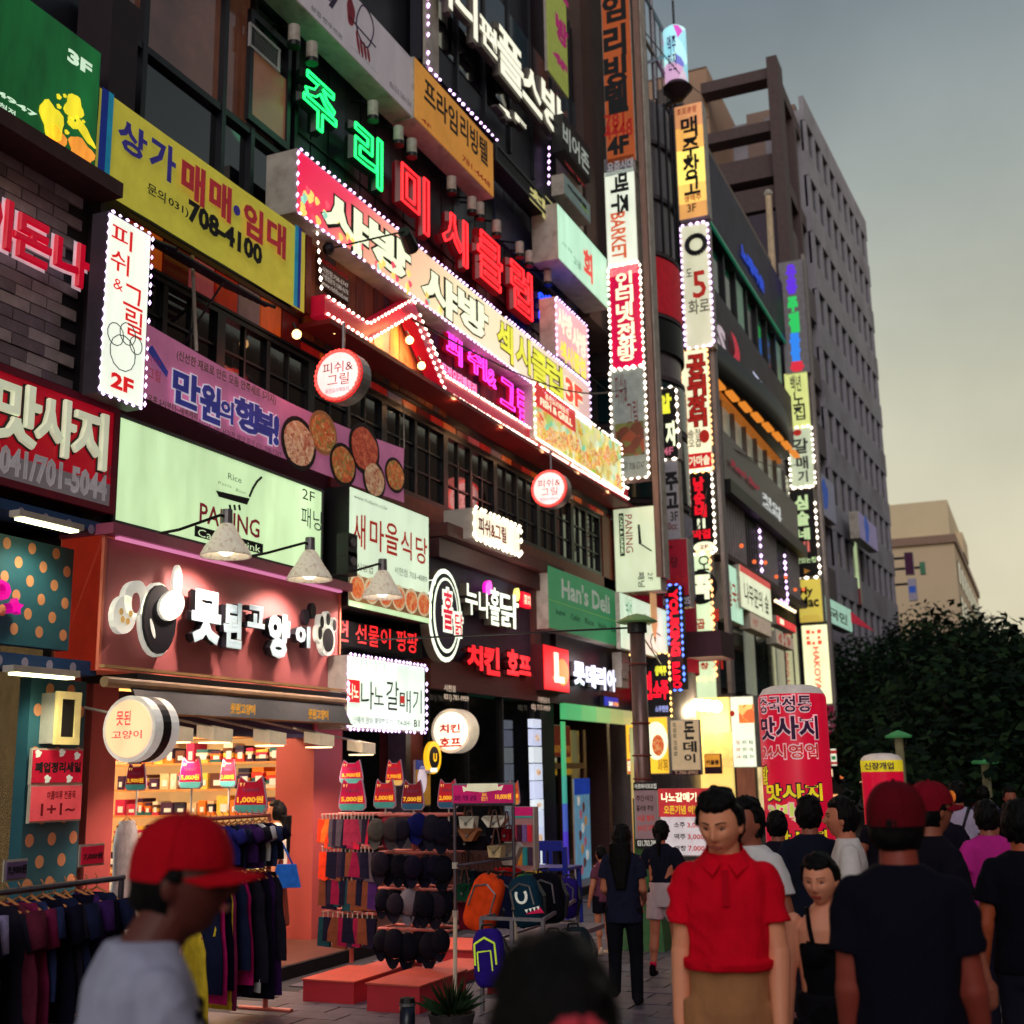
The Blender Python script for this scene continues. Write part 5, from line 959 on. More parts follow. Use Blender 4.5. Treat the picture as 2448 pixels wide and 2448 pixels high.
for i_ in range(14):
 t=math.pi*(1.02+.75*i_/13);MB().tube((tc_[0]+1.64*math.cos(t),tc_[1]+1.64*math.sin(t),13.5),(tc_[0]+1.64*math.cos(t),tc_[1]+1.64*math.sin(t),17.4),.03,n=5).build('tower_mullion',navy,TW)
for i_ in range(8):MB().box(25.0+i_*.45,7.3,17.4,25.03+i_*.45,7.33,20.5).build('roof_rail',grey,TW)
MB().tube((24.8,7.3,20.5),(28.6,7.3,20.5),.05).tube((24.8,7.3,19.2),(28.6,7.3,19.2),.05).tube((24.8,7.3,17.9),(28.6,7.3,20.5),.04).tube((26.5,7.3,18.0),(26.5,7.3,22.5),.04).build('roof_rail',grey,TW)
for nm_,lb_,b_,f_,tx in (('black_yellow_sign','black sign with yellow letter and white letters, bulb framed, on the tower',(398,548,530,935),black,(('알',(400,580,490,680),lim,.05),('파',(392,730,440,865),crw,.05),('자',(450,730,518,865),crw,.05),('4F',(438,878,498,915),mat('pink_print',(230,120,150)),.03))),
('grey_tower_sign','grey sign with two black letters and 3F on the round tower',(410,955,540,1395),mat('tower_grey_face',(140,138,146),es=.2,bump=0),(('주',(440,1020,528,1115),dark_txt,.05),('고',(444,1135,528,1218),dark_txt,.05),('3F',(480,1240,525,1290),dark_txt,.02),('500cc',(428,1305,520,1338),MATS['wine_print'],.02))),
('red_tower_sign','dark red board with faint words low on the round tower',(432,1400,590,1715),mat('tower_red2',(140,10,36)),(('미당',(440,1500,525,1555),dark_txt,.02),('순대국',(450,1600,580,1650),mat('dull_red_print',(170,20,24)),.02)))):
 s=column(nm_,lb_,24.4,'z6',b_[0],b_[2],b_[1],b_[3],f_,depth=.3)
 for ch,q_,m_,bo in tx:s.t(ch,'z6',*q_,m_,bold=bo)
 if nm_=='black_yellow_sign':s.border(ledw,.17,.04,-.01,.03)
s=column('number_tower_board','dark board with faint phone digits under the red tower board',24.4,'z6',436,596,1718,1775,black,depth=.3);s.tf('00-01 705',.02,.2,.98,.8,mat('faint_white',(196,190,196)),bold=.02)
# balloon style hanging lantern
t_=thing('cylinder_lantern_sign','blue lit cylinder sign with dark conical foot above the second column','sign',(27.5,6.9,17));pl_=XP(27.5);a_,z_=pl_.at('z3',975,180);_,z0_=pl_.at('z3',975,480);a1_,_=pl_.at('z3',1045,300);r_=abs(a1_-a_)
MB().lathe((27.5,-a_,z0_),[(0,z_-z0_+.12),(r_*.6,z_-z0_+.1),(r_,z_-z0_),(r_,0),(0,0)],20).build('lit_drum',voro('lantern_print',[(90,70,190),(190,240,240),(120,200,220),(220,240,230),(200,80,180)],2.2,es=.95),t_,True)
MB().lathe((27.5,-a_,z0_),[(r_*.9,0),(r_*1.35,-.15),(r_*.5,-.45),(0,-.5)],20).build('foot_cone',mat('lantern_foot',(40,14,26)),t_);MB().tube((27.5,-a_,z0_-.4),(27.5,8,z0_-.8),.06).tube((27.5,-a_,z_+.1),(27.5,-a_,z_+.9),.03).build('bracket',navy,t_)
put_text(t_,XP(27.5-r_),'맥주\n한잔',a_-r_*.4,z_-.3,a_+r_*.4,z0_+.2,mat('violet_print',(90,60,140)),d=.05)
# second column
X2=28.6
s=column('amber_beer_sign','glowing amber projecting sign with five stacked black letters',X2,'z3',972,1168,612,1215,None,k2='z3')
for i_,(f0,f1,c_,e_) in enumerate(((0,.2,(222,150,100),.8),(.2,.4,(240,176,90),.95),(.4,.7,(255,226,110),1.15),(.7,.87,(246,196,100),1.0),(.87,1,(222,160,90),.85))):s.rect('face_panel',.03,f0,.97,f1,lit('amber_%d'%i_,c_,e_),.002,.012)
for ch,b_ in (('맥',(1010,672,1110,770)),('주',(1018,790,1118,880)),('창',(1022,885,1122,1005)),('고',(1028,1010,1125,1092))):s.t(ch,'z3',*b_,dark_txt,bold=.03)
s.tf('호프광장',.1,.02,.8,.08,MATS['dull_red_print'],d=.016);s.tf('생맥주',.2,.8,.8,.86,MATS['dull_red_print'],d=.016);s.tf('3F',.3,.88,.6,.95,dark_txt,d=.016)
s=column('ivory_dragon_sign','ivory projecting sign with black ring and red figure five',X2,'z3',1008,1200,1285,1960,lit('ivory_light',(216,216,184),.75),k2='z3');s.z0=s.pl.at('z6',560,318)[1]
a_,z_=s.pl.at('z3',1100,1385);W_=s.a1-s.a0
mb=MB();[mb.tube(s.pl.P(a_+.24*math.cos(t),z_+.24*math.sin(t),.02),s.pl.P(a_+.24*math.cos(t+.3),z_+.24*math.sin(t+.3),.02),.07,n=6) for t in np.arange(0,6.2,.3)];mb.build('ink_ring',dark_txt,s.o)
s.t('5','z3',1075,1540,1160,1680,rdl,bold=.02);s.t('도','z3',1042,1525,1078,1565,gi);s.t('화로','z6',580,45,705,110,mat('faint_grey_print',(150,146,130),bump=0));s.border(ledp,.17,.04,-.01,.03)
s=column('ivory_pork_sign','ivory sign with four red letters and warm bulbs, second column',X2,'z6',535,722,335,1005,lit('ivory_hot_light',(250,240,200),1.0))
for ch,b_ in (('공',(570,358,682,465)),('뒤',(572,475,685,580)),('짱',(574,590,688,672)),('뒤',(576,665,690,755))):s.out(ch,'z6',*b_,rdl,mat('dark_outline',(46,34,30)),bold=.045,ob=.075)
s.tf('송정\n오겹',.15,.65,.6,.8,gi);s.disc('red_seal',.75,.72,.13,.17,rdl);s.rect('red_foot',.05,.85,.97,.97,MATS['label_red']);s.tf('가마솥',.15,.87,.9,.95,crw,d=.02);s.border(glow('bulb_amber',(255,180,110),3.5),.15,.036,-.01,.03)
s=column('black_red_column_sign','black sign with red stacked letters and white numeral, second column',X2,'zJ',540,815,120,850,black)
for ch,b_ in (('남',(605,162,712,280)),('순',(612,290,718,405)),('네',(620,415,735,525))):s.t(ch,'zJ',*b_,lit('letter_red4',(235,20,40),1.0,samp='NONE'),bold=.06)
s.t('Ⅱ','zJ',645,545,722,628,crw,bold=.02);s.t('막걸','zJ',605,650,770,722,MATS['letter_red4'],bold=.04);s.disc('cream_oval',.58,.925,.27,.13,crw);s.tf('2F',.4,.9,.75,.95,rdl,d=.02);s.border(ledw,.17,.042,-.01,.03)
s=column('mint_meat_sign','long mint sign with black ring badge and red letters, lowest in column',X2,'zJ',565,845,858,2480,lit('mint_column_light',(214,236,190),.95),k2='zJ');s.z0=s.pl.at('zD',1250,590)[1]
s.t('오','zJ',640,885,775,1015,dark_txt,bold=.01);s.t('-','zJ',770,1280,785,1340,dark_txt)
a_,z_=s.pl.at('zJ',675,1175);rr=.42;MB().poly(s.pl,[(a_+rr*math.cos(t),z_+rr*math.sin(t)) for t in np.linspace(0,6.1,26)],.013,.02).build('badge',dark_txt,s.o);put_text(s.o,s.pl,'쪽',a_-.28,z_+.3,a_+.28,z_-.3,crw,d=.025,bold=.06)
for ch,b_ in (('생',(765,1375,850,1490)),('곱',(640,1470,720,1560)),('창',(645,1590,735,1680)),('고',(775,1605,865,1705)),('막',(650,1750,750,1830)),('기',(790,1850,885,1930)),('창',(670,1870,755,1932))):s.t(ch,'zJ',*b_,rdl,bold=.04)
s.border(glow('bulb_amber',(255,180,110),3.5),.17,.04,-.01,.03)
for Xp,k_,x0_,x1_,za,zb in ((X2+.2,'z6',722,745,3.6,17.0),(43.2,'z6',1283,1300,3.4,20.5)):
 pl_=XP(Xp);a0_,_=pl_.at(k_,x0_,700);a1_,_=pl_.at(k_,x1_,700);q_=thing('sign_column_post','pale side post of the %s sign column'%('second' if Xp<30 else 'third'),'post',pl_.P(a0_,za));MB().pbox(pl_,a0_,za,a1_,zb,-.35,.0).build('post',mat('post_pale',(150,140,138),var=.2),q_);MB().pbox(pl_,a0_-.5,za-.08,a1_,za-.02,-.3,.0).build('foot_plate',grey,q_)
# vertical red neon sign on the side
s=Sign('red_neon_karaoke_sign','red neon sideways letters in a blue bulb border behind the lamp post',XP(24.0),'zD',750,-480,950,715,.3,black,black,k2='zD')
for tx_,y0_,y1_ in (('YOUKING',-440,330),('BAR',405,640)):s.t(tx_,'zD',765,y0_,905,y1_,lit('neon_letter_red',(250,10,40),1.4,samp='NONE'),rot=True,bold=.05)
s.t('O','zD',810,625,925,700,MATS['neon_letter_red'],bold=.05);s.border(glow('led_blue',(90,130,255),3),.12,.03,-.01,.03);pointl('neon_light',(23.6,6.6,4.2),12,(255,40,60),.3)
# framed sign behind the lamp post
s=Sign('bulb_framed_black_sign','black sign outlined in yellow bulbs with red glowing letters',XP(23.4),'zD',285,320,805,1060,.2,mat('black_face3',(24,20,34)),bbrown)
s.t('오천','zD',345,520,580,830,MATS['neon_letter_red'],bold=.06);s.t('소주','zD',585,620,770,830,MATS['neon_letter_red'],bold=.06);s.t('생맥주','zD',605,445,745,555,lim,bold=.05);s.t('소주한잔','zD',612,905,768,975,mat('cool_print',(150,160,220),es=.7,bump=0),bold=.05);s.border(glow('bulb_yellow',(255,200,110),4),.11,.026,0,.03)
s=Sign('yellow_noodle_sign','yellow lit sign with a bowl of food and red foot panel',XP(22.9),'zD',262,1045,780,1690,.3,lit('yellow_light',(244,186,50),1.1),offw)
s.t('칼국수','zD',290,1525,410,1670,rdl,bold=.04,d=.02);s.rect('red_foot',.03,.73,.36,.98,MATS['label_red'],.013,.016);s.t('칼국수','zD',295,1540,405,1660,crw,bold=.03,d=.03);s.disc('bowl_picture',.72,.42,.23,.36,crw,.013,.016);s.disc('food_picture',.76,.5,.12,.2,MATS['stew_print'],.017,.02);s.t('꼬치','zD',365,1200,410,1420,dark_txt,bold=.02);s.rect('red_seal',.08,.3,.2,.62,MATS['label_red']);s.t('김밥\n라면','zD',640,1520,765,1650,dark_txt,bold=.02)
s=Sign('tan_pork_sign','tan cloth sign with three stacked brush letters',XP(22.0),'zD',780,1072,1145,1702,.12,mat('tan_face',(190,164,128),es=.5,var=.12,bump=.05),offw)
for ch,b_ in (('돈',(938,1085,1072,1292)),('데',(932,1315,1096,1440)),('이',(945,1460,1080,1560))):s.t(ch,'zD',*b_,dark_txt,bold=.035)
s.t('삼겹살 전문점','zD',815,1095,870,1480,gi,rot=True);s.rect('brown_foot',.0,.91,1,1,mat('dark_plum',(60,20,40)));s.tf('T.706-0902',.1,.925,.9,.985,mat('tan_print',(190,150,120),es=.3,bump=0),d=.02)
s=Sign('orange_small_sign','small orange sign above dishes at the bright stall',XP(23.2),'zD',1175,1462,1375,1690,.1,mat('orange_small_face',(226,150,50),es=.7,bump=0),bbrown);s.tf('커플룸',.1,.3,.9,.55,bbrown,bold=.04);s.rect('brown_foot',0,.65,1,1,MATS['dark_plum'])
# bright yellow stall interior under column two
ST=thing('bright_stall','warm yellow lit open stall with curtains beneath the second column','shop',(27,6.6,.1))
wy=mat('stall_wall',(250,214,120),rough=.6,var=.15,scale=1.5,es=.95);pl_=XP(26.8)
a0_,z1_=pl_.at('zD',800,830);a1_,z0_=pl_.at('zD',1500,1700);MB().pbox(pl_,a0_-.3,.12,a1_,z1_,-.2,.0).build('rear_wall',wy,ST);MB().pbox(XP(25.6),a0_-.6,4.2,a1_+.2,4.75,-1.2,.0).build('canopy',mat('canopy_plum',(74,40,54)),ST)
for i_ in range(5):a_,z_=XP(26.4).at('zD',[950,1080,1160,1240,1330][i_],[880,890,900,905,915][i_]);MB().ball((26.3,-a_,z_),.13,10,6).build('hot_bulb',glow('stall_bulb',(255,240,190),9),ST);pointl('stall_light',(26.1,-a_,z_-.1),30,(255,210,120),.1)
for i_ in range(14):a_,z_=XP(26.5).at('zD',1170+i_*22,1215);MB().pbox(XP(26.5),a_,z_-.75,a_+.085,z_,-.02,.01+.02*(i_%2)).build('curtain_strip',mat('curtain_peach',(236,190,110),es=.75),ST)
s=Sign('menu_light_box','large white lit menu box with dish photos beside the bright stall',XP(25.0),'zD',1470,800,1790,1615,.5,lit('menu_white',(236,246,214),1.0),offw)
s.rect('dish_photo',.35,.12,1,.38,voro('dish_orange',[(240,150,60),(220,80,40),(250,220,120)],6,es=.85));s.disc('red_dot',.08,.24,.05,.06,rdl)
for i_ in range(9):s.tf(['전골','찌개','볶음','냉면','만두','국밥','수육','비빔','정식'][i_],.15+.28*(i_%3),.62+.1*(i_//3),.33+.28*(i_%3),.68+.1*(i_//3),rdl if i_%3==0 else gi)
# ------------------------------------------------------------------ THIRD BUILDING
B3=thing('balcony_building','third building with curved black canopy, slatted balconies and shop signs','building',(36,8,0));b3=FP(7.6)
MB().box(29.6,7.75,0,43.5,20,19.6).build('wall',mat('grey_wall3',(140,134,136),rough=.7,var=.2,scale=1.5),B3)
MB().pbox(b3,29.2,19.4,43.6,19.9,-.4,.1).build('parapet',stone,B3)
MB().pbox(b3,29.3,17.14,43.4,19.4,-.2,.25).build('dark_fascia',mat('fascia_grey3',(62,56,74),var=.5,scale=1),B3)
MB().pbox(b3,29.3,17.04,43.4,17.12,.2,.27).build('green_led_strip',lit('green_strip',(20,110,80),.45),B3)
for i_ in range(9):
 MB().pbox(b3,29.5+i_*1.53,15.0,29.5+i_*1.53+1.35,17.0,-.1,.0).build('window',gdark if i_%4 else mat('curtain_green',(120,150,130),es=.3),B3);MB().pbox(b3,29.4+i_*1.53,15.0,29.5+i_*1.53,17.03,-.1,.1).build('window_post',navy,B3)
s=Sign('blue_script_sign','dark fascia sign with bright blue script below the roof edge',FP(7.3),'zK',30,60,410,640,.05,None,None);s.t('노래타운','zK',225,270,410,640,mat('script_blue',(20,60,180),es=1.0,bump=0),bold=.07)
s=Sign('pale_script_sign','white and red script sign above the curved black canopy',FP(7.2),'z6',740,160,880,420,.1,None,None);s.t('S','z6',738,170,795,360,mat('script_pinkwhite',(210,190,200),es=.6,bump=0),bold=.05);s.t(')','z6',820,230,875,420,mat('script_red',(190,40,60),es=.7,bump=0),bold=.09)
s.t('THE CLUB','z6',945,450,1110,700,mat('script_bluewhite',(190,196,226),es=.8,bump=0),bold=.05)
MB().pbox(b3,29.3,13.1,43,15.0,-.1,.3).build('sign_band',mat('band_dark3',(84,76,86),var=.4,scale=1),B3)
n=24;V=[];Fc=[]
for i in range(n+1):
 x=29.5+11.3*i/n;yo=7.2-.7*math.sin(math.pi*min(1,(i/n)*1.0)*.5+.0)*(1-(i/n)**6)
 for z in (12.15,13.05):V+=[(x,yo,z)]
 V+=[(x,7.7,12.15),(x,7.7,13.05)]
for i in range(n):q=4*i;Fc+=[(q,q+4,q+5,q+1),(q+1,q+5,q+7,q+3),(q+2,q+6,q+4,q)]
me_obj('curved_canopy',V,Fc,black,B3,True)
amb=glow('canopy_amber',(255,150,50),.8,'AUTO')
for i_ in range(9):
 x=29.8+i_*1.22;yo=7.3-.6*math.sin(math.pi*.5*(x-29.5)/11.3);MB().box(x,yo,12.06,x+.9,yo+.2,12.14).build('canopy_light',amb,B3)
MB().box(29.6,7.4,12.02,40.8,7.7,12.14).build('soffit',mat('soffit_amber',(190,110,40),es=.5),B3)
for i_ in range(9):MB().pbox(b3,29.6+i_*1.53,10.65,30.98+i_*1.53,12.0,-.1,.0).build('window',mat('bright_curtain',(170,176,156),rough=.3,es=.28,var=.2),B3);MB().pbox(b3,29.45+i_*1.53,10.6,29.6+i_*1.53,12.0,-.1,.12).build('window_post',mat('post_grey3',(126,120,122)),B3)
MB().pbox(b3,30.6,9.15,41.2,10.6,-.1,.55).build('sign_band',mat('band_plum3',(52,40,56),var=.25,rough=.4),B3);MB().pbox(b3,30.2,8.78,41.2,9.14,-.1,.8).build('balcony_slab',black,B3)
s=Sign('plum_bar_sign','plum fascia sign with red script and white letters',FP(7.0),'z6',800,880,1130,1300,.05,None,None);s.t('Real Bar','z6',822,945,985,1125,mat('script_deep_red',(150,20,50),es=.6,bump=0),bold=.03);s.t('치어\n스타','z6',995,1125,1110,1300,mat('script_bluewhite2',(206,210,206),es=.7,bump=0),bold=.06)
for i_ in range(42):x=30.2+i_*.31;MB().box(x,7.05,7.2,x+.09,7.13,8.77).build('baluster',mat('baluster_grey',(150,144,148),rough=.5) if i_%14<9 else navy,B3) if x<41 else None
MB().box(30.1,6.95,7.05,41.2,7.7,7.19).build('balcony_slab',bbrown,B3);MB().box(30.1,7.6,7.2,43.1,7.62,8.77).build('balcony_glass',gdark,B3)
bulbs(B3,FP(6.95),[(34.2,8.6),(34.2,7.2)],ledp,.2,.05,.0);bulbs(B3,FP(6.95),[(37.8,8.4),(37.8,6.8),(36.6,6.8)],ledp,.2,.05,.0)
for i_ in range(7):MB().ball((31.5+i_*1.5,6.9,7.6-.2*(i_%2)),.06,8,5).build('orange_lamp',glow('orange_glow',(255,110,50),1.2),B3)
for nm_,lb_,k_,b_,m_,tx in (('mint_food_sign','mint lit sign with red letters under the slatted balcony','zJ',(890,935,1070,1530),lit('mint3',(176,220,190),.9),(('칼국수',.1,.3,.9,.75,rdl),)),
('ivory_banner_sign','ivory sign with red top band and thin green letters','zJ',(1030,960,1335,1500),lit('ivory3',(226,232,196),.85),(('나무꾼의 숲',.1,.35,.9,.85,mat('moss_print',(90,110,80),bump=0)),)),
('beige_small_sign','beige sign with faint writing under the ivory sign','zJ',(1130,1400,1330,1640),mat('beige_face',(206,184,160),es=.4,bump=0),(('수선',.1,.3,.3,.7,rdl),)),
('small_red_sign','small red glowing sign under a string of lamps','zJ',(1375,1430,1555,1600),lit('sign_red3',(220,20,40),1.0),(('I',.15,.2,.35,.8,crw),)),
('logo_board','beige board with a red ring of blocks, repeated logo','zJ',(1370,1570,1535,1760),mat('beige_face',(206,184,160)),())):
 s=Sign(nm_,lb_,FP(6.85 if nm_!='mint_food_sign' else 6.95),k_,*b_,.3,m_,offw)
 for body,x0,y0,x1,y1,mm in tx:s.tf(body,x0,y0,x1,y1,mm,bold=.02)
 if nm_=='ivory_banner_sign':s.rect('red_band',0,0,1,.16,MATS['label_red'])
 if nm_=='logo_board':
  for t in range(8):s.disc('logo_block',.45+.3*math.cos(t*.785),.5+.3*math.sin(t*.785),.1,.1,rdl,n=4)
for i_ in range(8):a_,z_=FP(6.9).at('zJ',1370+i_*25,1300+i_*14);q_=thing('string_lamp','%s warm bulb from the left in the short string over the small red sign'%['first','second','third','fourth','fifth','sixth','seventh','eighth'][i_],'lamp',(a_,6.9,z_),'string of bulbs over the red sign');MB().ball((a_,6.9,z_),.055,8,5).build('bulb',glow('string_bulb',(255,226,180),2.5),q_);MB().tube((a_,6.9,z_+.1),(a_,6.95,z_+.25),.02).build('cord',black,q_)
MB().pbox(b3,29.6,.1,43.2,7.0,-.3,-.05).build('shop_wall',mat('shopfront3',(60,48,48),var=.4,scale=.8),B3)
for i_,c_ in enumerate(((236,200,120),(120,70,50),(240,214,150),(110,90,80),(226,150,80))):MB().pbox(b3,30+i_*2.6,.3,32+i_*2.6,3.2,-.02,.02+.002*i_).build('shop_window',mat('shopwin_%d'%i_,c_,es=.8,var=.5,scale=1.5),B3)
for i_ in range(9):MB().pbox(b3,29.9+i_*1.48,3.9,31.1+i_*1.48,6.6,-.02,.03).build('window',glassy('mid_glass',(60,66,74)) if i_%3 else MATS['bright_curtain'],B3)
# flag pole
q_=thing('white_pole','thin pale pole rising beside the third sign column','pole',(42.0,7.4,14));pl_=XP(42.0);a_,z1_=pl_.at('zK',440,-120);a2_,z0_=pl_.at('zK',480,640);MB().tube(pl_.P(a2_,z0_-1),pl_.P(a_,z1_),.14,.11,8).build('shaft',mat('pole_cream',(206,180,150)),q_);MB().ball(pl_.P(a_,z1_),.16,8,5).build('finial',offw,q_)
# third column
X3=43.0
s=column('grey_neon_letter_sign','grey sign with violet, green and blue glowing stacked letters',X3,'zK',515,765,415,1255,mat('grey_column_face',(124,118,124),es=.15,bump=0),depth=1.0,side=mat('grey_side3',(110,104,108),es=.03))
for ch,b_,c_ in (('유',(570,430,660,530),'v'),('흥',(575,535,665,650),'v'),('주',(585,680,672,790),'g'),('점',(590,800,685,945),'g'),('룸',(600,960,690,1060),'b'),('쌀',(605,1060,695,1165),'b'),('롱',(605,1180,720,1245),'r')):s.t(ch,'zK',*b_,glow('neon3_'+c_,{'v':(90,20,220),'g':(10,200,90),'b':(20,130,240),'r':(220,10,50)}[c_],1.0),bold=.09)
s=column('lime_column_sign','lime yellow lit sign with dark brush letters, third column',X3,'zK',560,770,1268,1680,lit('lime_light',(206,214,130),.85),depth=.6);s.tf('백년',.25,.05,.7,.35,gi);s.tf('노',.3,.35,.8,.6,dark_txt);s.tf('집',.3,.6,.8,.85,gi)
s=column('pale_gull_sign','pale sign with black and red letters and bulb border, third column',X3,'z6',1145,1300,772,1090,lit('pale3',(190,200,170),.75),depth=.6);s.disc('red_dot',.4,.08,.15,.12,rdl)
for ch,b_ in (('갈',(1175,830,1262,905)),('매',(1190,930,1262,995)),('기',(1200,1010,1260,1070))):s.t(ch,'z6',*b_,dark_txt,bold=.03)
s.border(ledw,.2,.045,-.02,.03)
s=column('black_mint_letter_sign','black sign with pale mint stacked letters, third column',X3,'z6',1150,1325,1115,1605,black,depth=.6)
for ch,b_ in (('심',(1180,1150,1262,1225)),('술',(1188,1240,1268,1315)),('네',(1195,1335,1272,1395))):s.t(ch,'z6',*b_,mat('mint_letter',(190,216,160),es=.8,bump=0),bold=.05)
s.t('Ⅲ','z6',1212,1410,1270,1465,mat('salmon_letter',(214,110,100),es=.6,bump=0),bold=.04);s.tf('맛있는집',.1,.78,.9,.84,MATS['mint_letter']);s.tf('▶',.4,.9,.65,.96,mat('amber_print',(220,150,60)));s.border(ledw,.24,.055,-.02,.03)
s=column('gold_cartoon_sign','gold sign with two rows of dark rounded letters',X3,'zA',180,385,118,440,voro('gold_print',[(200,176,60),(220,200,90),(170,130,40)],1.2,es=.75),depth=.6);s.t('My','zA',195,175,305,250,dark_txt,bold=.04);s.t('Mac','zA',195,250,350,325,dark_txt,bold=.04)
s=column('white_block_logo_sign','tall cream lit sign with red block ring and sideways red name',X3,'zA',210,455,470,1075,lit('cream_hot',(248,246,190),1.05),depth=.6)
for t in range(8):a_,z_=s.pl.at('zA',310,560);r2=.19;MB().pbox(s.pl,a_+r2*round(math.cos(t*.785))-.07,z_+r2*round(math.sin(t*.785))-.07,a_+r2*round(math.cos(t*.785))+(.07 if t%2 else .03),z_+r2*round(math.sin(t*.785))+(.07 if t%2 else .03),.013,.02+.001*t).build('logo_block',lit('logo_coral',(236,80,70),.9,samp='NONE'),s.o)
s.t('HAKOYA','zA',300,635,372,970,MATS['logo_coral'],rot=True,bold=.03)
s=column('wine_column_sign','small wine red sign with white letters under the cream one',X3,'zA',395,482,1085,1310,mat('wine_face',(120,10,50),es=.4,bump=0),depth=.4);s.tf('부산',.1,.3,.85,.9,mat('faint_white',(196,190,196)),bold=.02)
# ------------------------------------------------------------------ TALL OFFICE BUILDING
TB=thing('tall_office_building','tall grey office block with long window bands and brown rooftop frame','building',(60,10,0))
tp=Plane((45,7.6,0),(math.cos(-.056),math.sin(-.056),0))
aE,_=tp.at('z6',1700,800);aE=abs(aE)
gw=mat('office_band',(156,152,164),rough=.7,var=.2,scale=.5,wear=((128,122,132),.35))
top=30.5
MB().pbox(tp,6.8,0,aE,31.2,-14,-.35).build('wall',gw,TB)
ln=aE-6.8
for z_ in np.arange(6.2,31,2.72):
 MB().pbox(tp,6.8,z_,aE,z_+1.2,-.35,-.13).build('spandrel',gw,TB)
 MB().pbox(tp,6.8,z_-1.52,aE,z_,-.34,-.25).build('window_band',gdark,TB)
nmul=0
fin=None
for z_ in np.arange(6.2,31,2.72):
 for i_ in range(10):
  a_=6.85+i_*(ln-.4)/9.2
  if fin is None:fin=MB().pbox(tp,a_,z_-1.52,a_+.36,z_,-.249,-.135).build('window_post',gw,TB);f0=(a_,z_)
  else:
   o=fin.copy();COL.objects.link(o);dv=np.array(tp.P(a_,z_))-np.array(tp.P(*f0));o.location=fin.location+Vector(dv)
  nmul+=1
bp2=mat('brown_frame_stone',(84,66,68),rough=.7,var=.2)
ep_=XP(46.5)  # end wall seen through the brown lattice
def zof(k,x,y):return ep_.at(k,x,y)
MB().pbox(ep_,-16,0,-7.7,24,-5,-1.2).build('end_wall',mat('end_wall_tile',(104,90,94),rough=.7,var=.15,scale=.6),TB)
aL,zT=ep_.at('z3',1130,320);a0_,z0_=ep_.at('z3',740,400)
MB().pbox(ep_.off(.0),a0_-1,0,aL,zT,-9,-.8).build('core_tower',mat('core_beige',(170,136,116),rough=.75,var=.12,scale=.5),TB)
for z_ in np.arange(10,zT,2.4):MB().pbox(ep_,a0_-1,z_,aL,z_+.06,-.79,-.77).build('joint_line',mat('joint_tan',(120,96,86)),TB)
aR,zR=ep_.at('z3',1560,330);aR0,_=ep_.at('z3',1500,330)
MB().pbox(ep_,aR0,0,aR,zR,-.9,.3).build('frame_post',bp2,TB)
for y0_,y1_ in ((400,490),(700,790)):
 _,za=ep_.at('z3',1500,y0_-10);_,zb=ep_.at('z3',1500,y1_-40);MB().pbox(ep_,aL-.1,zb,aR0,za,-.7,.1).build('frame_beam',bp2,TB)
for y0_ in (860,1040,1220,1400):_,za=ep_.at('z3',1500,y0_);MB().pbox(ep_,aL-2.5,za-1.0,aR0,za,-1.0,-.2).build('balcony_beam',bp2,TB);MB().pbox(ep_,aL-2.5,za-2.8,aR0,za-1.05,-1.1,-.9).build('window_band',gdark,TB)
for x0_ in (0.5,3.2,5.9):
 MB().box(46.6+x0_,7.55,zR-14,47.1+x0_,8.1,zR-.25*x0_).build('frame_post',bp2,TB)
for dz_ in (0,4.5,9,13):MB().box(46.8,7.6,zR-1.0-dz_,53,8.0,zR-.35-dz_).build('frame_beam',bp2,TB)
MB().box(51.9,7.75,0,54,10,31.6).build('stair_core',mat('core_beige2',(140,116,108),rough=.75,var=.12),TB)
MB().pbox(tp,1.5,0,6.6,24,-6,-.5).build('side_wing',mat('wing_plum',(66,54,70),var=.2),TB)
for z_ in np.arange(5.5,23,3.05):MB().pbox(tp,1.5,z_,6.6,z_+1.3,-.5,-.2).build('spandrel',mat('wing_band',(92,80,88)),TB)
# signs low on the tall building
for nm_,lb_,k_,b_,m_,tx in (('mint_awning_sign','large mint sign just above the treetops','zM',(245,960,485,1275),lit('mint4',(140,190,170),.7),'L'),('white_blue_sign','white board with blue shape high over the third column','zJ',(1745,80,1930,600),mat('blue_white_board',(150,150,170),es=.15),'b'),('lilac_sign','lilac white sign between the navy and the mint vertical ones','zM',(530,250,700,600),mat('lilac_board',(150,140,180),es=.25),'b')):
 s=Sign(nm_,lb_,tp.off(.6),k_,*b_,.4,m_,offw)
 if tx=='b':s.disc('blue_mark',.4,.45,.5,.6,mat('mark_blue',(50,90,180),es=.3,bump=0),wob=.2)
 else:s.tf('국민',.15,.35,.8,.8,mat('moss_print',(90,110,80)),bold=.03)
for nm_,lb_,X,b_,m_,c_ in (('navy_sign','navy vertical sign on the office block',58,(385,30,510,420),mat('navy_face',(30,26,90),es=.35,bump=0),('순진',(110,110,160))),('green_vertical_sign','pale green vertical sign with dark letters and brown foot',56,(415,440,560,1035),lit('pale4',(180,200,150),.75),('낙지수',(60,60,60))),('bright_mint_sign','very bright mint vertical sign over the trees',64,(622,670,765,1160),lit('mint5',(226,255,236),1.4),('진미각',(110,220,190)))):
 s=Sign(nm_,lb_,XP(X),'zM',*b_,.5,m_,offw);s.tf('\n'.join(c_[0]),.25,.12,.75,.85,mat('ink_'+nm_,c_[1],es=.4,bump=0),bold=.03)
 if nm_=='green_vertical_sign':s.rect('brown_foot',0,.78,1,1,mat('foot_red',(120,40,36),es=.2))
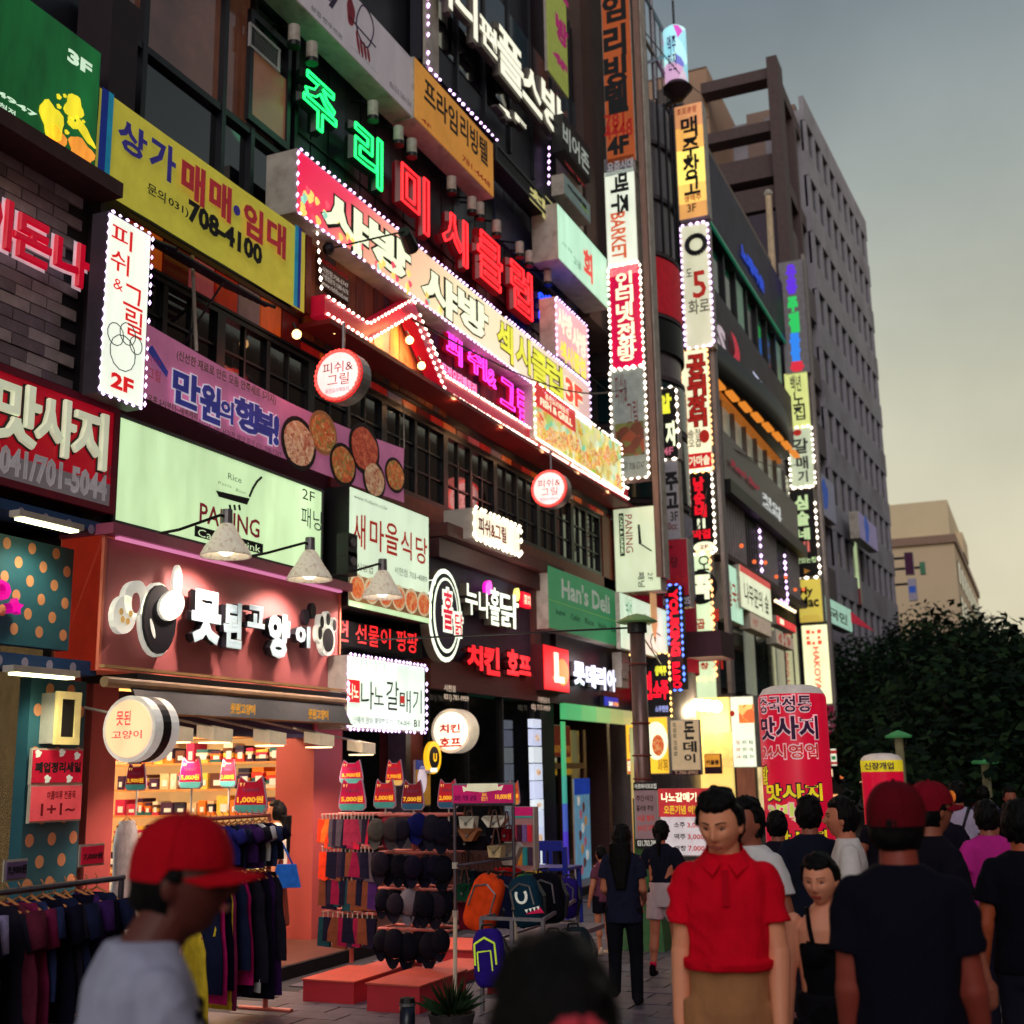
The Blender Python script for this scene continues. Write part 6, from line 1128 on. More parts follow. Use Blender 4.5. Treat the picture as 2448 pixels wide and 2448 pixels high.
s=Sign('red_pennant','red triangular awning end below the mint sign',tp.off(1.4),'zM',480,1100,665,1275,.02,None,None,cat='awning');MB().poly(s.pl,[(s.a0,s.z0),(s.a1,s.z0+.1),(s.a0,s.z1)],-.05,.0).build('cloth',mat('pennant_red',(190,30,60),es=.4),s.o)
for i_,(b_,c_,lb_) in enumerate((((915,600,1005,780),(60,14,50),'dark wine hanging sign in front of the beige building'),((1045,680,1100,780),(60,110,80),'small green sign beside the dark wine one'),((945,820,1030,1000),(150,140,160),'grey and blue sign low before the beige building'))):
 s=Sign('far_sign',lb_,XP(75+i_*2),'zM',*b_,.4,mat('far_sign_%d'%i_,c_,es=.25,bump=0),offw)
 if i_==2:s.rect('blue_mark',.1,.35,.9,.65,mat('mark_blue',(50,90,180)))
 MB().tube(s.pl.P(s.a0,s.z1-.3,-.2),s.pl.P(s.a0-2,s.z1-.3,-.2),.08).build('bracket',navy,s.o)
# far beige building
FB=thing('far_beige_building','plain beige building closing the street beyond the trees','building',(110,8,0));fp_=XP(110)
MB().box(110,5.7,0,150,22,21.2).build('wall',mat('far_beige',(214,188,158),rough=.85,var=.08,scale=.2),FB);MB().box(109.7,5.5,20.6,150,22,21.3).build('cornice',mat('far_cornice',(150,120,104)),FB);MB().box(111,6.0,21.3,140,20,24.6).build('penthouse',mat('far_beige2',(226,204,170),rough=.85,var=.08,scale=.2),FB)
MB().box(120,5.4,21.3,128,10,23.2).build('roof_box',MATS['far_beige2'],FB);MB().tube((112,12,24.6),(112,12,29),.08).build('antenna',grey,FB)
for r_ in range(5):
 for c_ in range(9):MB().box(112+c_*4.2,5.62,5+r_*3.1,114.6+c_*4.2,5.69,6.9+r_*3.1).build('window',gdark,FB)
# opposite side: apartment slab reflected in the glass, set close with a wing added for shade
OB=thing('opposite_apartments','apartment slab across the street, seen only in reflections','building',(10,-22,0));MB().box(34,-50,0,120,-24,26).build('shading_wing',mat('apartment_wall',(150,120,104)),OB)
MB().box(-40,-44,0,30,-22,30).build('wall',mat('apartment_wall',(150,120,104),rough=.8,var=.1),OB)
ow=None
for r_ in range(9):
 for c_ in range(14):
  if ow is None:ow=MB().box(-38,-21.98,2,-35,-21.9,4).build('window',mat('apartment_window',(40,44,56),rough=.2),OB)
  else:
   o=ow.copy();COL.objects.link(o);o.location=(c_*4.8,0,r_*3)
   if random.random()<.3:o.data=ow.data.copy() if 'apartment_lit' not in MATS else litw;o.data.materials[0]=mat('apartment_lit',(230,190,130),es=.9,var=.3);litw=o.data
# ------------------------------------------------------------------ STREET LAMP AND GUY WIRES
LA=thing('street_lamp','brown steel street lamp post with green cone cap and green foot','street lamp',(*on_level('u',1225,1788,0)[:2],0));lx,ly=LA.location[0],LA.location[1]
zt=XP(lx).at('zC',1510,1060)[1]
MB().tube((lx,ly,0),(lx,ly,zt),.1,.085,18).build('pole',mat('pole_brown',(122,96,92),rough=.35,metal=.5,var=.35,stretch=(2,2,.6)),LA,True);MB().tube((lx,ly,zt-.06),(lx,ly,zt+.06),.11,n=18).build('collar',navy,LA)
MB().lathe((lx,ly,zt+.06),[(.0,.1),(.1,.075),(.22,.015),(.235,0),(.2,-.01),(.0,-.01)],24).build('cap',mat('cap_green',(110,150,90),rough=.4,es=.12),LA,True)
gg=mat('green_wrap',(52,104,56),rough=.6,var=.4,scale=8,bump=.3);MB().tube((lx,ly,.3),(lx,ly,1.55),.13,.12,14).build('foot_wrap',gg,LA)
MB().hexa([(lx-.3,ly-.26,0),(lx-.3,ly+.3,0),(lx-.2,ly+.22,.38),(lx-.2,ly-.2,.38),(lx+.3,ly-.26,0),(lx+.3,ly+.3,0),(lx+.2,ly+.22,.38),(lx+.2,ly-.2,.38)]).build('foot_block',gg,LA)
for z_ in (1.75,2.0,2.35,3.0):MB().lathe((lx,ly,z_),[(.1,0),(.108,.004),(.108,.014),(.1,.018)],16).build('tie_band',mat('tie_rust',(120,50,40)),LA)
for i_,(pa,pc,lb) in enumerate((((22.9,7.2,9.5),(13.2,7.0,7.6),'slack dark cable hanging across the pub windows'),((29,7.1,8.9),(23.4,6.9,6.2),'dark cable looping between the first two sign columns'),((43,7.2,12.5),(29.2,7.2,10.2),'thin cable slung along the third building'),((30,7,20),(24.5,7.2,19),'cable from the tower roof to the frame'))):
 q_=thing('overhead_cable',lb,'cable',pa);pa,pc=Vector(pa),Vector(pc);MB().path([tuple(pa.lerp(pc,t)-Vector((0,.25*math.sin(math.pi*t),.5*math.sin(math.pi*t)))) for t in np.linspace(0,1,12)],.014,5).build('cable',black,q_)
q_=thing('overhead_cable','thin black cable crossing from the lamp cap to the signs','cable',(lx,ly,zt));MB().path([(lx-1.0,ly+4.0,zt-.05),(lx,ly,zt),(lx+6,ly+1.5,zt+.1)],.012,5).build('cable',black,q_)
s=Sign('notice_poster','crumpled paper notice with black head wrapped on the green lamp foot',Plane((lx-.15,ly,0),(.25,-1,0)),'zE',793,262,978,715,.01,mat('notice_paper',(170,140,146),rough=.7,var=.2,scale=3,es=.05),offw,cat='poster')
s.rect('black_head',0,0,1,.12,dark_txt);s.rect('black_foot',0,.86,1,1,dark_txt);s.tf('아르바이트모집',.05,.02,.95,.1,white_txt,d=.02,bold=.03);s.tf('031.703.7897',.08,.88,.95,.97,white_txt,d=.02,bold=.03)
for i_ in range(4):s.tf(['주간·야간','홀서빙 주방','시급 협의','24시간 모집'][i_],.1,.2+i_*.15,.8,.29+i_*.15,[dkp,dkp,rdl,rdl][i_],bold=.02)
# ------------------------------------------------------------------ PRICE BOARD, AIR PILLARS
s=Sign('grill_price_board','standing red and white price board behind the red shirt',XP(14.5),'z9',412,600,720,985,.1,mat('board_white',(226,216,220),es=.45,bump=0),offw,cat='board')
s.rect('red_head',0,0,1,.42,mat('board_red',(196,50,56),es=.5,bump=0));s.tf('나노갈매기',.06,.06,.75,.2,crw,d=.02,bold=.03);s.tf('오픈기념 이벤트',.1,.25,.9,.38,mat('board_yellow',(236,206,60),es=.5,bump=0),d=.02,bold=.03)
for i_,(n_,p_) in enumerate((('소주','3,000원'),('맥주','3,000원'),('막창','7,000원'))):s.tf(n_,.28,.5+i_*.17,.5,.58+i_*.17,dark_txt);s.tf(p_,.54,.49+i_*.17,.98,.59+i_*.17,rdl,bold=.02)
MB().pbox(s.pl,s.a0+.05,0,s.a0+.1,s.z0,-.08,-.02).build('leg',grey,s.o);MB().pbox(s.pl,s.a1-.1,0,s.a1-.05,s.z0,-.08,-.02).build('leg',grey,s.o)
zq=lambda y:float(XP(11.0).at('z9',1150,y)[1])
def air_pillar(label,X,kx,xl,xr,ytop,bands,zbands,texts,redm):
 pl_=XP(X);a0,zt=pl_.at(kx,xl,ytop);a1,_=pl_.at(kx,xr,ytop);r=(a1-a0)/2;c=(X+r*.3,-(a0+a1)/2)
 t=thing('inflatable_pillar',label,'advertising pillar',(c[0],c[1],0));MB().lathe((*c,0),[(r*.96,0),(r,.1),(r,zt-r*.42),(r*.96,zt-r*.3)],40).build('body',redm,t,True)
 pr=[(r*.96,zt-r*.3),(r*.84,zt-r*.12),(r*.6,zt-r*.03),(0,zt)];MB().lathe((*c,0),pr,40).build('cap',mat('pillar_cap',(226,214,206),rough=.45,es=.12),t,True)
 for z0,z1,m_ in zbands:MB().lathe((*c,0),[(r*1.004,z0),(r*1.004,z1)],40).build('band',m_,t,True)
 for body,fx0,z1,fx1,z0,m_,mo,bo in texts:
  v,f=text_mesh(body,bo,'flat',.012);mn,mx_=v.min(0),v.max(0)
  for (mm,rr,g) in ((mo,1.006,.04),(m_,1.011,0)):
   vv,ff=text_mesh(body,bo+(.05 if mm is mo else 0),'flat',.012)
   mn,mx_=vv.min(0),vv.max(0);V=[]
   for p in vv:
    u_=(p[0]-mn[0])/(mx_[0]-mn[0]);v_=(p[1]-mn[1])/(mx_[1]-mn[1]);th=math.pi+(fx0-g*.3+(fx1-fx0+g*.6)*u_)*1.25;z=z0-g*.3+(z1-z0+g*.6)*v_
    V.append((c[0]+r*rr*math.cos(th),c[1]+r*rr*math.sin(th),z))
   me_obj('lettering',V,ff,mm,t)
 return t,c,r,zt
rdp=mat('pillar_red',(206,8,50),rough=.35,var=.12,scale=2,es=.5,bump=.05);pv_=mat('pillar_violet',(60,24,70),bump=0,es=.1);pw=mat('pillar_pinkwhite',(230,190,196),bump=0,es=.35);py=mat('pillar_yellow',(236,214,40),bump=0,es=.4);plg=mat('pillar_lime',(206,220,110),bump=0,es=.4)
t,c,r,zt=air_pillar('tall red inflatable pillar with massage prices in yellow and violet',11.0,'z9',962,1345,18,None,[],[('중국정통',-.8,zq(80),.6,zq(172),pv_,pw,.02),('맛사지',-.8,zq(195),.75,zq(325),pv_,pw,.03),('24시영업',-.8,zq(352),.7,zq(430),rdl,pw,.02),('발',-.9,zq(470),-.6,zq(575),py,pv_,.03),('맛사지',-.7,zq(572),.75,zq(668),py,pv_,.03),('3만원',-.7,zq(680),.6,zq(775),plg,pw,.03),('맛사지',-.5,zq(830),.8,zq(920),py,pv_,.03)],rdp)
fdz=t
t2,c2,r2,zt2=air_pillar('small inflatable pillar with yellow crown behind the red caps',17.0,'z9',1535,1775,395,None,[],[('신장개업',-.7,0,.7,0,pv_,py,.03)],rdp) if 0 else (None,None,None,None)
pl_=XP(17.0);a0_,zt_=pl_.at('z9',1535,400);a1_,_=pl_.at('z9',1775,400);r_=(a1_-a0_)/2;cc=(17.3,-(a0_+a1_)/2)
t_=thing('inflatable_pillar','small inflatable pillar with yellow crown behind the red caps','advertising pillar',(*cc,0));MB().lathe((*cc,0),[(r_,0),(r_,zt_-r_*.9)],28).build('body',rdp,t_,True);MB().lathe((*cc,0),[(r_*1.01,zt_-r_*.9),(r_*1.01,zt_-r_*.35)],28).build('yellow_band',py,t_,True);MB().lathe((*cc,0),[(r_*1.01,zt_-r_*.4),(r_*.96,zt_-r_*.26),(r_*.82,zt_-r_*.12),(r_*.5,zt_-r_*.03),(0,zt_)],28).build('cap',MATS['pillar_cap'],t_,True)
put_text(t_,XP(17.3-r_),'신장개업',a0_+r_*.3,zt_-r_*.45,a1_-r_*.3,zt_-r_*.8,pv_,d=.03,bold=.03)
# ------------------------------------------------------------------ TREES
bark=mat('bark',(52,40,34),rough=.9,var=.4,scale=8,bump=.6);leafm=[mat('leaf_%d'%i,c_,rough=.8,var=.3,scale=3,bump=0,spec=.08) for i,c_ in enumerate(((24,42,28),(36,56,34),(16,30,24)))]
def tree(x,y,h,r,label,n=2600,cat='tree'):
 t=thing('street_tree',label,cat,(x,y,0),'trees at the end of the street');tr=MB();P=[Vector((x,y,0))]
 for i in range(5):P.append(P[-1]+Vector((random.uniform(-.12,.12),random.uniform(-.12,.12),h*.42/5)))
 for i in range(5):tr.tube(P[i],P[i+1],.22-.02*i,.2-.02*i,8,False)
 cl=[]
 for b in range(13):
  th=b*2.4+random.random();el=random.uniform(.15,1.2);L_=r*random.uniform(.55,1.0);s0=P[random.randrange(3,6)]
  e_=s0+Vector((math.cos(th)*math.cos(el)*L_,math.sin(th)*math.cos(el)*L_,math.sin(el)*L_*1.05));tr.tube(s0,e_,.09,.02,5,False)
  for q in range(3):cl.append((s0.lerp(e_,.45+.27*q),random.uniform(.22,.42)*r))
 tr.build('trunk',bark,t)
 for m_i in range(3):
  V=[];Fc=[]
  for i in range(n//3):
   c,rr=cl[(i*7+m_i)%len(cl)];d=Vector((random.gauss(0,1),random.gauss(0,1),random.gauss(0,.8)));d.normalize();p=c+d*rr*random.uniform(.6,1.08)
   u_=Vector((random.gauss(0,1),random.gauss(0,1),random.gauss(0,.5))).normalized();v_=u_.cross(d).normalized() if abs(u_.dot(d))<.99 else u_.orthogonal();sz=random.uniform(.07,.15)*(r/3.2)**.5
   b=len(V);V+=[p-u_*sz,p+v_*sz*.55,p+u_*sz,p-v_*sz*.55];Fc.append((b,b+1,b+2,b+3))
  o=me_obj('crown',V,Fc,leafm[m_i],t);o['kind']='stuff'
 return t
tdesc=['over the street between the cream sign and the lamp','behind the nearest crown, beneath the mint signs','tall dark one before the beige building','full dark crown at the right edge','low crown over the crowd at the right','spiky topped one right of the beige building','far crown closing the street','bushy one behind the small lamp posts','dense crown in the middle of the dark mass','rearmost crown by the far building','broad dark crown hanging low over the right crowd','dark crown filling the gap under the others']
for i_,(kx,ky,X,r_) in enumerate(((1625,1300,46,3.4),(1600,1225,60,3.6),(1760,1200,52,3.6),(1900,1240,34,3.4),(1860,1400,24,2.4),(1830,1180,62,3.8),(1700,1330,66,4),(1740,1360,40,2.9),(1810,1310,42,3.4),(1690,1215,80,4.2),(1935,1380,22,2.6),(1780,1440,34,2.2))):
 a_,z_=XP(X).at('u',kx,ky);tree(X,-a_,max(3.5,z_/.72),r_,'dark leafy street tree, '+tdesc[i_],13000)
for i_,(kx,ky,X,yb) in enumerate(((1695,1388,18.5,1560),(1858,1437,19.5,1600))):
 a_,z_=XP(X).at('u',kx,ky);t_=thing('garden_lamp',['pale lamp post with green mushroom cap behind the red caps','faint lamp post with green cap among the dark trees'][i_],'street lamp',(X,-a_,0));MB().tube((X,-a_,0),(X,-a_,z_),.07,.06,10).build('pole',mat('lamp_pale',(130,126,96),es=.06),t_);MB().lathe((X,-a_,z_),[(0,.08),(.08,.05),(.19,0),(.18,-.03),(0,-.03)],20).build('cap',mat('lamp_green',(70,150,90),es=.15),t_)
# small lit spots of far shops under the trees
for i_,(x0,y0,x1,y1,c_) in enumerate(((432,1420,492,1555,(230,230,210)),(508,1615,540,1655,(230,120,60)),(430,1575,460,1640,(240,210,170)),(660,1650,690,1690,(240,190,150)),(440,1770,500,1810,(250,170,110)))):
 s=Sign('far_shop_light',['small sign striped red, white and green right of the red pillar','tiny orange light of a far shop','tiny pale light of a far shop','tiny peach light over the crowd','short warm light above the far heads'][i_],XP(36),'zA',x0,y0,x1,y1,.2,lit('farlight_%d'%i_,c_,1.0),navy)
 if i_==0:s.rect('red_stripe',0,.1,1,.3,rdl);s.rect('green_stripe',.2,.42,.8,.65,mat('stripe_green',(20,120,60),es=.6));s.rect('red_stripe',0,.75,1,.9,rdl)
s=Sign('far_stall_front','row of dark market fronts under the trees',XP(60),'u',1560,1400,1700,1560,2,mat('far_front',(44,36,48),var=.5,scale=.4),navy,cat='shop');s.rect('red_awning',0,.55,.6,.68,mat('awning_dull_red',(120,40,50),es=.1),.1,.6)
# ------------------------------------------------------------------ RACKS AND GOODS IN FRONT OF THE PINK SHOP
def share(name,src,parent,loc,rz=0,m=None,sc_=None):
 o=src.copy() if m is None else bpy.data.objects.new(name,m and src.data);COL.objects.link(o)
 return o
CM={}
def fabric(c,i=0):
 k='fabric_%d_%d_%d'%c
 return mat(k,c,rough=.9,var=.3,scale=14,bump=.4,spec=.1)
def garment(w,h,c,sleeve=True,flare=.1,stripe=None):
 """a garment on its hanger, hanging in the XZ plane round the origin (hook at the top); parts as meshes"""
 V=[];Fc=[];n=10;T=.022
 prof=[]
 for j in range(n+1):
  t=j/n;hw=w*(.28+.22*min(1,t*6)) if t<.12 else w*(.5-.06*math.sin(min(1,(t-.12)*2)*math.pi)+flare*t)
  prof.append((hw,-.06-h*t))
 for s_ in (1,-1):
  for j,(hw,z) in enumerate(prof):
   for i in range(7):
    u_=i/6*2-1;V.append((u_*hw,s_*(T*(1-u_*u_*.7))+.018*math.sin(u_*9+j*.3)*j/n,z))
 m_=(n+1)*7
 for j in range(n):
  for i in range(6):q=j*7+i;Fc.append((q,q+7,q+8,q+1));Fc.append((m_+q,m_+q+1,m_+q+8,m_+q+7))
  Fc.append((j*7,m_+j*7,m_+j*7+7,j*7+7));Fc.append((j*7+6,j*7+13,m_+j*7+13,m_+j*7+6))
 mb=MB();mb.add(V,Fc)
 if sleeve:
  for s_ in (-1,1):mb.tube((s_*w*.47,0,-.1),(s_*w*.6,0,-.1-.3*min(1,h)),.055,.045,8)
 return mb
GR={}
def hang(kind,label,group,loc,rz,w,h,c,sleeve=True,flare=.1):
 key=(round(w,2),round(h,2),sleeve,flare)
 t=thing(kind,label,'garment',loc,group);t.rotation_euler=(0,0,rz);zero={'_w':(0,0,0)}
 if key not in GR:
  o=me_obj('cloth',*(lambda g:(g.v,g.f))(garment(w,h,c,sleeve,flare)),fabric(c),None,True);hgm=MB().path([(-w*.38,0,-.1),(0,0,-.03),(w*.38,0,-.1)],.007,5).path([(0,0,-.03),(0,0,.03),(.02,0,.05)],.004,5).build('hanger',mat('hanger_tan',(190,120,70)),None);GR[key]=(o,hgm);o.parent=t;hgm.parent=t
 else:
  a,b=GR[key];o=bpy.data.objects.new('cloth',a.data.copy() if a.data.materials[0] is not fabric(c) else a.data);o.data.materials[0]=fabric(c);COL.objects.link(o);o.parent=t;o.data.polygons.foreach_set('use_smooth',[True]*len(o.data.polygons));q=b.copy();COL.objects.link(q);q.parent=t
 return t
CN={(150,20,40):'red',(16,14,34):'navy black',(150,140,180):'pale lilac',(120,30,70):'plum',(24,30,60):'dark navy',(40,50,90):'slate blue',(210,180,50):'yellow',(190,30,110):'magenta',(30,26,40):'charcoal',(90,30,50):'wine',(226,110,40):'orange',(40,40,120):'blue',(60,30,90):'purple',(200,196,200):'white',(110,60,40):'brown',(190,60,50):'brick red',(20,70,70):'dark teal'}
ORD=['first','second','third','fourth','fifth','sixth','seventh','eighth','ninth','tenth','eleventh','twelfth','thirteenth','fourteenth','fifteenth','sixteenth','seventeenth','eighteenth','nineteenth','twentieth','twenty-first','twenty-second']
steel=mat('rack_steel',(90,84,96),rough=.35,metal=.7,var=.2);pinkr=mat('rack_pink',(196,100,90),rough=.5,var=.15)
# left street rack
rk=thing('clothes_rack','long dark clothes rail on the street before the dotted shop','rack',(5.6,5.35,0));ra=on_level('u',-60,1693,1.25);rb=on_level('u',206,1658,1.25);Yr=float(ra[1]+rb[1])/2
MB().tube((4.6,Yr,1.25),(rb[0]+.1,Yr,1.25),.018).build('rail',steel,rk);MB().tube((rb[0]+.08,Yr,0),(rb[0]+.08,Yr,1.25),.018).build('post',steel,rk);MB().tube((rb[0]+.08,Yr-.3,.03),(rb[0]+.08,Yr+.3,.03),.02).build('foot',steel,rk);MB().tube((4.6,Yr,0),(4.6,Yr,1.25),.018).build('post',steel,rk);MB().tube((4.6,Yr,.55),(rb[0]+.1,Yr,.55),.014).build('rail',steel,rk)
lc=[(150,20,40),(150,20,40),(16,14,34),(24,30,60),(150,140,180),(150,140,180),(30,26,40),(90,30,50),(120,30,70),(40,50,90),(16,14,34),(24,30,60),(30,26,40),(16,14,34),(60,30,90),(24,30,60)]
for i_,c_ in enumerate(lc):x_=4.75+i_*(rb[0]-4.8)/16;hang('hanging_blouse','%s top on the left street rail, %s from its left end'%(CN[c_],ORD[i_]),'tops on the left street rail',(x_,Yr,1.245),math.pi/2+random.uniform(-.4,.4),random.choice((.42,.46,.5)),random.choice((.52,.6,.66)),c_)
for i_ in range(8):
 c_=[(120,110,150),(24,30,60),(90,84,110),(30,26,40)][i_%4];CN.setdefault(c_,'grey violet');x_=4.8+i_*.17;hang('hanging_trousers','%s trousers on the lower left rail, %s from its left end'%(CN[c_],ORD[i_]),'trousers under the left street rail',(x_,Yr,.545),math.pi/2+random.uniform(-.4,.4),.34,.46,c_,False)
# right dress racks
Yd=6.0
for z_,y_,n_,h_,cs,nm_ in ((0,1632,13,.95,[(24,30,60),(190,30,110),(16,14,34),(210,180,50),(120,30,70),(24,30,60),(190,30,110),(16,14,34),(30,26,40),(200,196,200),(16,14,34),(60,30,90),(30,26,40)],'dress'),(0,1538,11,.4,[(226,110,40),(30,26,40),(40,40,120),(16,14,34),(24,30,60),(60,30,90),(60,30,90),(30,26,40),(200,196,200),(16,14,34),(40,50,90)],'top')):
 (x0_,zr),(x1_,zr2)=FP(Yd).at('u',372,y_+(12 if nm_=='dress' else 8)),FP(Yd).at('u',508,y_);zr=(zr+zr2)/2
 rk=thing('clothes_rack','rail of %s beside the man in the red cap'%('dark and magenta dresses' if nm_=='dress' else 'short tops, above the dresses,'),'rack',(x0_,Yd,0));MB().tube((x0_,Yd,zr),(x1_,Yd,zr),.016).build('rail',pinkr,rk)
 for x_ in (x0_,x1_):MB().tube((x_,Yd,0),(x_,Yd,zr),.016).tube((x_,Yd-.25,.02),(x_,Yd+.25,.02),.016).build('post',pinkr,rk)
 for i_ in range(n_):c_=cs[i_];hang('hanging_dress' if nm_=='dress' else 'hanging_blouse','%s %s on the %s rail, %s from its left'%(CN[c_],nm_,'lower dress' if nm_=='dress' else 'upper',ORD[i_]),'%ses on the lower rail'%nm_ if nm_=='dress' else 'tops on the upper rail',(x0_+.08+i_*(x1_-x0_-.14)/(n_-1),Yd,zr),math.pi/2+random.uniform(-.5,.5),random.choice((.3,.34,.38)),h_*random.choice((.72,.85,.93,1.0)),c_,nm_!='dress',.16 if nm_=='dress' else .05)
a_,z_=FP(5.6).at('zP',1270,890);hang('hanging_dress','long mustard yellow dress hanging right of the capped man','dresses shown singly',(a_+.02,5.6,z_+.05),1.0,.42,.6,(210,180,50),False,.25)
a_,z_=FP(5.9).at('zP',1455,690);hang('hanging_blouse','small yellow top in front of the dark dresses','dresses shown singly',(a_,5.9,z_+.05),.4,.22,.24,(210,180,50),False,.2)
a_,z_=FP(6.9).at('zP',840,120);hang('hanging_blouse','white sleeveless vest with printed hoop, hung behind the cap','dresses shown singly',(a_,6.9,z_),.3,.5,.95,(200,196,200),False,.05)
def base_box(label,k,x0,y0,x1,y1,X,d,h=None,zb=0.0):
 pl_=XP(X);a0,zt=pl_.at(k,x0,y0);a1,_=pl_.at(k,x1,y1)
 t=thing('display_plinth',label,'plinth',(X,-(a0+a1)/2,0));MB().box(X,-a1,zb,X+d,-a0,zt-.012).build('body',mat('plinth_red',(176,40,52),rough=.5,var=.15,es=0),t);MB().box(X-.012,-a1-.012,zt-.012,X+d+.01,-a0+.012,zt).build('top_board',mat('plinth_top',(196,84,70),rough=.45,var=.15),t);return t
base_box('red plinth nearest the shop step under the sock stand','zG',80,1800,470,1820,9.25,.75)
base_box('red plinth in the middle under the cap stand','zG',572,1832,975,1850,9.05,.85)
base_box('red plinth behind, carrying the rear pole','zG',420,1738,680,1740,10.1,.8);base_box('red plinth right of the caps, behind the silver pole','zG',960,1740,1290,1760,10.4,.8);base_box('red plinth by the backpacks at the rear','zG',930,1560,1400,1560,11.6,.8)
# hanging small goods stands
def stand(label,X,k,x0,x1,tiers,posts,yb):
 pl_=XP(X);t=thing('display_stand',label,'stand',pl_.P((pl_.at(k,x0,yb)[0]+pl_.at(k,x1,yb)[0])/2,.15));out=[]
 for y_ in tiers:
  a0,z0=pl_.at(k,x0,y_);a1,_=pl_.at(k,x1,y_);MB().tube(pl_.P(a0,z0),pl_.P(a1,z0),.013).tube(pl_.P(a0,z0,-.3),pl_.P(a1,z0,-.3),.013).tube(pl_.P(a0,z0),pl_.P(a0,z0,-.3),.01).tube(pl_.P(a1,z0),pl_.P(a1,z0,-.3),.01).build('rail',pinkr,t);out.append((a0,a1,z0))
 for x_ in posts:a0,zt=pl_.at(k,x_,tiers[0]);MB().tube(pl_.P(a0,.15,-.15),pl_.P(a0,zt,-.15),.02).build('post',pinkr,t)
 return pl_,out
pl_,tr=stand('pink stand hung with pouches, socks and gloves in four tiers',10.2,'zG',225,640,(540,790,1005,1290),(400,),1700)
pcol=[(226,60,30),(226,110,40),(80,70,80),(40,30,50),(20,18,40),(150,40,70),(130,20,60),(110,60,40),(190,30,60),(24,60,70),(60,30,90)];pcn=['bright orange','orange','grey','dark plum','black','rose','wine','brown','crimson','dark teal','purple']
for r_,(a0,a1,z0) in enumerate(tr):
 n_=(15,14,13,11)[r_]
 for i_ in range(n_):
  ci=[0,1,0,2,3,2,4,5,6,5,8,2,3,8,4][i_] if r_==0 else [0,0,4,4,7,3,4,7,6,4,3,4,2,3][i_] if r_==1 else random.choice((3,4,6,9,4,7,10))
  a=a0+(i_+.5)*(a1-a0)/n_;w_=random.uniform(.045,.065);h_=random.uniform(.2,.27);tl=random.uniform(-.05,.05)
  q=thing('hanging_pouch','%s pouch on the %s tier of the pink stand, %s from its left'%(pcn[ci],['top','second','third','bottom'][r_],ORD[i_]),'pouch',pl_.P(a,z0,.02),'pouches and gloves on the pink stand')
  MB().hexa([pl_.P(a-w_*.8,z0-.04-h_,.04),pl_.P(a+w_+tl,z0-.05-h_,.04),pl_.P(a+w_*.7,z0-.04,.03),pl_.P(a-w_*.7,z0-.04,.03),pl_.P(a-w_*.8,z0-.04-h_,-.0),pl_.P(a+w_+tl,z0-.05-h_,-.0),pl_.P(a+w_*.7,z0-.04,.0),pl_.P(a-w_*.7,z0-.04,.0)]).build('body',fabric(pcol[ci]),q)
  MB().tube(pl_.P(a,z0-.045,.02),pl_.P(a,z0+.012,.02),.006,n=5).build('hook',offw,q)
pl_,tr=stand('pink stand hung with dark caps and bags in four tiers',9.9,'zG',660,1200,(545,830,1105,1415),(870,),1800)
def cap_mesh(q,p,r,c,tilt):
 V=[];Fc=[];n=14;m=6
 for j in range(m+1):
  t=j/m*math.pi*.5
  for i in range(n):f=2*math.pi*i/n;V.append((p[0]-r*.55*math.cos(t),p[1]+r*math.sin(t)*math.cos(f),p[2]-r*1.05+r*1.15*math.sin(t)*math.sin(f)))
 for j in range(m):
  for i in range(n):Fc.append((j*n+i,j*n+(i+1)%n,(j+1)*n+(i+1)%n,(j+1)*n+i))
 me_obj('crown',V,Fc,fabric(c),q,True)
 V=[];Fc=[]
 for i in range(9):
  f=math.pi*(1.15+.7*i/8);V+=[(p[0],p[1]+r*math.cos(f),p[2]-r*1.05+r*1.15*math.sin(f)),(p[0]-.03,p[1]+r*1.02*math.cos(f)*.9,p[2]-r*1.05+r*1.15*math.sin(f)-r*.75*math.sin(math.pi*i/8))]
 for i in range(8):Fc.append((2*i,2*i+2,2*i+3,2*i+1))
 me_obj('brim',V,Fc,fabric(c),q,True)
for r_,(a0,a1,z0) in enumerate(tr):
 n_=(9,8,8,6)[r_]
 for i_ in range(n_):
  c_=((110,100,110) if (r_==2 and i_==3) else random.choice(((14,12,26),(18,14,34),(10,10,22),(30,24,36)))) if r_ else [(80,74,70),(130,30,50),(60,50,54),(30,26,40),(16,24,110),(14,18,80),(24,20,40),(30,26,40),(20,18,34)][i_]
  q=thing('baseball_cap','%s cap on the %s tier of the cap stand, %s from its left'%('grey' if c_[0]>100 else 'blue' if c_[2]>75 else 'dark',['top','second','third','bottom'][r_],ORD[i_]),'cap',pl_.P(a0+(i_+.5)*(a1-a0)/n_,z0,.05),'caps on the cap stand')
  cap_mesh(q,pl_.P(a0+(i_+.5)*(a1-a0)/n_+random.uniform(-.02,.02),z0+random.uniform(-.04,.02),random.uniform(-.03,.08)),random.uniform(.082,.112),c_,0)
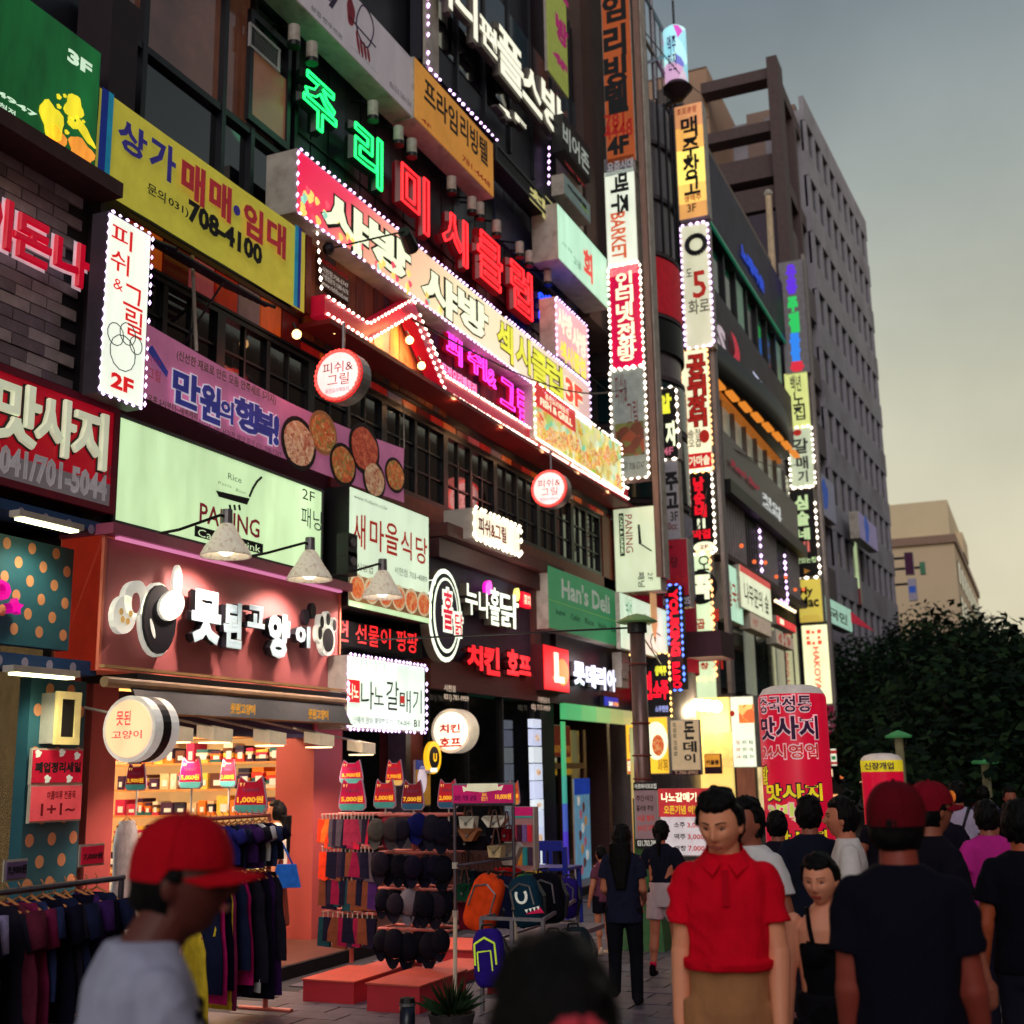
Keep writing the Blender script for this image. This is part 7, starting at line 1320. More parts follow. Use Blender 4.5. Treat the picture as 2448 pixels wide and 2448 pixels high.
# cat-eared price signs
def eared(label,k,x0,y0,x1,y1,Y_or_X,price,c,foot=(70,150,140),plane='X',pole=True):
 pl_=XP(Y_or_X) if plane=='X' else FP(Y_or_X);a0,z1=pl_.at(k,x0,y0);a1,z0=pl_.at(k,x1,y1);W=a1-a0;Hh=z1-z0
 t=thing('eared_price_sign',label,'price sign',pl_.P((a0+a1)/2,z0),'eared price signs');pts=[]
 for x,y in ((.12,0),(.0,.1),(.0,.3),(.1,.82),(.16,1.0),(.34,.86),(.66,.86),(.84,1.0),(.9,.82),(1.0,.3),(1.0,.1),(.88,0)):pts.append((a0+x*W,z0+y*Hh))
 MB().poly(pl_,pts[::-1],-.012,0).build('edge_board',mat('card_edge',(170,140,160),bump=0,es=.1),t);c0,cz=(a0+a1)/2,(z0+z1)/2
 MB().poly(pl_,[(c0+(a-c0)*.93,cz+(z-cz)*.94) for a,z in pts][::-1],.001,.003).build('face',mat('sign_face_%d'%c[0],c,rough=.4,bump=0,es=.15),t)
 MB().poly(pl_,[(a0+.04*W,z0+.22*Hh),(a0+.05*W,z0+.1*Hh),(a0+.16*W,z0+.03*Hh),(a0+.84*W,z0+.03*Hh),(a0+.95*W,z0+.1*Hh),(a0+.96*W,z0+.22*Hh)],.003,.006).build('foot_band',mat('sign_foot_%d'%foot[0],foot,bump=0,es=.2),t)
 put_text(t,pl_,price,a0+.1*W,z0+.46*Hh,a0+.9*W,z0+.26*Hh,mat('price_yellow',(240,180,50),bump=0,es=.6),d=.008,bold=.04);put_text(t,pl_,'악세서리',a0+.25*W,z0+.68*Hh,a0+.75*W,z0+.56*Hh,mat('price_dim',(130,60,90),bump=0,es=.2),d=.008)
 for i in (0,1):MB().poly(pl_,[(a0+(.2+.09*i)*W,z0+.72*Hh),(a0+(.24+.09*i)*W,z0+.82*Hh),(a0+(.17+.12*i)*W,z0+.82*Hh)],.004,.007).build('bow',mat('bow_yellow',(250,200,120),bump=0,es=.6),t)
 if pole:MB().tube(pl_.P(c0,z0,-.02),pl_.P(c0,z0-.2,-.02),.008).build('stick',offw,t)
cr1,cr2,cr3=(206,16,76),(214,30,50),(140,14,40)
eared('rear pink price sign peeping above the 5,000 one','zG',362,118,540,300,10.9,'5,900원',cr1);eared('pink eared price sign reading 5,000 at the stand top','zG',355,262,562,510,10.2,'5,000원',cr1)
eared('narrow lit price sign high above the cap stand','zG',715,115,850,318,10.9,'7,900원',cr2,(240,200,110));eared('red eared price sign reading 1,000','zG',622,265,792,492,10.0,'1,000원',cr2);eared('dark red eared price sign reading 7,000','zG',835,270,1010,505,9.9,'7,000원',cr3,(40,90,120));eared('red price sign reading 2,000 partly behind the banner','zG',1112,265,1275,492,10.6,'2,000원',cr2,(40,100,130));eared('orange glowing price sign behind the banner end','zG',1655,275,1748,465,11.2,'9,900원',(236,90,40),(236,150,60))
eared('dark red price sign hung under the round peach sign','z7',715,455,825,610,8.3,'3,900원',cr3);eared('pink price sign in the shop doorway, left of two','z7',1018,425,1142,600,8.6,'5,000원',cr1);eared('smaller price sign in the doorway, right of the pink one','z7',1248,435,1335,590,9.2,'3,000원',cr2);eared('large crimson price sign reading 1,000 by the woman','z7',1330,530,1510,738,8.8,'1,000원',(196,10,50))
# silver frame with banner and handbags
pl_=XP(9.6);fr_=thing('silver_display_frame','silver pole frame with a magenta banner and hanging handbags','stand',pl_.P(pl_.at('zG',1245,1900)[0],0))
aL_,zt_=pl_.at('zG',1245,460);aR_,_=pl_.at('zG',1695,460);wpole=mat('pole_white',(196,180,160),rough=.4,es=.05)
MB().tube(pl_.P(aL_-.01,0),pl_.P(aL_,.72),.018).build('lower_post',wpole,fr_);MB().tube(pl_.P(aL_,.72),pl_.P(aL_,zt_),.015).build('upper_post',steel,fr_);MB().tube(pl_.P(aR_,.9),pl_.P(aR_,zt_),.015).build('upper_post',steel,fr_);MB().tube(pl_.P(aR_,0),pl_.P(aR_,.9),.018).build('lower_post',wpole,fr_);MB().tube(pl_.P(aL_,zt_),pl_.P(aR_,zt_),.014).build('top_bar',steel,fr_);MB().tube(pl_.P(aL_,pl_.at('zG',1245,935)[1]),pl_.P(aR_,pl_.at('zG',1695,870)[1]),.013).build('cross_bar',steel,fr_)
for z_ in (.7,pl_.at('zG',1245,935)[1]):MB().tube(pl_.P(aL_,z_-.02),pl_.P(aL_,z_+.03),.026).build('clamp',offw,fr_)
s=Sign('banner_board','magenta banner board reading 10,000 on top of the silver frame',pl_,'zG',1225,300,1712,462,.01,mat('banner_magenta',(176,16,90),bump=0,es=.4),mat('banner_edge',(120,130,130)),cat='banner');s.tf('10,000원',.7,.48,.95,.78,mat('price_yellow',(240,180,50)),bold=.04);s.tf('모든 가방 균일',.05,.55,.4,.8,mat('banner_plum',(90,10,80),bump=0,es=.3),bold=.03);s.tf('BAG\n할인가',.48,.45,.58,.82,MATS['price_yellow'])  # board print emits in place of light falling on it
MB().poly(pl_,[(s.a0+x*(s.a1-s.a0),s.z1-y*(s.z1-s.z0)) for x,y in ((.18,.12),(.25,.2),(.26,.02),(.74,.02),(.75,.2),(.83,.1),(.8,.34),(.76,.32),(.5,.42),(.24,.34),(.2,.4))],.013,.018).build('ribbon',mat('ribbon_cream',(230,224,190),bump=0,es=.4),s.o)
def bag(label,k,x0,y0,x1,y1,X,c,tri=False,group='handbags on the silver frame'):
 p2=XP(X);a0,z1=p2.at(k,x0,y0);a1,z0=p2.at(k,x1,y1);t=thing('handbag',label,'handbag',p2.P((a0+a1)/2,z0),group);m_=(a0+a1)/2;w_=a1-a0;h_=z1-z0
 pts=[(a0+.1*w_,z0),(a1-.1*w_,z0),(a1,z1),(a0,z1)] if not tri else [(a0+.3*w_,z0),(a1-.3*w_,z0),(a1,z1-.2*h_),(a1-.1*w_,z1),(a0+.1*w_,z1),(a0,z1-.2*h_)]
 MB().poly(p2,pts[::-1],-.1,0).build('body',fabric(c),t);MB().poly(p2,[(a0+.06*w_,z1-.02*h_),(m_,z1-.55*h_),(a1-.06*w_,z1-.02*h_)],.002,.014).build('flap',fabric(tuple(int(v*.8) for v in c)),t);MB().path([p2.P(a0+.2*w_,z1,-.04),p2.P(m_-.1*w_,z1+.14,-.04),p2.P(m_+.1*w_,z1+.14,-.04),p2.P(a1-.2*w_,z1,-.04)],.007,5).build('strap',mat('strap_brown',(90,50,40)),t);MB().tube(p2.P(m_,z1-.55*h_,.01),p2.P(m_,z1-.55*h_,.024),.012).build('clasp',grey,t)
for lb,b_,X,c_,tr_ in (('cream white shoulder bag, top left on the silver frame',(1275,555,1395,650),9.62,(214,206,190),0),('cream white bag, top right on the silver frame',(1450,550,1640,650),9.7,(220,210,196),1),('tan flapped bag with black sides on the frame',(1270,645,1420,745),9.6,(150,96,66),1),('black bag under the tan flap',(1160,700,1500,815),9.75,(16,12,24),0),('black and white bag at the right of the frame',(1480,640,1600,765),9.64,(14,12,22),0),('dark red bag by the right pole',(1600,650,1668,745),9.66,(120,10,26),0),('white ribbed bag low right on the frame',(1560,755,1745,930),9.9,(206,196,190),1),('beige purse tilted under the white bag',(1495,780,1605,870),9.55,(196,170,130),0),('dark green bag behind the lower pole',(1250,1075,1365,1205),9.9,(20,70,50),0),('dark red tote low behind the silver pole',(1265,1215,1425,1430),10.0,(96,16,36),0)):bag(lb,'zG',*b_,X,c_,bool(tr_))
for i_ in range(7):bag('dark zipped pouch under the cross bar, %s from the pole'%ORD[i_],'zG',1265+i_*62,960+i_*8,1335+i_*62,1080+i_*4,10.0+.02*i_,random.choice(((20,40,50),(24,20,34),(60,60,64),(90,20,40))),False,'pouches under the cross bar')
# card rack
s=Sign('phone_case_rack','narrow rack of coloured cases topped by a magenta card',XP(10.4),'zG',1695,480,1868,1015,.1,mat('rack_board',(170,120,120),es=.15,bump=0),offw,cat='rack');s.rect('magenta_head',.02,.0,.95,.13,mat('banner_magenta',(176,16,90)));s.rect('teal_line',.02,.13,.95,.16,mat('sign_foot_70',(70,150,140)))
for r_,(y0_,y1_) in enumerate(((.26,.5),(.58,.84))):
 for i_ in range(4):s.rect('case',.03+i_*.24,y0_,.21+i_*.24,y1_,mat('case_%d%d'%(r_,i_),[[(170,50,70),(60,20,40),(110,80,130),(200,30,50)],[(200,20,40),(196,120,40),(40,130,130),(60,40,60)]][r_][i_],es=.25,bump=0),.02,.05)
# backpacks on the steel cage
cg=thing('steel_cage_table','grey steel cage with red side boards carrying backpacks','table',(9.9,3.9,0));q0=XP(9.3).at('zG',1452,1340);q1=XP(9.3).at('zG',1925,1345);q2=XP(10.9).at('z8',1612,1275)
sq=mat('galvanised',(128,122,130),rough=.5,metal=.3,var=.3,scale=20);A,B_,C_=(9.3,-q0[0]),(9.3,-q1[0]),(10.9,-q2[0]);zc=(q0[1]+q1[1])/2;D_=(10.9,A[1])
for (p,q) in ((A,B_),(B_,C_),(C_,D_),(D_,A)):
 for z_ in (zc,zc-.2,.12):MB().tube((*p,z_),(*q,z_),.018,n=4).build('rail',sq,cg)
for p in (A,B_,C_,D_,((A[0]+B_[0])/2,(A[1]+B_[1])/2)):MB().tube((*p,0),(*p,zc),.02,n=4).build('post',sq,cg)
MB().box(9.33,B_[1]+.03,.14,9.35,A[1]-.03,zc-.22).build('side_board',mat('cage_red',(190,26,50),rough=.5),cg);MB().box(9.35,B_[1]+.03,zc-.24,10.85,A[1]-.03,zc-.2).build('tray',sq,cg)
def backpack(label,k,cx,cy,X,w,h,c,rot=0,zip_=None,lie=0,face=False):
 p2=XP(X);a,z=p2.at(k,cx,cy);t=thing('backpack',label,'backpack',p2.P(a,z),'backpacks on the cage');V=[];Fc=[];n,m=18,10
 for j in range(m+1):
  ph=-math.pi/2+math.pi*j/m
  for i in range(n):
   th=2*math.pi*i/n;e_=.55;f_=lambda v,p_=e_:math.copysign(abs(v)**p_,v)
   x,y,zz=f_(math.cos(ph),.4)*f_(math.cos(th))*w/2,f_(math.cos(ph),.4)*f_(math.sin(th))*w*.32,f_(math.sin(ph),.8 if ph>0 else .5)*h/2
   aa=a+x*math.cos(rot)-zz*math.sin(rot);z2=z+x*math.sin(rot)+zz*math.cos(rot);V.append(p2.P(aa,z2,-y+.01*math.sin(aa*40+z2*31)))
 for j in range(m):
  for i in range(n):Fc.append((j*n+i,j*n+(i+1)%n,(j+1)*n+(i+1)%n,(j+1)*n+i))
 me_obj('body',V,Fc,fabric(c),t,True);dd=w*.32
 def R(x,zz,d):return p2.P(a+x*math.cos(rot)-zz*math.sin(rot),z+x*math.sin(rot)+zz*math.cos(rot),d)
 MB().path([R(-w*.36,-h*.1,dd*1.02),R(-w*.34,h*.26,dd*.98),R(0,h*.36,dd*.92),R(w*.34,h*.26,dd*.98),R(w*.36,-h*.1,dd*1.02)],.008,5).build('zip',mat('zip_lime',(200,226,60),es=.3) if zip_ else grey,t)
 MB().path([R(-.05,h*.48,0),R(-.04,h*.56,0),R(.04,h*.56,0),R(.05,h*.48,0)],.009,5).build('grab_loop',black,t);MB().path([R(w*.42,h*.3,-dd*.5),R(w*.62,0,-dd*.2),R(w*.45,-h*.4,-dd*.3)],.018,5).build('strap',black,t)
 if zip_:MB().path([R(-w*.25,-h*.2,dd*1.04),R(-w*.25,h*.12,dd*1.04),R(w*.2,h*.14,dd*1.04),R(w*.22,-h*.2,dd*1.04)],.006,5).build('zip',MATS['zip_lime'],t)
 if face:
  mb=MB();[mb.tube(R(.0+.045*math.cos(q),.05+.055*math.sin(q),dd*1.05),R(.0+.045*math.cos(q+.4),.05+.055*math.sin(q+.4),dd*1.05),.012,n=5) for q in np.arange(2.4,6.8,.4)];mb.build('eye_print',white_txt,t)
  for i in range(4):MB().add([R(.0+i*.035,-.06,dd*1.06),R(.03+i*.035,-.06,dd*1.06),R(.015+i*.035,-.09,dd*1.06)],[(0,2,1)]).build('tooth_print',white_txt,t)
  MB().add([R(0,-.095,dd*1.055),R(.16,-.12,dd*1.055),R(.14,-.075,dd*1.055)],[(0,1,2)]).build('mouth_print',MATS['sign_face_206'],t)
bps=(('orange backpack leaning at the left of the heap',1480,1220,9.6,.34,.55,(226,70,24),-.35,0,0),('navy backpack next to the orange one',1640,1210,9.7,.34,.5,(16,20,50),-.1,0,0),('teal backpack printed with an eye and teeth',1800,1205,9.5,.3,.48,(18,50,70),.25,0,1),('black backpack at the right end of the heap',1950,1180,9.9,.36,.5,(12,12,24),.1,0,0),('red backpack lying on top of the heap',1650,1035,10.2,.34,.24,(200,24,30),0,0,0),('yellow backpack lying on top at the right',1820,1040,10.4,.34,.18,(230,180,40),0,0,0),('green backpack below the yellow one',1830,1075,10.1,.32,.2,(30,140,60),0,0,0),('purple backpack with lime zips hanging from the cage',1515,1640,9.15,.3,.52,(44,24,130),.08,1,0),('second orange pack behind the leaning one',1560,1110,10.0,.3,.3,(236,90,50),-.2,0,0),('violet backpack at the far end of the cage',2120,1180,10.8,.22,.42,(40,24,110),-.1,0,0),('dark teal backpack hanging on the cage front, right',2180,1600,10.3,.34,.5,(22,40,52),.1,0,0),('black pack hanging beside the dark teal one',2010,1620,10.0,.3,.45,(20,18,30),0,0,0))
for lb,cx,cy,X,w_,h_,c_,r_,zz,f_ in bps:backpack(lb,'zG',cx,cy,X,w_*.84,h_*.84,c_,r_,zz,0,f_)
# blue plastic chair
pl_=XP(12.4);a_,z_=pl_.at('zL',1230,1820);bl=mat('chair_blue',(16,40,150),rough=.35,var=.1);ch_=thing('plastic_chair','blue plastic chair with holed backrest by the lit post','chair',(12.4,-a_,.0));zs=max(.55,z_);W_=.25
MB().box(12.2,-a_-W_,zs-.03,12.65,-a_+W_,zs).build('seat',bl,ch_)
mb=MB();zt_=pl_.at('zL',1230,1575)[1]
mb.box(12.2,-a_-W_,zs,12.23,-a_-W_+.05,zt_-.06).box(12.2,-a_+W_-.05,zs,12.23,-a_+W_,zt_-.06).box(12.2,-a_-W_*.8,zt_-.1,12.23,-a_+W_*.8,zt_);
for i_ in (-1,0,1):mb.box(12.2,-a_+i_*.07-.02,zs+.04,12.22,-a_+i_*.07+.02,zt_-.1)
mb.build('backrest',bl,ch_)
for sx_ in (12.22,12.62):
 for sy_ in (-W_+.03,W_-.03):MB().tube((sx_,-a_+sy_*1.1,.12),(sx_,-a_+sy_,zs-.03),.022,.028,6).build('leg',bl,ch_)
# bollard, planter
p_=on_level('z8',648,2060,0);bo=thing('bollard','short dark bollard with a silver ring at the bottom edge','bollard',(p_[0],p_[1],0));zt_=XP(p_[0]).at('z8',648,1780)[1];MB().tube((p_[0],p_[1],0),(p_[0],p_[1],zt_-.06),.055,n=16).build('post',mat('bollard_navy',(20,26,44),rough=.3),bo,True);MB().tube((p_[0],p_[1],zt_-.055),(p_[0],p_[1],zt_-.035),.058,n=16).build('ring',grey,bo);MB().lathe((p_[0],p_[1],zt_-.034),[(.056,0),(.05,.03),(0,.036)],16).build('cap',black,bo)
px_=on_level('z8',900,2040,0);pt=thing('potted_plant','low dark leafy plant at the foot of the racks','plant',(px_[0],px_[1],0));MB().lathe((px_[0],px_[1],0),[(.12,0),(.17,.2),(.15,.2),(.14,.17),(0,.17)],14).build('pot',mat('pot_dark',(50,44,48)),pt);V=[];Fc=[]
for i_ in range(160):
 th=random.uniform(0,6.28);l_=random.uniform(.12,.34);e_=random.uniform(.3,1.4);d_=Vector((math.cos(th)*math.cos(e_),math.sin(th)*math.cos(e_),math.sin(e_)));p=Vector((px_[0],px_[1],.18))+d_*l_*.5;s_=d_.orthogonal().normalized()*.022;b=len(V);V+=[p-d_*l_*.3,p+s_,p+d_*l_*.4,p-s_];Fc.append((b,b+1,b+2,b+3))
o=me_obj('foliage',V,Fc,leafm[1],pt);o['kind']='stuff'
# ------------------------------------------------------------------ PEOPLE
TS=bpy.data.scenes.new('workbench');dgT=None
def remesh(parts,voxel,smooth=4,fine=None):
 """one continuous skin round tapered limbs, ellipsoids and lofts"""
 mb=MB()
 for p in parts:
  if p[0]=='cap':
   _,a,b,r0,r1=p;mb.tube(a,b,r0,r1,14);mb.ball(a,r0,14,8);mb.ball(b,r1,14,8)
  elif p[0]=='cone':_,a,b,r0,r1=p;mb.tube(a,b,r0,r1,18)
  elif p[0]=='ell':mb.ball(p[1],1,20,12,p[2])
  elif p[0]=='loft':
   rings=p[1];n=26;V=[]
   for (cx,cy,cz,rx,ry) in rings:
    for i in range(n):
     t=2*math.pi*i/n;c_,s_=math.cos(t),math.sin(t);V.append((cx+rx*math.copysign(abs(c_)**.85,c_),cy+ry*math.copysign(abs(s_)**.85,s_),cz))
   Fc=[(j*n+i,j*n+(i+1)%n,(j+1)*n+(i+1)%n,(j+1)*n+i) for j in range(len(rings)-1) for i in range(n)]
   Fc+=[tuple(range(n))[::-1],tuple(range((len(rings)-1)*n,len(rings)*n))];mb.add(V,Fc)
  elif p[0]=='mesh':mb.add(p[1],p[2])
 me=bpy.data.meshes.new('skin');me.from_pydata([tuple(map(float,v)) for v in mb.v],[],mb.f)
 bm=bmesh.new();bm.from_mesh(me);bmesh.ops.recalc_face_normals(bm,faces=bm.faces);bm.to_mesh(me);bm.free()
 o=bpy.data.objects.new('skin',me);TS.collection.objects.link(o);m=o.modifiers.new('r','REMESH');m.mode='VOXEL';m.voxel_size=voxel
 s=o.modifiers.new('s','SMOOTH');s.iterations=smooth;s.factor=.5
 TS.view_layers[0].update();dg=TS.view_layers[0].depsgraph;e=o.evaluated_get(dg);out=bpy.data.meshes.new_from_object(e)
 v=np.empty(len(out.vertices)*3);out.vertices.foreach_get('co',v);v=v.reshape(-1,3);f=[tuple(q.vertices) for q in out.polygons]
 bpy.data.objects.remove(o);bpy.data.meshes.remove(out);bpy.data.meshes.remove(me);return v,f
def head_verts(c,sc_,nu=72,nv=48,female=False,mul=1.0):
 """sculpted head round centre c, looking along +Y"""
 V=[];Fc=[]
 g=lambda x,z,cx,cz,sx,sz:math.exp(-((x-cx)/sx)**2-((z-cz)/sz)**2)
 for j in range(nv+1):
  ph=math.pi*j/nv
  for i in range(nu):
   th=2*math.pi*i/nu;x,y,z=math.sin(ph)*math.cos(th),math.sin(ph)*math.sin(th),math.cos(ph)
   X,Y,Z=.077*x,.097*y,.117*z
   if z<0:k=1-.3*(-z)**1.5*(1.0 if not female else 1.15);X*=k;Y=Y*(1-.12*(-z))+(.008*-z if y>0 else .018*-z)
   if y<0:Y*=1.05
   if y>0:
    Y*=.95
    d=.0
    d+=.026*g(X,Z,0,-.016,.0095,.017)+.013*g(X,Z,0,.006,.008,.02)  # nose
    d+=.006*(g(X,Z,.011,-.024,.007,.007)+g(X,Z,-.011,-.024,.007,.007))
    d-=.013*(g(X,Z,.031,.012,.017,.011)+g(X,Z,-.031,.012,.017,.011))  # sockets
    d+=.0055*(g(X,Z,.03,.031,.022,.008)+g(X,Z,-.03,.031,.022,.008))  # brow
    d+=.005*(g(X,Z,.042,-.016,.018,.017)+g(X,Z,-.042,-.016,.018,.017))  # cheek
    d+=.0085*g(X,Z,0,-.049,.02,.005)+.0085*g(X,Z,0,-.06,.017,.005)-.005*g(X,Z,0,-.0545,.022,.0025)  # lips
    d-=.004*g(X,Z,0,-.072,.018,.006);d+=.008*g(X,Z,0,-.09,.02,.014)
    Y+=d*max(0,y)**.5
   V.append((c[0]+X*sc_*mul,c[1]+Y*sc_*mul,c[2]+Z*sc_*mul))
 for j in range(nv):
  for i in range(nu):Fc.append((j*nu+i,(j+1)*nu+i,(j+1)*nu+(i+1)%nu,j*nu+(i+1)%nu))
 return V,Fc
def rotp(p,c,yaw,pitch,roll=0):
 v=Vector(p)-Vector(c);v=Matrix.Rotation(roll,3,'Y')@v;v=Matrix.Rotation(-pitch,3,'X')@v;v=Matrix.Rotation(yaw,3,'Z')@v;return tuple(v+Vector(c))
def skinm(c):return mat('skin_%d'%c[0],c,rough=.5,var=.1,scale=9,bump=.08,spec=.35)
hairm=mat('hair_black',(9,7,9),rough=.55,var=.5,scale=60,bump=.5,stretch=(1,1,.12),spec=.12)
clothc={}
def clothm(c,nm='wear'):return mat('%s_%d_%d_%d'%((nm,)+c),c,rough=.9,var=.22,scale=6,bump=1.0,spec=.12,stretch=(1,1,.55))
def person(label,X,Y,yaw,top=1.75,skin=(176,104,80),shirt=(20,20,40),pants=(24,24,40),head_yaw=0,head_pitch=0,hair='short',arms=None,stride=0,voxel=.011,sleeves='short',legs='long',w=1.0,shirt_z=.86,cap=None,shoes=(20,18,24),stripes=None,female=False,tank=False,extra=None,hands=True,bag=None,upper_only=False,group=None,face=True,skirt=None,collar=False,belly=0,hem=0,hfwd=0,sockc=None,hv=.0062):
 s=top/1.75;t=thing('person',label,'person',(X,Y,0),group)
 M=Matrix.Translation((X,Y,0))@Matrix.Rotation(yaw-math.pi/2,4,'Z')
 def put(name,v,f,m,smooth=True,jit=0,parent=t):
  v=np.asarray(v,float)
  if jit:
   for i in range(len(v)):p=v[i];q=noise.noise(Vector((p[0]*11+p[2]*5,p[1]*9,p[2]*6-p[0]*7)))+.6*(1-2.4*abs(noise.noise(Vector((p[0]*15-p[2]*9,p[1]*12,p[2]*7)))));d=Vector((p[0],p[1],0));v[i,0]+=p[0]*q*jit*6;v[i,1]+=p[1]*q*jit*6
  R_=np.array(M);v=v@R_[:3,:3].T+R_[:3,3];return me_obj(name,v,f,m,parent,smooth)
 P=lambda x,y,z:(x*s,y*s,z*s)
 sw=.156*w;ws=min(1.0,w+.08);neck=P(0,-.01,1.44);hc=P(0,.018+hfwd,1.588);sh={1:P(sw,-.015,1.385),-1:P(-sw,-.015,1.385)}
 arms=arms or {};el,wr,hd={},{},{}
 for k in (1,-1):
  a=arms.get(k,((.25*k,.0,-1),(.12*k,.22,-1)));u1=Vector(a[0]).normalized()*.29*s;u2=Vector(a[1]).normalized()*.25*s;el[k]=tuple(Vector(sh[k])+u1);wr[k]=tuple(Vector(el[k])+u2);hd[k]=u2.normalized()
 hips={1:P(.092,0,.93),-1:P(-.092,0,.93)};kn={k:P(.1*k,.02+stride*k*.55,.5) for k in (1,-1)};an={k:P(.1*k,-.02+stride*k*1.15,.085+(.08 if stride*k<0 else 0)) for k in (1,-1)}
 # ---- skin: one continuous body
 hv_,hf=head_verts(hc,s*1.03,female=female);hv_=[rotp(p,(hc[0],hc[1]-.02,hc[2]-.06),head_yaw,head_pitch) for p in hv_]
 parts=[('mesh',hv_,hf),('cap',P(0,-.015,1.42),rotp(P(0,hfwd*1.05,1.54),neck,head_yaw*.3,head_pitch*.5),.06*s*(.86 if female else 1.04),.057*s*(.84 if female else 1.02)),('loft',[(0,-.01*s,1.0*s,.13*s*w,.09*s),(0,-.01*s,1.2*s,.145*s*w,.1*s),(0,-.01*s,1.35*s,.15*s*w,.095*s),(0,-.012*s,1.42*s,.09*s*w,.07*s),(0,-.012*s,1.46*s,.06*s,.06*s)])]
 ew=.9 if female else 1.1
 for k in (1,-1):
  ear=rotp((hc[0]+k*.079*s,hc[1]-.008*s,hc[2]-.008*s),(hc[0],hc[1]-.02,hc[2]-.06),head_yaw,head_pitch);parts.append(('ell',ear,(.012*s,.019*s,.033*s)))
  parts+=[('cap',sh[k],el[k],(.04 if not tank else .044)*s*ew,.04*s*ew),('cap',el[k],wr[k],.043*s*ew,.028*s*ew)]
  if hands:
   d=hd[k];side=Vector((0,1,0));side=(side-d*side.dot(d)).normalized();nrm=d.cross(side).normalized()*k;W0=Vector(wr[k])
   pc=W0+d*.045*s;parts+=[('cap',tuple(W0),tuple(pc+side*.012*s),.024*s,.026*s),('cap',tuple(pc-side*.022*s),tuple(pc+d*.035*s-side*.022*s),.017*s,.015*s),('cap',tuple(pc+side*.02*s),tuple(pc+d*.035*s+side*.024*s),.017*s,.015*s)]
   for i,(o_,l_) in enumerate(((.03,.068),(.011,.078),(-.009,.073),(-.027,.056))):
    b=pc+d*.035*s+side*o_*s;m1=b+(d*.93-nrm*.25).normalized()*l_*.5*s;m2=m1+(d*.7-nrm*.7).normalized()*l_*.5*s;parts+=[('cap',tuple(b),tuple(m1),.0092*s,.0086*s),('cap',tuple(m1),tuple(m2),.0086*s,.0075*s)]
   b=W0+d*.02*s+side*.026*s;m1=b+(d*.7+side*.6-nrm*.3).normalized()*.04*s;parts+=[('cap',tuple(b),tuple(m1),.012*s,.0105*s),('cap',tuple(m1),tuple(m1+(d*.95-nrm*.3).normalized()*.032*s),.0105*s,.009*s)]
  if not upper_only and legs!='long':
   parts+=[('cap',hips[k],kn[k],.078*s,.052*s),('cap',kn[k],tuple((Vector(kn[k])*.6+Vector(an[k])*.4)+Vector((0,-.012,0))),.05*s,.053*s),('cap',kn[k],an[k],.048*s,.031*s),('cap',an[k],tuple(Vector(an[k])+Vector((0,.1*s,-.05*s))),.03*s,.026*s)]
 v,f=remesh(parts,voxel if not face else min(voxel,hv),3);body=put('body',v,f,skinm(skin))
 # ---- face
 if face:
  R=lambda p:rotp(p,(hc[0],hc[1]-.02,hc[2]-.06),head_yaw,head_pitch)
  for k in (1,-1):
   ex,ez=.031*s*k,.013*s;mb=MB();c_=R((hc[0]+ex,hc[1]+.073*s,hc[2]+ez));mb.ball(c_,.0105*s,12,8,(1.3,.8,.5));put('eye',mb.v,mb.f,mat('eye_white',(104,84,80),rough=.2,bump=0),parent=t)
   mb=MB();mb.ball(R((hc[0]+ex-.002*k,hc[1]+.0795*s,hc[2]+ez-.001)),.0052*s,10,6);put('iris',mb.v,mb.f,mat('iris_dark',(16,8,8),rough=.15,bump=0))
   mb=MB();pr=[R((hc[0]+k*(.013+.011*i)*s,hc[1]+(.0835-.0035*i-.0012*i*i)*s,hc[2]+(.0215+[.0,.0022,.0022,-.001][i])*s)) for i in range(4)];mb.path(pr,.0022*s,6);put('eyelid',mb.v,mb.f,mat('lash_dark',(30,14,14),bump=0))
   mb=MB();pr=[R((hc[0]+k*(.012+.012*i)*s,hc[1]+(.0925-.004*i-.0012*i*i)*s,hc[2]+(.034+[.0,.003,.003,-.001][i])*s)) for i in range(4)];mb.path(pr,.0036*s*(.7 if female else 1),6);put('eyebrow',mb.v,mb.f,hairm)
  for dz,yy in ((-.0492,.0995),(-.059,.099)):
   mb=MB();pr=[R((hc[0]+x*s,hc[1]+(yy-14*x*x)*s,hc[2]+(dz+(6 if dz<-.055 else -3)*x*x)*s)) for x in (-.022,-.013,-.004,.004,.013,.022)];mb.path(pr,.0027*s,6);put('lip',mb.v,mb.f,mat('lip_rose' if female else 'lip_tone',(178,92,80) if not female else (170,50,54),rough=.4,bump=0))
 # ---- hair
 if hair:
  hv2,hf2=head_verts(hc,s*1.03);out=[]
  for p in hv2:
   x,y,z=(p[0]-hc[0])/s,(p[1]-hc[1])/s,(p[2]-hc[2])/s
   line=.074+.014*noise.noise(Vector((x*70,0,3)))
   m_=1.0 if (z>line or (y<.022-.35*max(0,-z-.0) and z>-.075)) else 0
   if abs(x)>.06 and y>-.01 and z<.0:m_=0
   grow=-.014 if (cap and z>.03) else .013 if cap and m_ else ((.01 if y>.03 else .017)+(.009 if z>.085 and not female else 0)+.015*noise.noise(Vector((x*62,y*62,z*26)))) if m_ else -.012
   n_=Vector((x/.006,y/.0095,z/.0137)).normalized();out.append((p[0]+n_.x*grow*s,p[1]+n_.y*grow*s,p[2]+n_.z*grow*s))
  out=[rotp(p,(hc[0],hc[1]-.02,hc[2]-.06),head_yaw,head_pitch) for p in out]
  hp=[('mesh',out,hf2)]
  R=lambda p:rotp(p,(hc[0],hc[1]-.02,hc[2]-.06),head_yaw,head_pitch)
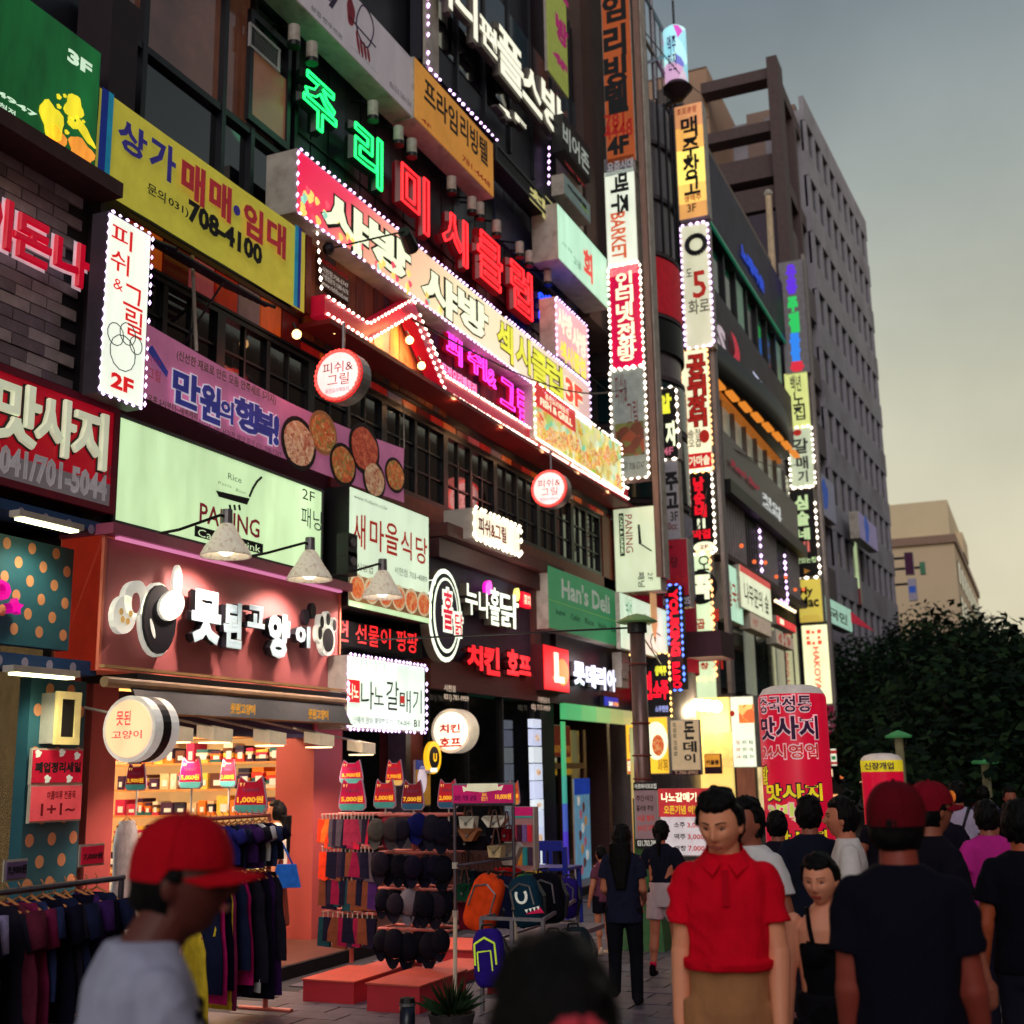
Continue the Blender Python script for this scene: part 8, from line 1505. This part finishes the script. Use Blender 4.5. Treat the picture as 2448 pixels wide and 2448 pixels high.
  if hair=='long':hp+=[('loft',[(hc[0],hc[1]-(.15-.004*i)*s,(1.1+.056*i)*s,(.05+.012*i if i<6 else .11)*s,(.022+.006*i)*s) for i in range(9)]),('ell',R((hc[0],hc[1]-.03*s,hc[2]+.0*s)),(.098*s,.105*s,.12*s))] if not face else []
  if hair=='pony':b=Vector(R((hc[0],hc[1]-.11*s,hc[2]+.0)));hp+=[('cap',tuple(b+Vector((0,.03,.02))),tuple(b+Vector((.0,-.03,-.1))*s),.035*s,.03*s),('cap',tuple(b+Vector((.0,-.03,-.1))*s),tuple(b+Vector((0,-.02,-.26))*s),.03*s,.012*s)]
  if cap:hp.append(('ell',R((hc[0],hc[1]-.052*s,hc[2]-.028*s)),(.08*s,.062*s,.058*s)))
  if hair=='bun':hp+=[('ell',R((hc[0],hc[1]-.115*s,hc[2]+.02*s)),(.05*s,.045*s,.05*s))]
  v,f=remesh(hp,.0075 if voxel<.02 else .012,2)
  for i in range(len(v)):q=noise.noise(Vector((v[i,0]*90,v[i,1]*90,v[i,2]*18)))*.0035;v[i,0]+=q;v[i,1]+=q
  put('hair',v,f,hairm)
 if cap:
  cm=clothm(cap,'cap_cloth');R=lambda p:rotp(p,(hc[0],hc[1]-.02,hc[2]-.06),head_yaw,head_pitch);V=[];Fc=[];n,m=36,12
  for j in range(m+1):
   ph=.5*math.pi*j/m
   for i in range(n):th=2*math.pi*i/n;V.append(R((hc[0]+.092*s*math.sin(ph)**.8*math.cos(th)*(1+.012*math.cos(6*th)),hc[1]-.008*s+.11*s*math.sin(ph)**.8*math.sin(th)*(1+.012*math.cos(6*th)),hc[2]+.028*s+.107*s*math.cos(ph)-(.03*s if ph>1.5 and math.sin(th)<0 else 0))))
  for j in range(m):
   for i in range(n):Fc.append((j*n+i,(j+1)*n+i,(j+1)*n+(i+1)%n,j*n+(i+1)%n))
  cp_=put('cap',V,Fc,cm);V=[];Fc=[];q=14
  for lay in (0,1):
   for j in range(5):
    for i in range(q+1):
     x=(i/q*2-1);l=j/4;V.append(R((hc[0]+x*.082*s*(1-.12*l),hc[1]+(.07*(1-x*x)**.5+.018)*s+l*.085*s*(1-.35*x*x),hc[2]+(.03-.012*l-.022*x*x-.004*lay)*s)))
  b=5*(q+1)
  for j in range(4):
   for i in range(q):k_=j*(q+1)+i;Fc+=[(k_,k_+1,k_+q+2,k_+q+1),(b+k_,b+k_+q+1,b+k_+q+2,b+k_+1)]
  for i in range(q):k_=4*(q+1)+i;Fc.append((k_,k_+1,b+k_+1,b+k_))
  put('cap_peak',V,Fc,cm);mb=MB();mb.ball(R((hc[0],hc[1]-.008*s,hc[2]+.136*s)),.008*s,8,5);put('cap_button',mb.v,mb.f,cm)
  for kk in range(6):
   mb=MB();th=kk*math.pi/3;mb.path([R((hc[0]+.093*s*math.sin(ph)**.8*math.cos(th)*1.014,hc[1]-.008*s+.111*s*math.sin(ph)**.8*math.sin(th)*1.014,hc[2]+.028*s+.108*s*math.cos(ph))) for ph in np.linspace(.1,1.5,8)],.0016*s,5);put('cap_seam',mb.v,mb.f,cm)
 # ---- shirt
 sm=clothm(shirt);wz=shirt_z;b0=belly
 rings=[(0,.004+b0*.3,wz+hem,.17*w+.012,.125+b0),(0,.004+b0*.35,wz+.04,.172*w+.01,.13+b0),(0,.0+b0*.3,1.08,.158*w,.122+b0*.8),(0,-.004,1.2,.168*w,.122),(0,-.01,1.31,.17*w,.118),(0,-.014,1.38,.18*w,.1),(0,-.014,1.415,.16*w,.086),(0,-.014,1.445,.115*w,.076)]
 if female:rings=[(cx,cy,z,rx*(.86 if z>1.0 else .95),ry*.88) for cx,cy,z,rx,ry in rings]
 if tank:rings=[(cx,cy,z,rx*.86+.006,ry*.98+.008) for cx,cy,z,rx,ry in rings if z<1.3]+[(0,.004,1.29,.128,.106)]
 if not tank and sleeves:rings.append((0,-.012,1.47,.075,.07))
 parts=[('loft',[tuple(q*s for q in r_) for r_ in rings])]
 if female:parts+=[('ell',P(k*.065,.085,1.235),(.062*s,.05*s,.06*s)) for k in (1,-1)]
 if not tank:
  for k in (1,-1):
   fr_=.62 if sleeves=='short' else 1.0;e_=Vector(sh[k]).lerp(Vector(el[k]),fr_);parts+=[('cap',tuple(Vector(sh[k])+Vector((-.01*k,0,-.008))),tuple(Vector(sh[k]).lerp(e_,.35)),.06*s*ws,.062*s*ws),('cone',tuple(Vector(sh[k]).lerp(e_,.3)),tuple(e_),.063*s*ws,.07*s*ws)]
   if sleeves=='long':parts.append(('cone',el[k],wr[k],.05*s,.04*s))
 v,f=remesh(parts,max(voxel*.8,.0075),3);so=put('shirt',v,f,sm,jit=.0125 if voxel<.0085 else .006)
 if tank:
  for k in (1,-1):
   mb=MB();mb.path([P(k*.075,.105,1.27),P(k*.088,.085,1.36),P(k*.09,.04,1.44),P(k*.085,-.04,1.44),P(k*.07,-.1,1.3)],.011*s,6);put('strap',mb.v,mb.f,sm)
  mb=MB();mb.path([P(.115*math.sin(q),.004+.112*math.cos(q),1.285-.02*math.cos(q*2)) for q in np.linspace(-1.5,1.5,14)],.008*s,6);put('lace_edge',mb.v,mb.f,sm)
 if collar:
  for k in (1,-1):
   mb=MB();mb.add([P(k*.078,.0,1.475),P(k*.066,.05,1.455),P(k*.016,.082,1.425),P(k*.045,.105,1.385),P(k*.092,.06,1.425),P(k*.1,.0,1.45),P(k*.074,.0,1.487),P(k*.06,.05,1.468),P(k*.014,.086,1.436),P(k*.045,.112,1.392)],[(0,1,4,5),(1,2,3,4),(6,7,4,5),(7,8,9,4)]);put('collar',mb.v,mb.f,sm,False)
  mb=MB();mb.path([P(.076*math.cos(q),-.012+.062*math.sin(q),1.475-(.02*math.sin(q) if math.sin(q)>0 else 0)) for q in np.linspace(-.2,math.pi+.2,2)],.01,5);mb=MB()
  n_=20;V=[]
  for i in range(n_+1):q=math.pi*(-.06-.88*i/n_);V+=[P(.082*math.cos(q),-.012+.072*math.sin(q),1.455),P(.07*math.cos(q),-.012+.064*math.sin(q),1.505),P(.078*math.cos(q),-.012+.072*math.sin(q),1.5)]
  put('collar_stand',V,[f_ for i in range(n_) for f_ in ((3*i,3*i+3,3*i+4,3*i+1),(3*i+1,3*i+4,3*i+5,3*i+2))],sm)
  mb=MB();mb.hexa([P(-.012,.09,1.28),P(.014,.09,1.28),P(.014,.07,1.41),P(-.012,.07,1.41),P(-.012,.1235,1.28),P(.014,.1235,1.28),P(.014,.09,1.41),P(-.012,.09,1.41)]);put('placket',mb.v,mb.f,clothm(tuple(int(q*.85) for q in shirt)),False)
 if stripes:
  for z_ in stripes:
   rr=[r_ for r_ in rings];rx=np.interp(z_,[r_[2] for r_ in rr],[r_[3] for r_ in rr]);ry=np.interp(z_,[r_[2] for r_ in rr],[r_[4] for r_ in rr]);mb=MB();mb.lathe(P(0,-.006,z_),[((rx+.006)*s,-.011),((rx+.006)*s,.011)],40);V=[(p[0],p[1]*(ry+.006)/(rx+.006),p[2]) for p in mb.v];put('stripe',V,mb.f,clothm((20,20,40),'stripe'),jit=.0035)
 # ---- trousers / skirt / shoes
 if not upper_only:
  pm=clothm(pants,'trousers');parts=[('loft',[tuple(q*s for q in r_) for r_ in ((0,0,.8,.165,.115),(0,0,.9,.16*max(1,w*.95),.122+b0*.4),(0,0,1.0,.156*max(1,w*.95),.117+b0*.5),(0,.004,1.06,.154*max(1,w*.95),.117+b0*.5))])]
  for k in (1,-1):
   end={'long':1.0,'short':.42,'skirt':.2,'mid':.75}[legs]
   if legs=='long':parts+=[('cone',hips[k],kn[k],.1*s,.073*s),('cap',kn[k],tuple(Vector(kn[k]).lerp(Vector(an[k]),.3)),.07*s,.066*s),('cone',kn[k],tuple(Vector(an[k])+Vector((0,0,-.03))),.07*s,.058*s)]
   else:e_=Vector(hips[k]).lerp(Vector(kn[k]),end*1.5);parts.append(('cone',hips[k],tuple(e_),.098*s,.095*s))
  if skirt:parts.append(('loft',[tuple(q*s for q in r_) for r_ in ((0,0,skirt,.2,.17),(0,0,.95,.15,.11))]))
  v,f=remesh(parts,max(voxel*.9,.009),3);put('trousers' if not skirt else 'skirt',v,f,pm,jit=.003)
  for k in (1,-1):
   a=Vector(an[k]);mb=MB();v,f=remesh([('cap',tuple(a+Vector((0,-.03,-.035))*s),tuple(a+Vector((.01*k,.13,-.055))*s),.042*s,.034*s),('cap',tuple(a+Vector((0,-.03,.02))*s),tuple(a+Vector((0,-.03,-.03))*s),.038*s,.04*s)],.012,2);v[:,2]=np.maximum(v[:,2],a.z-.085*s);put('shoe',v,f,clothm(shoes,'shoe'))
   if sockc:mb=MB();mb.tube(tuple(a+Vector((0,0,.02))),tuple(a+Vector((0,0,.06))),.036*s,.036*s,12);put('sock',mb.v,mb.f,clothm(sockc,'sock'))
  if shirt_z>.95:mb=MB();mb.lathe(P(0,.004,1.045),[(.157*s*w,-.02*s),(.159*s*w,.018*s)],30);put('belt',[(p[0],p[1]*.8,p[2]) for p in mb.v],mb.f,mat('belt_brown',(70,46,40)))
 if extra:extra(t,put,P,s,hc,sh,wr,hd)
 return t,hc,s
def at_head(k,x,y,d,hr=1.588):
 """ground spot and body height for a head centre seen at a photo position, d metres along the view axis"""
 p=depth_point(k,x,y,d);return p[0],p[1],p[2]*1.75/hr
AWAY=0.0;R_=math.radians
skin_l=(186,112,86);skin_d=(150,84,66)
# man in the red polo shirt
X,Y,tp_=at_head('u',1364,1549,4.95)
person('man in red polo shirt and tan trousers walking towards the camera, looking down',X,Y,R_(192),tp_,(232,150,116),(214,4,34),(164,112,76),head_yaw=R_(-16),head_pitch=R_(20),arms={-1:((-.13,.1,-1),(.02,.34,-1)),1:((.12,-.05,-1),(.06,.2,-1))},w=.93,voxel=.007,shirt_z=1.045,collar=True,belly=.02,stride=.1,hv=.0045)
# woman in the black camisole
X,Y,tp_=at_head('u',1552,1656,5.25)
person('woman in a black lace camisole behind the man in the red polo',X,Y,R_(196),tp_,(236,156,124),(10,9,16),(20,18,26),head_yaw=R_(-24),head_pitch=R_(14),hair='bun',female=True,tank=True,w=.98,voxel=.008,arms={-1:((-.12,.04,-1),(-.04,.1,-1)),1:((.15,0,-1),(.1,.2,-1))},hv=.005)
# big man seen from behind with red cap
X,Y,tp_=at_head('u',1690,1556,4.05)
person('broad man seen from behind in dark t-shirt and dark red cap',X,Y,R_(8),tp_,(140,58,46),(12,11,26),(20,18,30),head_yaw=R_(-14),hair='short',cap=(92,8,22),w=.98,voxel=.011,face=False,arms={-1:((-.08,.05,-1),(-.04,.3,-1)),1:((.12,.05,-1),(.08,.4,-1))},shirt_z=.84,belly=.02)
X,Y,tp_=at_head('u',1752,1528,6.0)
def badge(t,put,P,s,hc,sh,wr,hd):mb=MB();mb.ball((hc[0]+.02,hc[1]+.105*s,hc[2]+.06*s),.03,8,5,(1,.3,1));put('cap_badge',mb.v,mb.f,mat('badge_orange',(230,120,40),es=.3))
person('person in a red cap with orange badge half hidden behind the broad man',X,Y,R_(-50),tp_,skin_d,(16,14,26),(20,20,30),cap=(120,10,30),w=1.0,face=False,extra=badge)
# man in cap and white shirt, near left
X,Y,tp_=at_head('u',283,1660,2.65)
person('man in bright red cap and white striped t-shirt close by, seen in profile',X,Y,R_(-38),tp_,(92,42,36),(160,160,186),(40,40,60),head_yaw=R_(-30),head_pitch=R_(4),hair='short',cap=(176,6,26),w=1.16,voxel=.009,upper_only=False,stripes=(1.295,1.335),hfwd=.05,arms={1:((.25,.1,-1),(.1,.4,-1)),-1:((-.3,.25,-.9),(-.1,.8,-.5))})
# girl's head at the bottom edge
def hairtie(t,put,P,s,hc,sh,wr,hd):
 for i in range(11):mb=MB();q=i*.571;mb.ball((hc[0]+.055+.03*math.cos(q),hc[1]-.145-.012*(i%2),hc[2]+.02+.017*math.sin(q)),.0085,8,6);put('hair_bobble',mb.v,mb.f,mat('bobble_pink',(226,60,80),rough=.35))
X,Y,tp_=at_head('u',1052,1944,1.66)
person('dark haired girl close to the camera with a pink hair bobble, only her head showing',X,Y,R_(10),tp_,skin_l,(30,24,34),(30,30,40),hair='pony',female=True,face=False,head_yaw=R_(30),extra=hairtie,voxel=.009)
# woman with long hair, from behind
def by_feet(k,x,y,yt):
 p=on_level(k,x,y,.03);h=XP(p[0]).at(k,x,yt)[1];return p[0],p[1],h*1.75/1.775
X,Y,tp_=by_feet('u',1183,1890,1545)
person('woman with long black hair in a loose dark t-shirt, seen from behind',X,Y,R_(8),tp_,skin_l,(26,28,50),(12,12,22),hair='long',female=False,face=False,w=1.02,shirt_z=.78,arms={1:((.12,.1,-1),(-.1,.9,-.5)),-1:((-.12,.1,-1),(.1,.9,-.5))},stride=.05)
X,Y,tp_=by_feet('u',1258,1848,1538)
person('woman with a ponytail in navy t-shirt and pale shorts stepping away',X,Y,R_(2),tp_,skin_l,(20,20,36),(196,170,176),hair='pony',female=True,face=False,w=1.05,legs='short',stride=.13,shirt_z=.86,sockc=(220,30,80),shoes=(14,12,20))
X,Y,tp_=by_feet('u',1140,1796,1590)
person('child in plaid top, dark shorts and white sandals by the racks',X,Y,R_(60),tp_,(200,130,96),(110,60,80),(20,18,30),hair='short',face=False,legs='short',w=.95,shoes=(206,190,170),shirt_z=.84)
# woman in the shop with a blue bag
def bluebag(t,put,P,s,hc,sh,wr,hd):
 mb=MB();mb.hexa([P(-.12,.1,.74),P(-.12,-.3,.74),P(-.12,-.24,1.0),P(-.12,.04,1.0),P(-.26,.1,.74),P(-.26,-.3,.74),P(-.24,-.24,1.0),P(-.24,.04,1.0)]);put('bag',mb.v,mb.f,fabric((16,70,150)),False);mb=MB();mb.path([P(-.18,.02,1.0),P(-.14,-.02,1.35),P(-.18,-.2,1.0)],.01,5);put('bag_strap',mb.v,mb.f,fabric((16,70,150)))
X,Y=10.9,float(-XP(10.9).at('u',522,1600)[0]);tp_=(XP(10.9).at('u',522,1502)[1]-.12)*.985
t,_,_=person('woman in white top with a blue handbag browsing beside the pink pillar',X,Y,R_(120),tp_,(200,130,90),(230,220,200),(110,50,40),hair='long',female=False,face=False,w=.85,skirt=.3,legs='short',extra=bluebag,shirt_z=.9)
for c in [t]:c.location.z=.12;c['_w']=(c.location[0],c.location[1],.12)
# further people
def strap(c=(20,20,30)):
 def f(t,put,P,s,hc,sh,wr,hd):mb=MB();mb.path([P(.1,-.1,1.46),P(.02,-.135,1.25),P(-.14,-.13,1.0)],.016,5);put('bag_strap',mb.v,mb.f,mat('strap_dark',c));mb=MB();mb.path([P(.1,-.1,1.46),P(.11,.1,1.4),P(.06,.14,1.2)],.016,5);put('bag_strap',mb.v,mb.f,mat('strap_dark',c))
 return f
for lb,(kx,ky),d,yw,kw in (
('man with short black hair and dark shirt before the red pillar',(1526,1540),8.2,4,dict(shirt=(20,22,40),skin=skin_d,w=1.0)),
('person in a white t-shirt with a black strap behind the red polo',(1412,1552),6.6,150,dict(shirt=(210,206,210),skin=skin_d,w=1.0,extra=strap(),hair='short')),
('man in a white shirt in profile between pillar and red cap',(1592,1545),7.6,100,dict(shirt=(214,206,206),skin=(196,116,90),face=True,hair='short')),
('person in pale checked shirt with a dark shoulder strap, far right',(1806,1500),12.5,5,dict(shirt=(170,160,190),skin=skin_d,extra=strap((30,26,60)),w=1.06)),
('person in a magenta t-shirt at the right edge',(1862,1545),8.6,20,dict(shirt=(190,40,140),skin=skin_d,w=1.08)),
('person in black t-shirt filling the right edge',(1925,1560),6.2,10,dict(shirt=(12,12,24),skin=(170,80,50),w=1.05,arms={1:((.75,.1,-.7),(-.2,.5,-.9)),-1:((-.2,0,-1),(-.1,.3,-1))})),
('dark dressed person walking away, between the caps and pale shirt',(1768,1520),10,0,dict(shirt=(20,16,30),skin=skin_d)),
('woman in dark dress among the crowd left of the pale shirt',(1742,1512),14,170,dict(shirt=(24,18,34),skin=skin_d,hair='short')),
('distant walker with red top under the trees',(1836,1495),19,180,dict(shirt=(150,30,40),skin=skin_d)),
('distant walker in grey under the trees',(1856,1500),17,20,dict(shirt=(70,66,90),skin=skin_d)),
('distant dark walker right of the small pillar',(1655,1530),13,30,dict(shirt=(18,16,28),skin=skin_d)),
('distant couple member in a dark top near the right edge',(1905,1505),15,200,dict(shirt=(16,14,26),skin=skin_d)),
('dark haired man just behind the red polo shoulder',(1466,1560),9.5,15,dict(shirt=(24,22,36),skin=skin_d))):
 X,Y,tp_=at_head('u',kx,ky,d);kw.setdefault('face',False);kw.setdefault('hair','short')
 person(lb,X,Y,R_(yw),min(1.86,max(1.4,tp_)),voxel=.016 if d>8 else .012,hands=d<9,**kw)
bpy.data.scenes.remove(TS)
for o_ in bpy.data.objects:
 if '_w' in o_:del o_['_w']
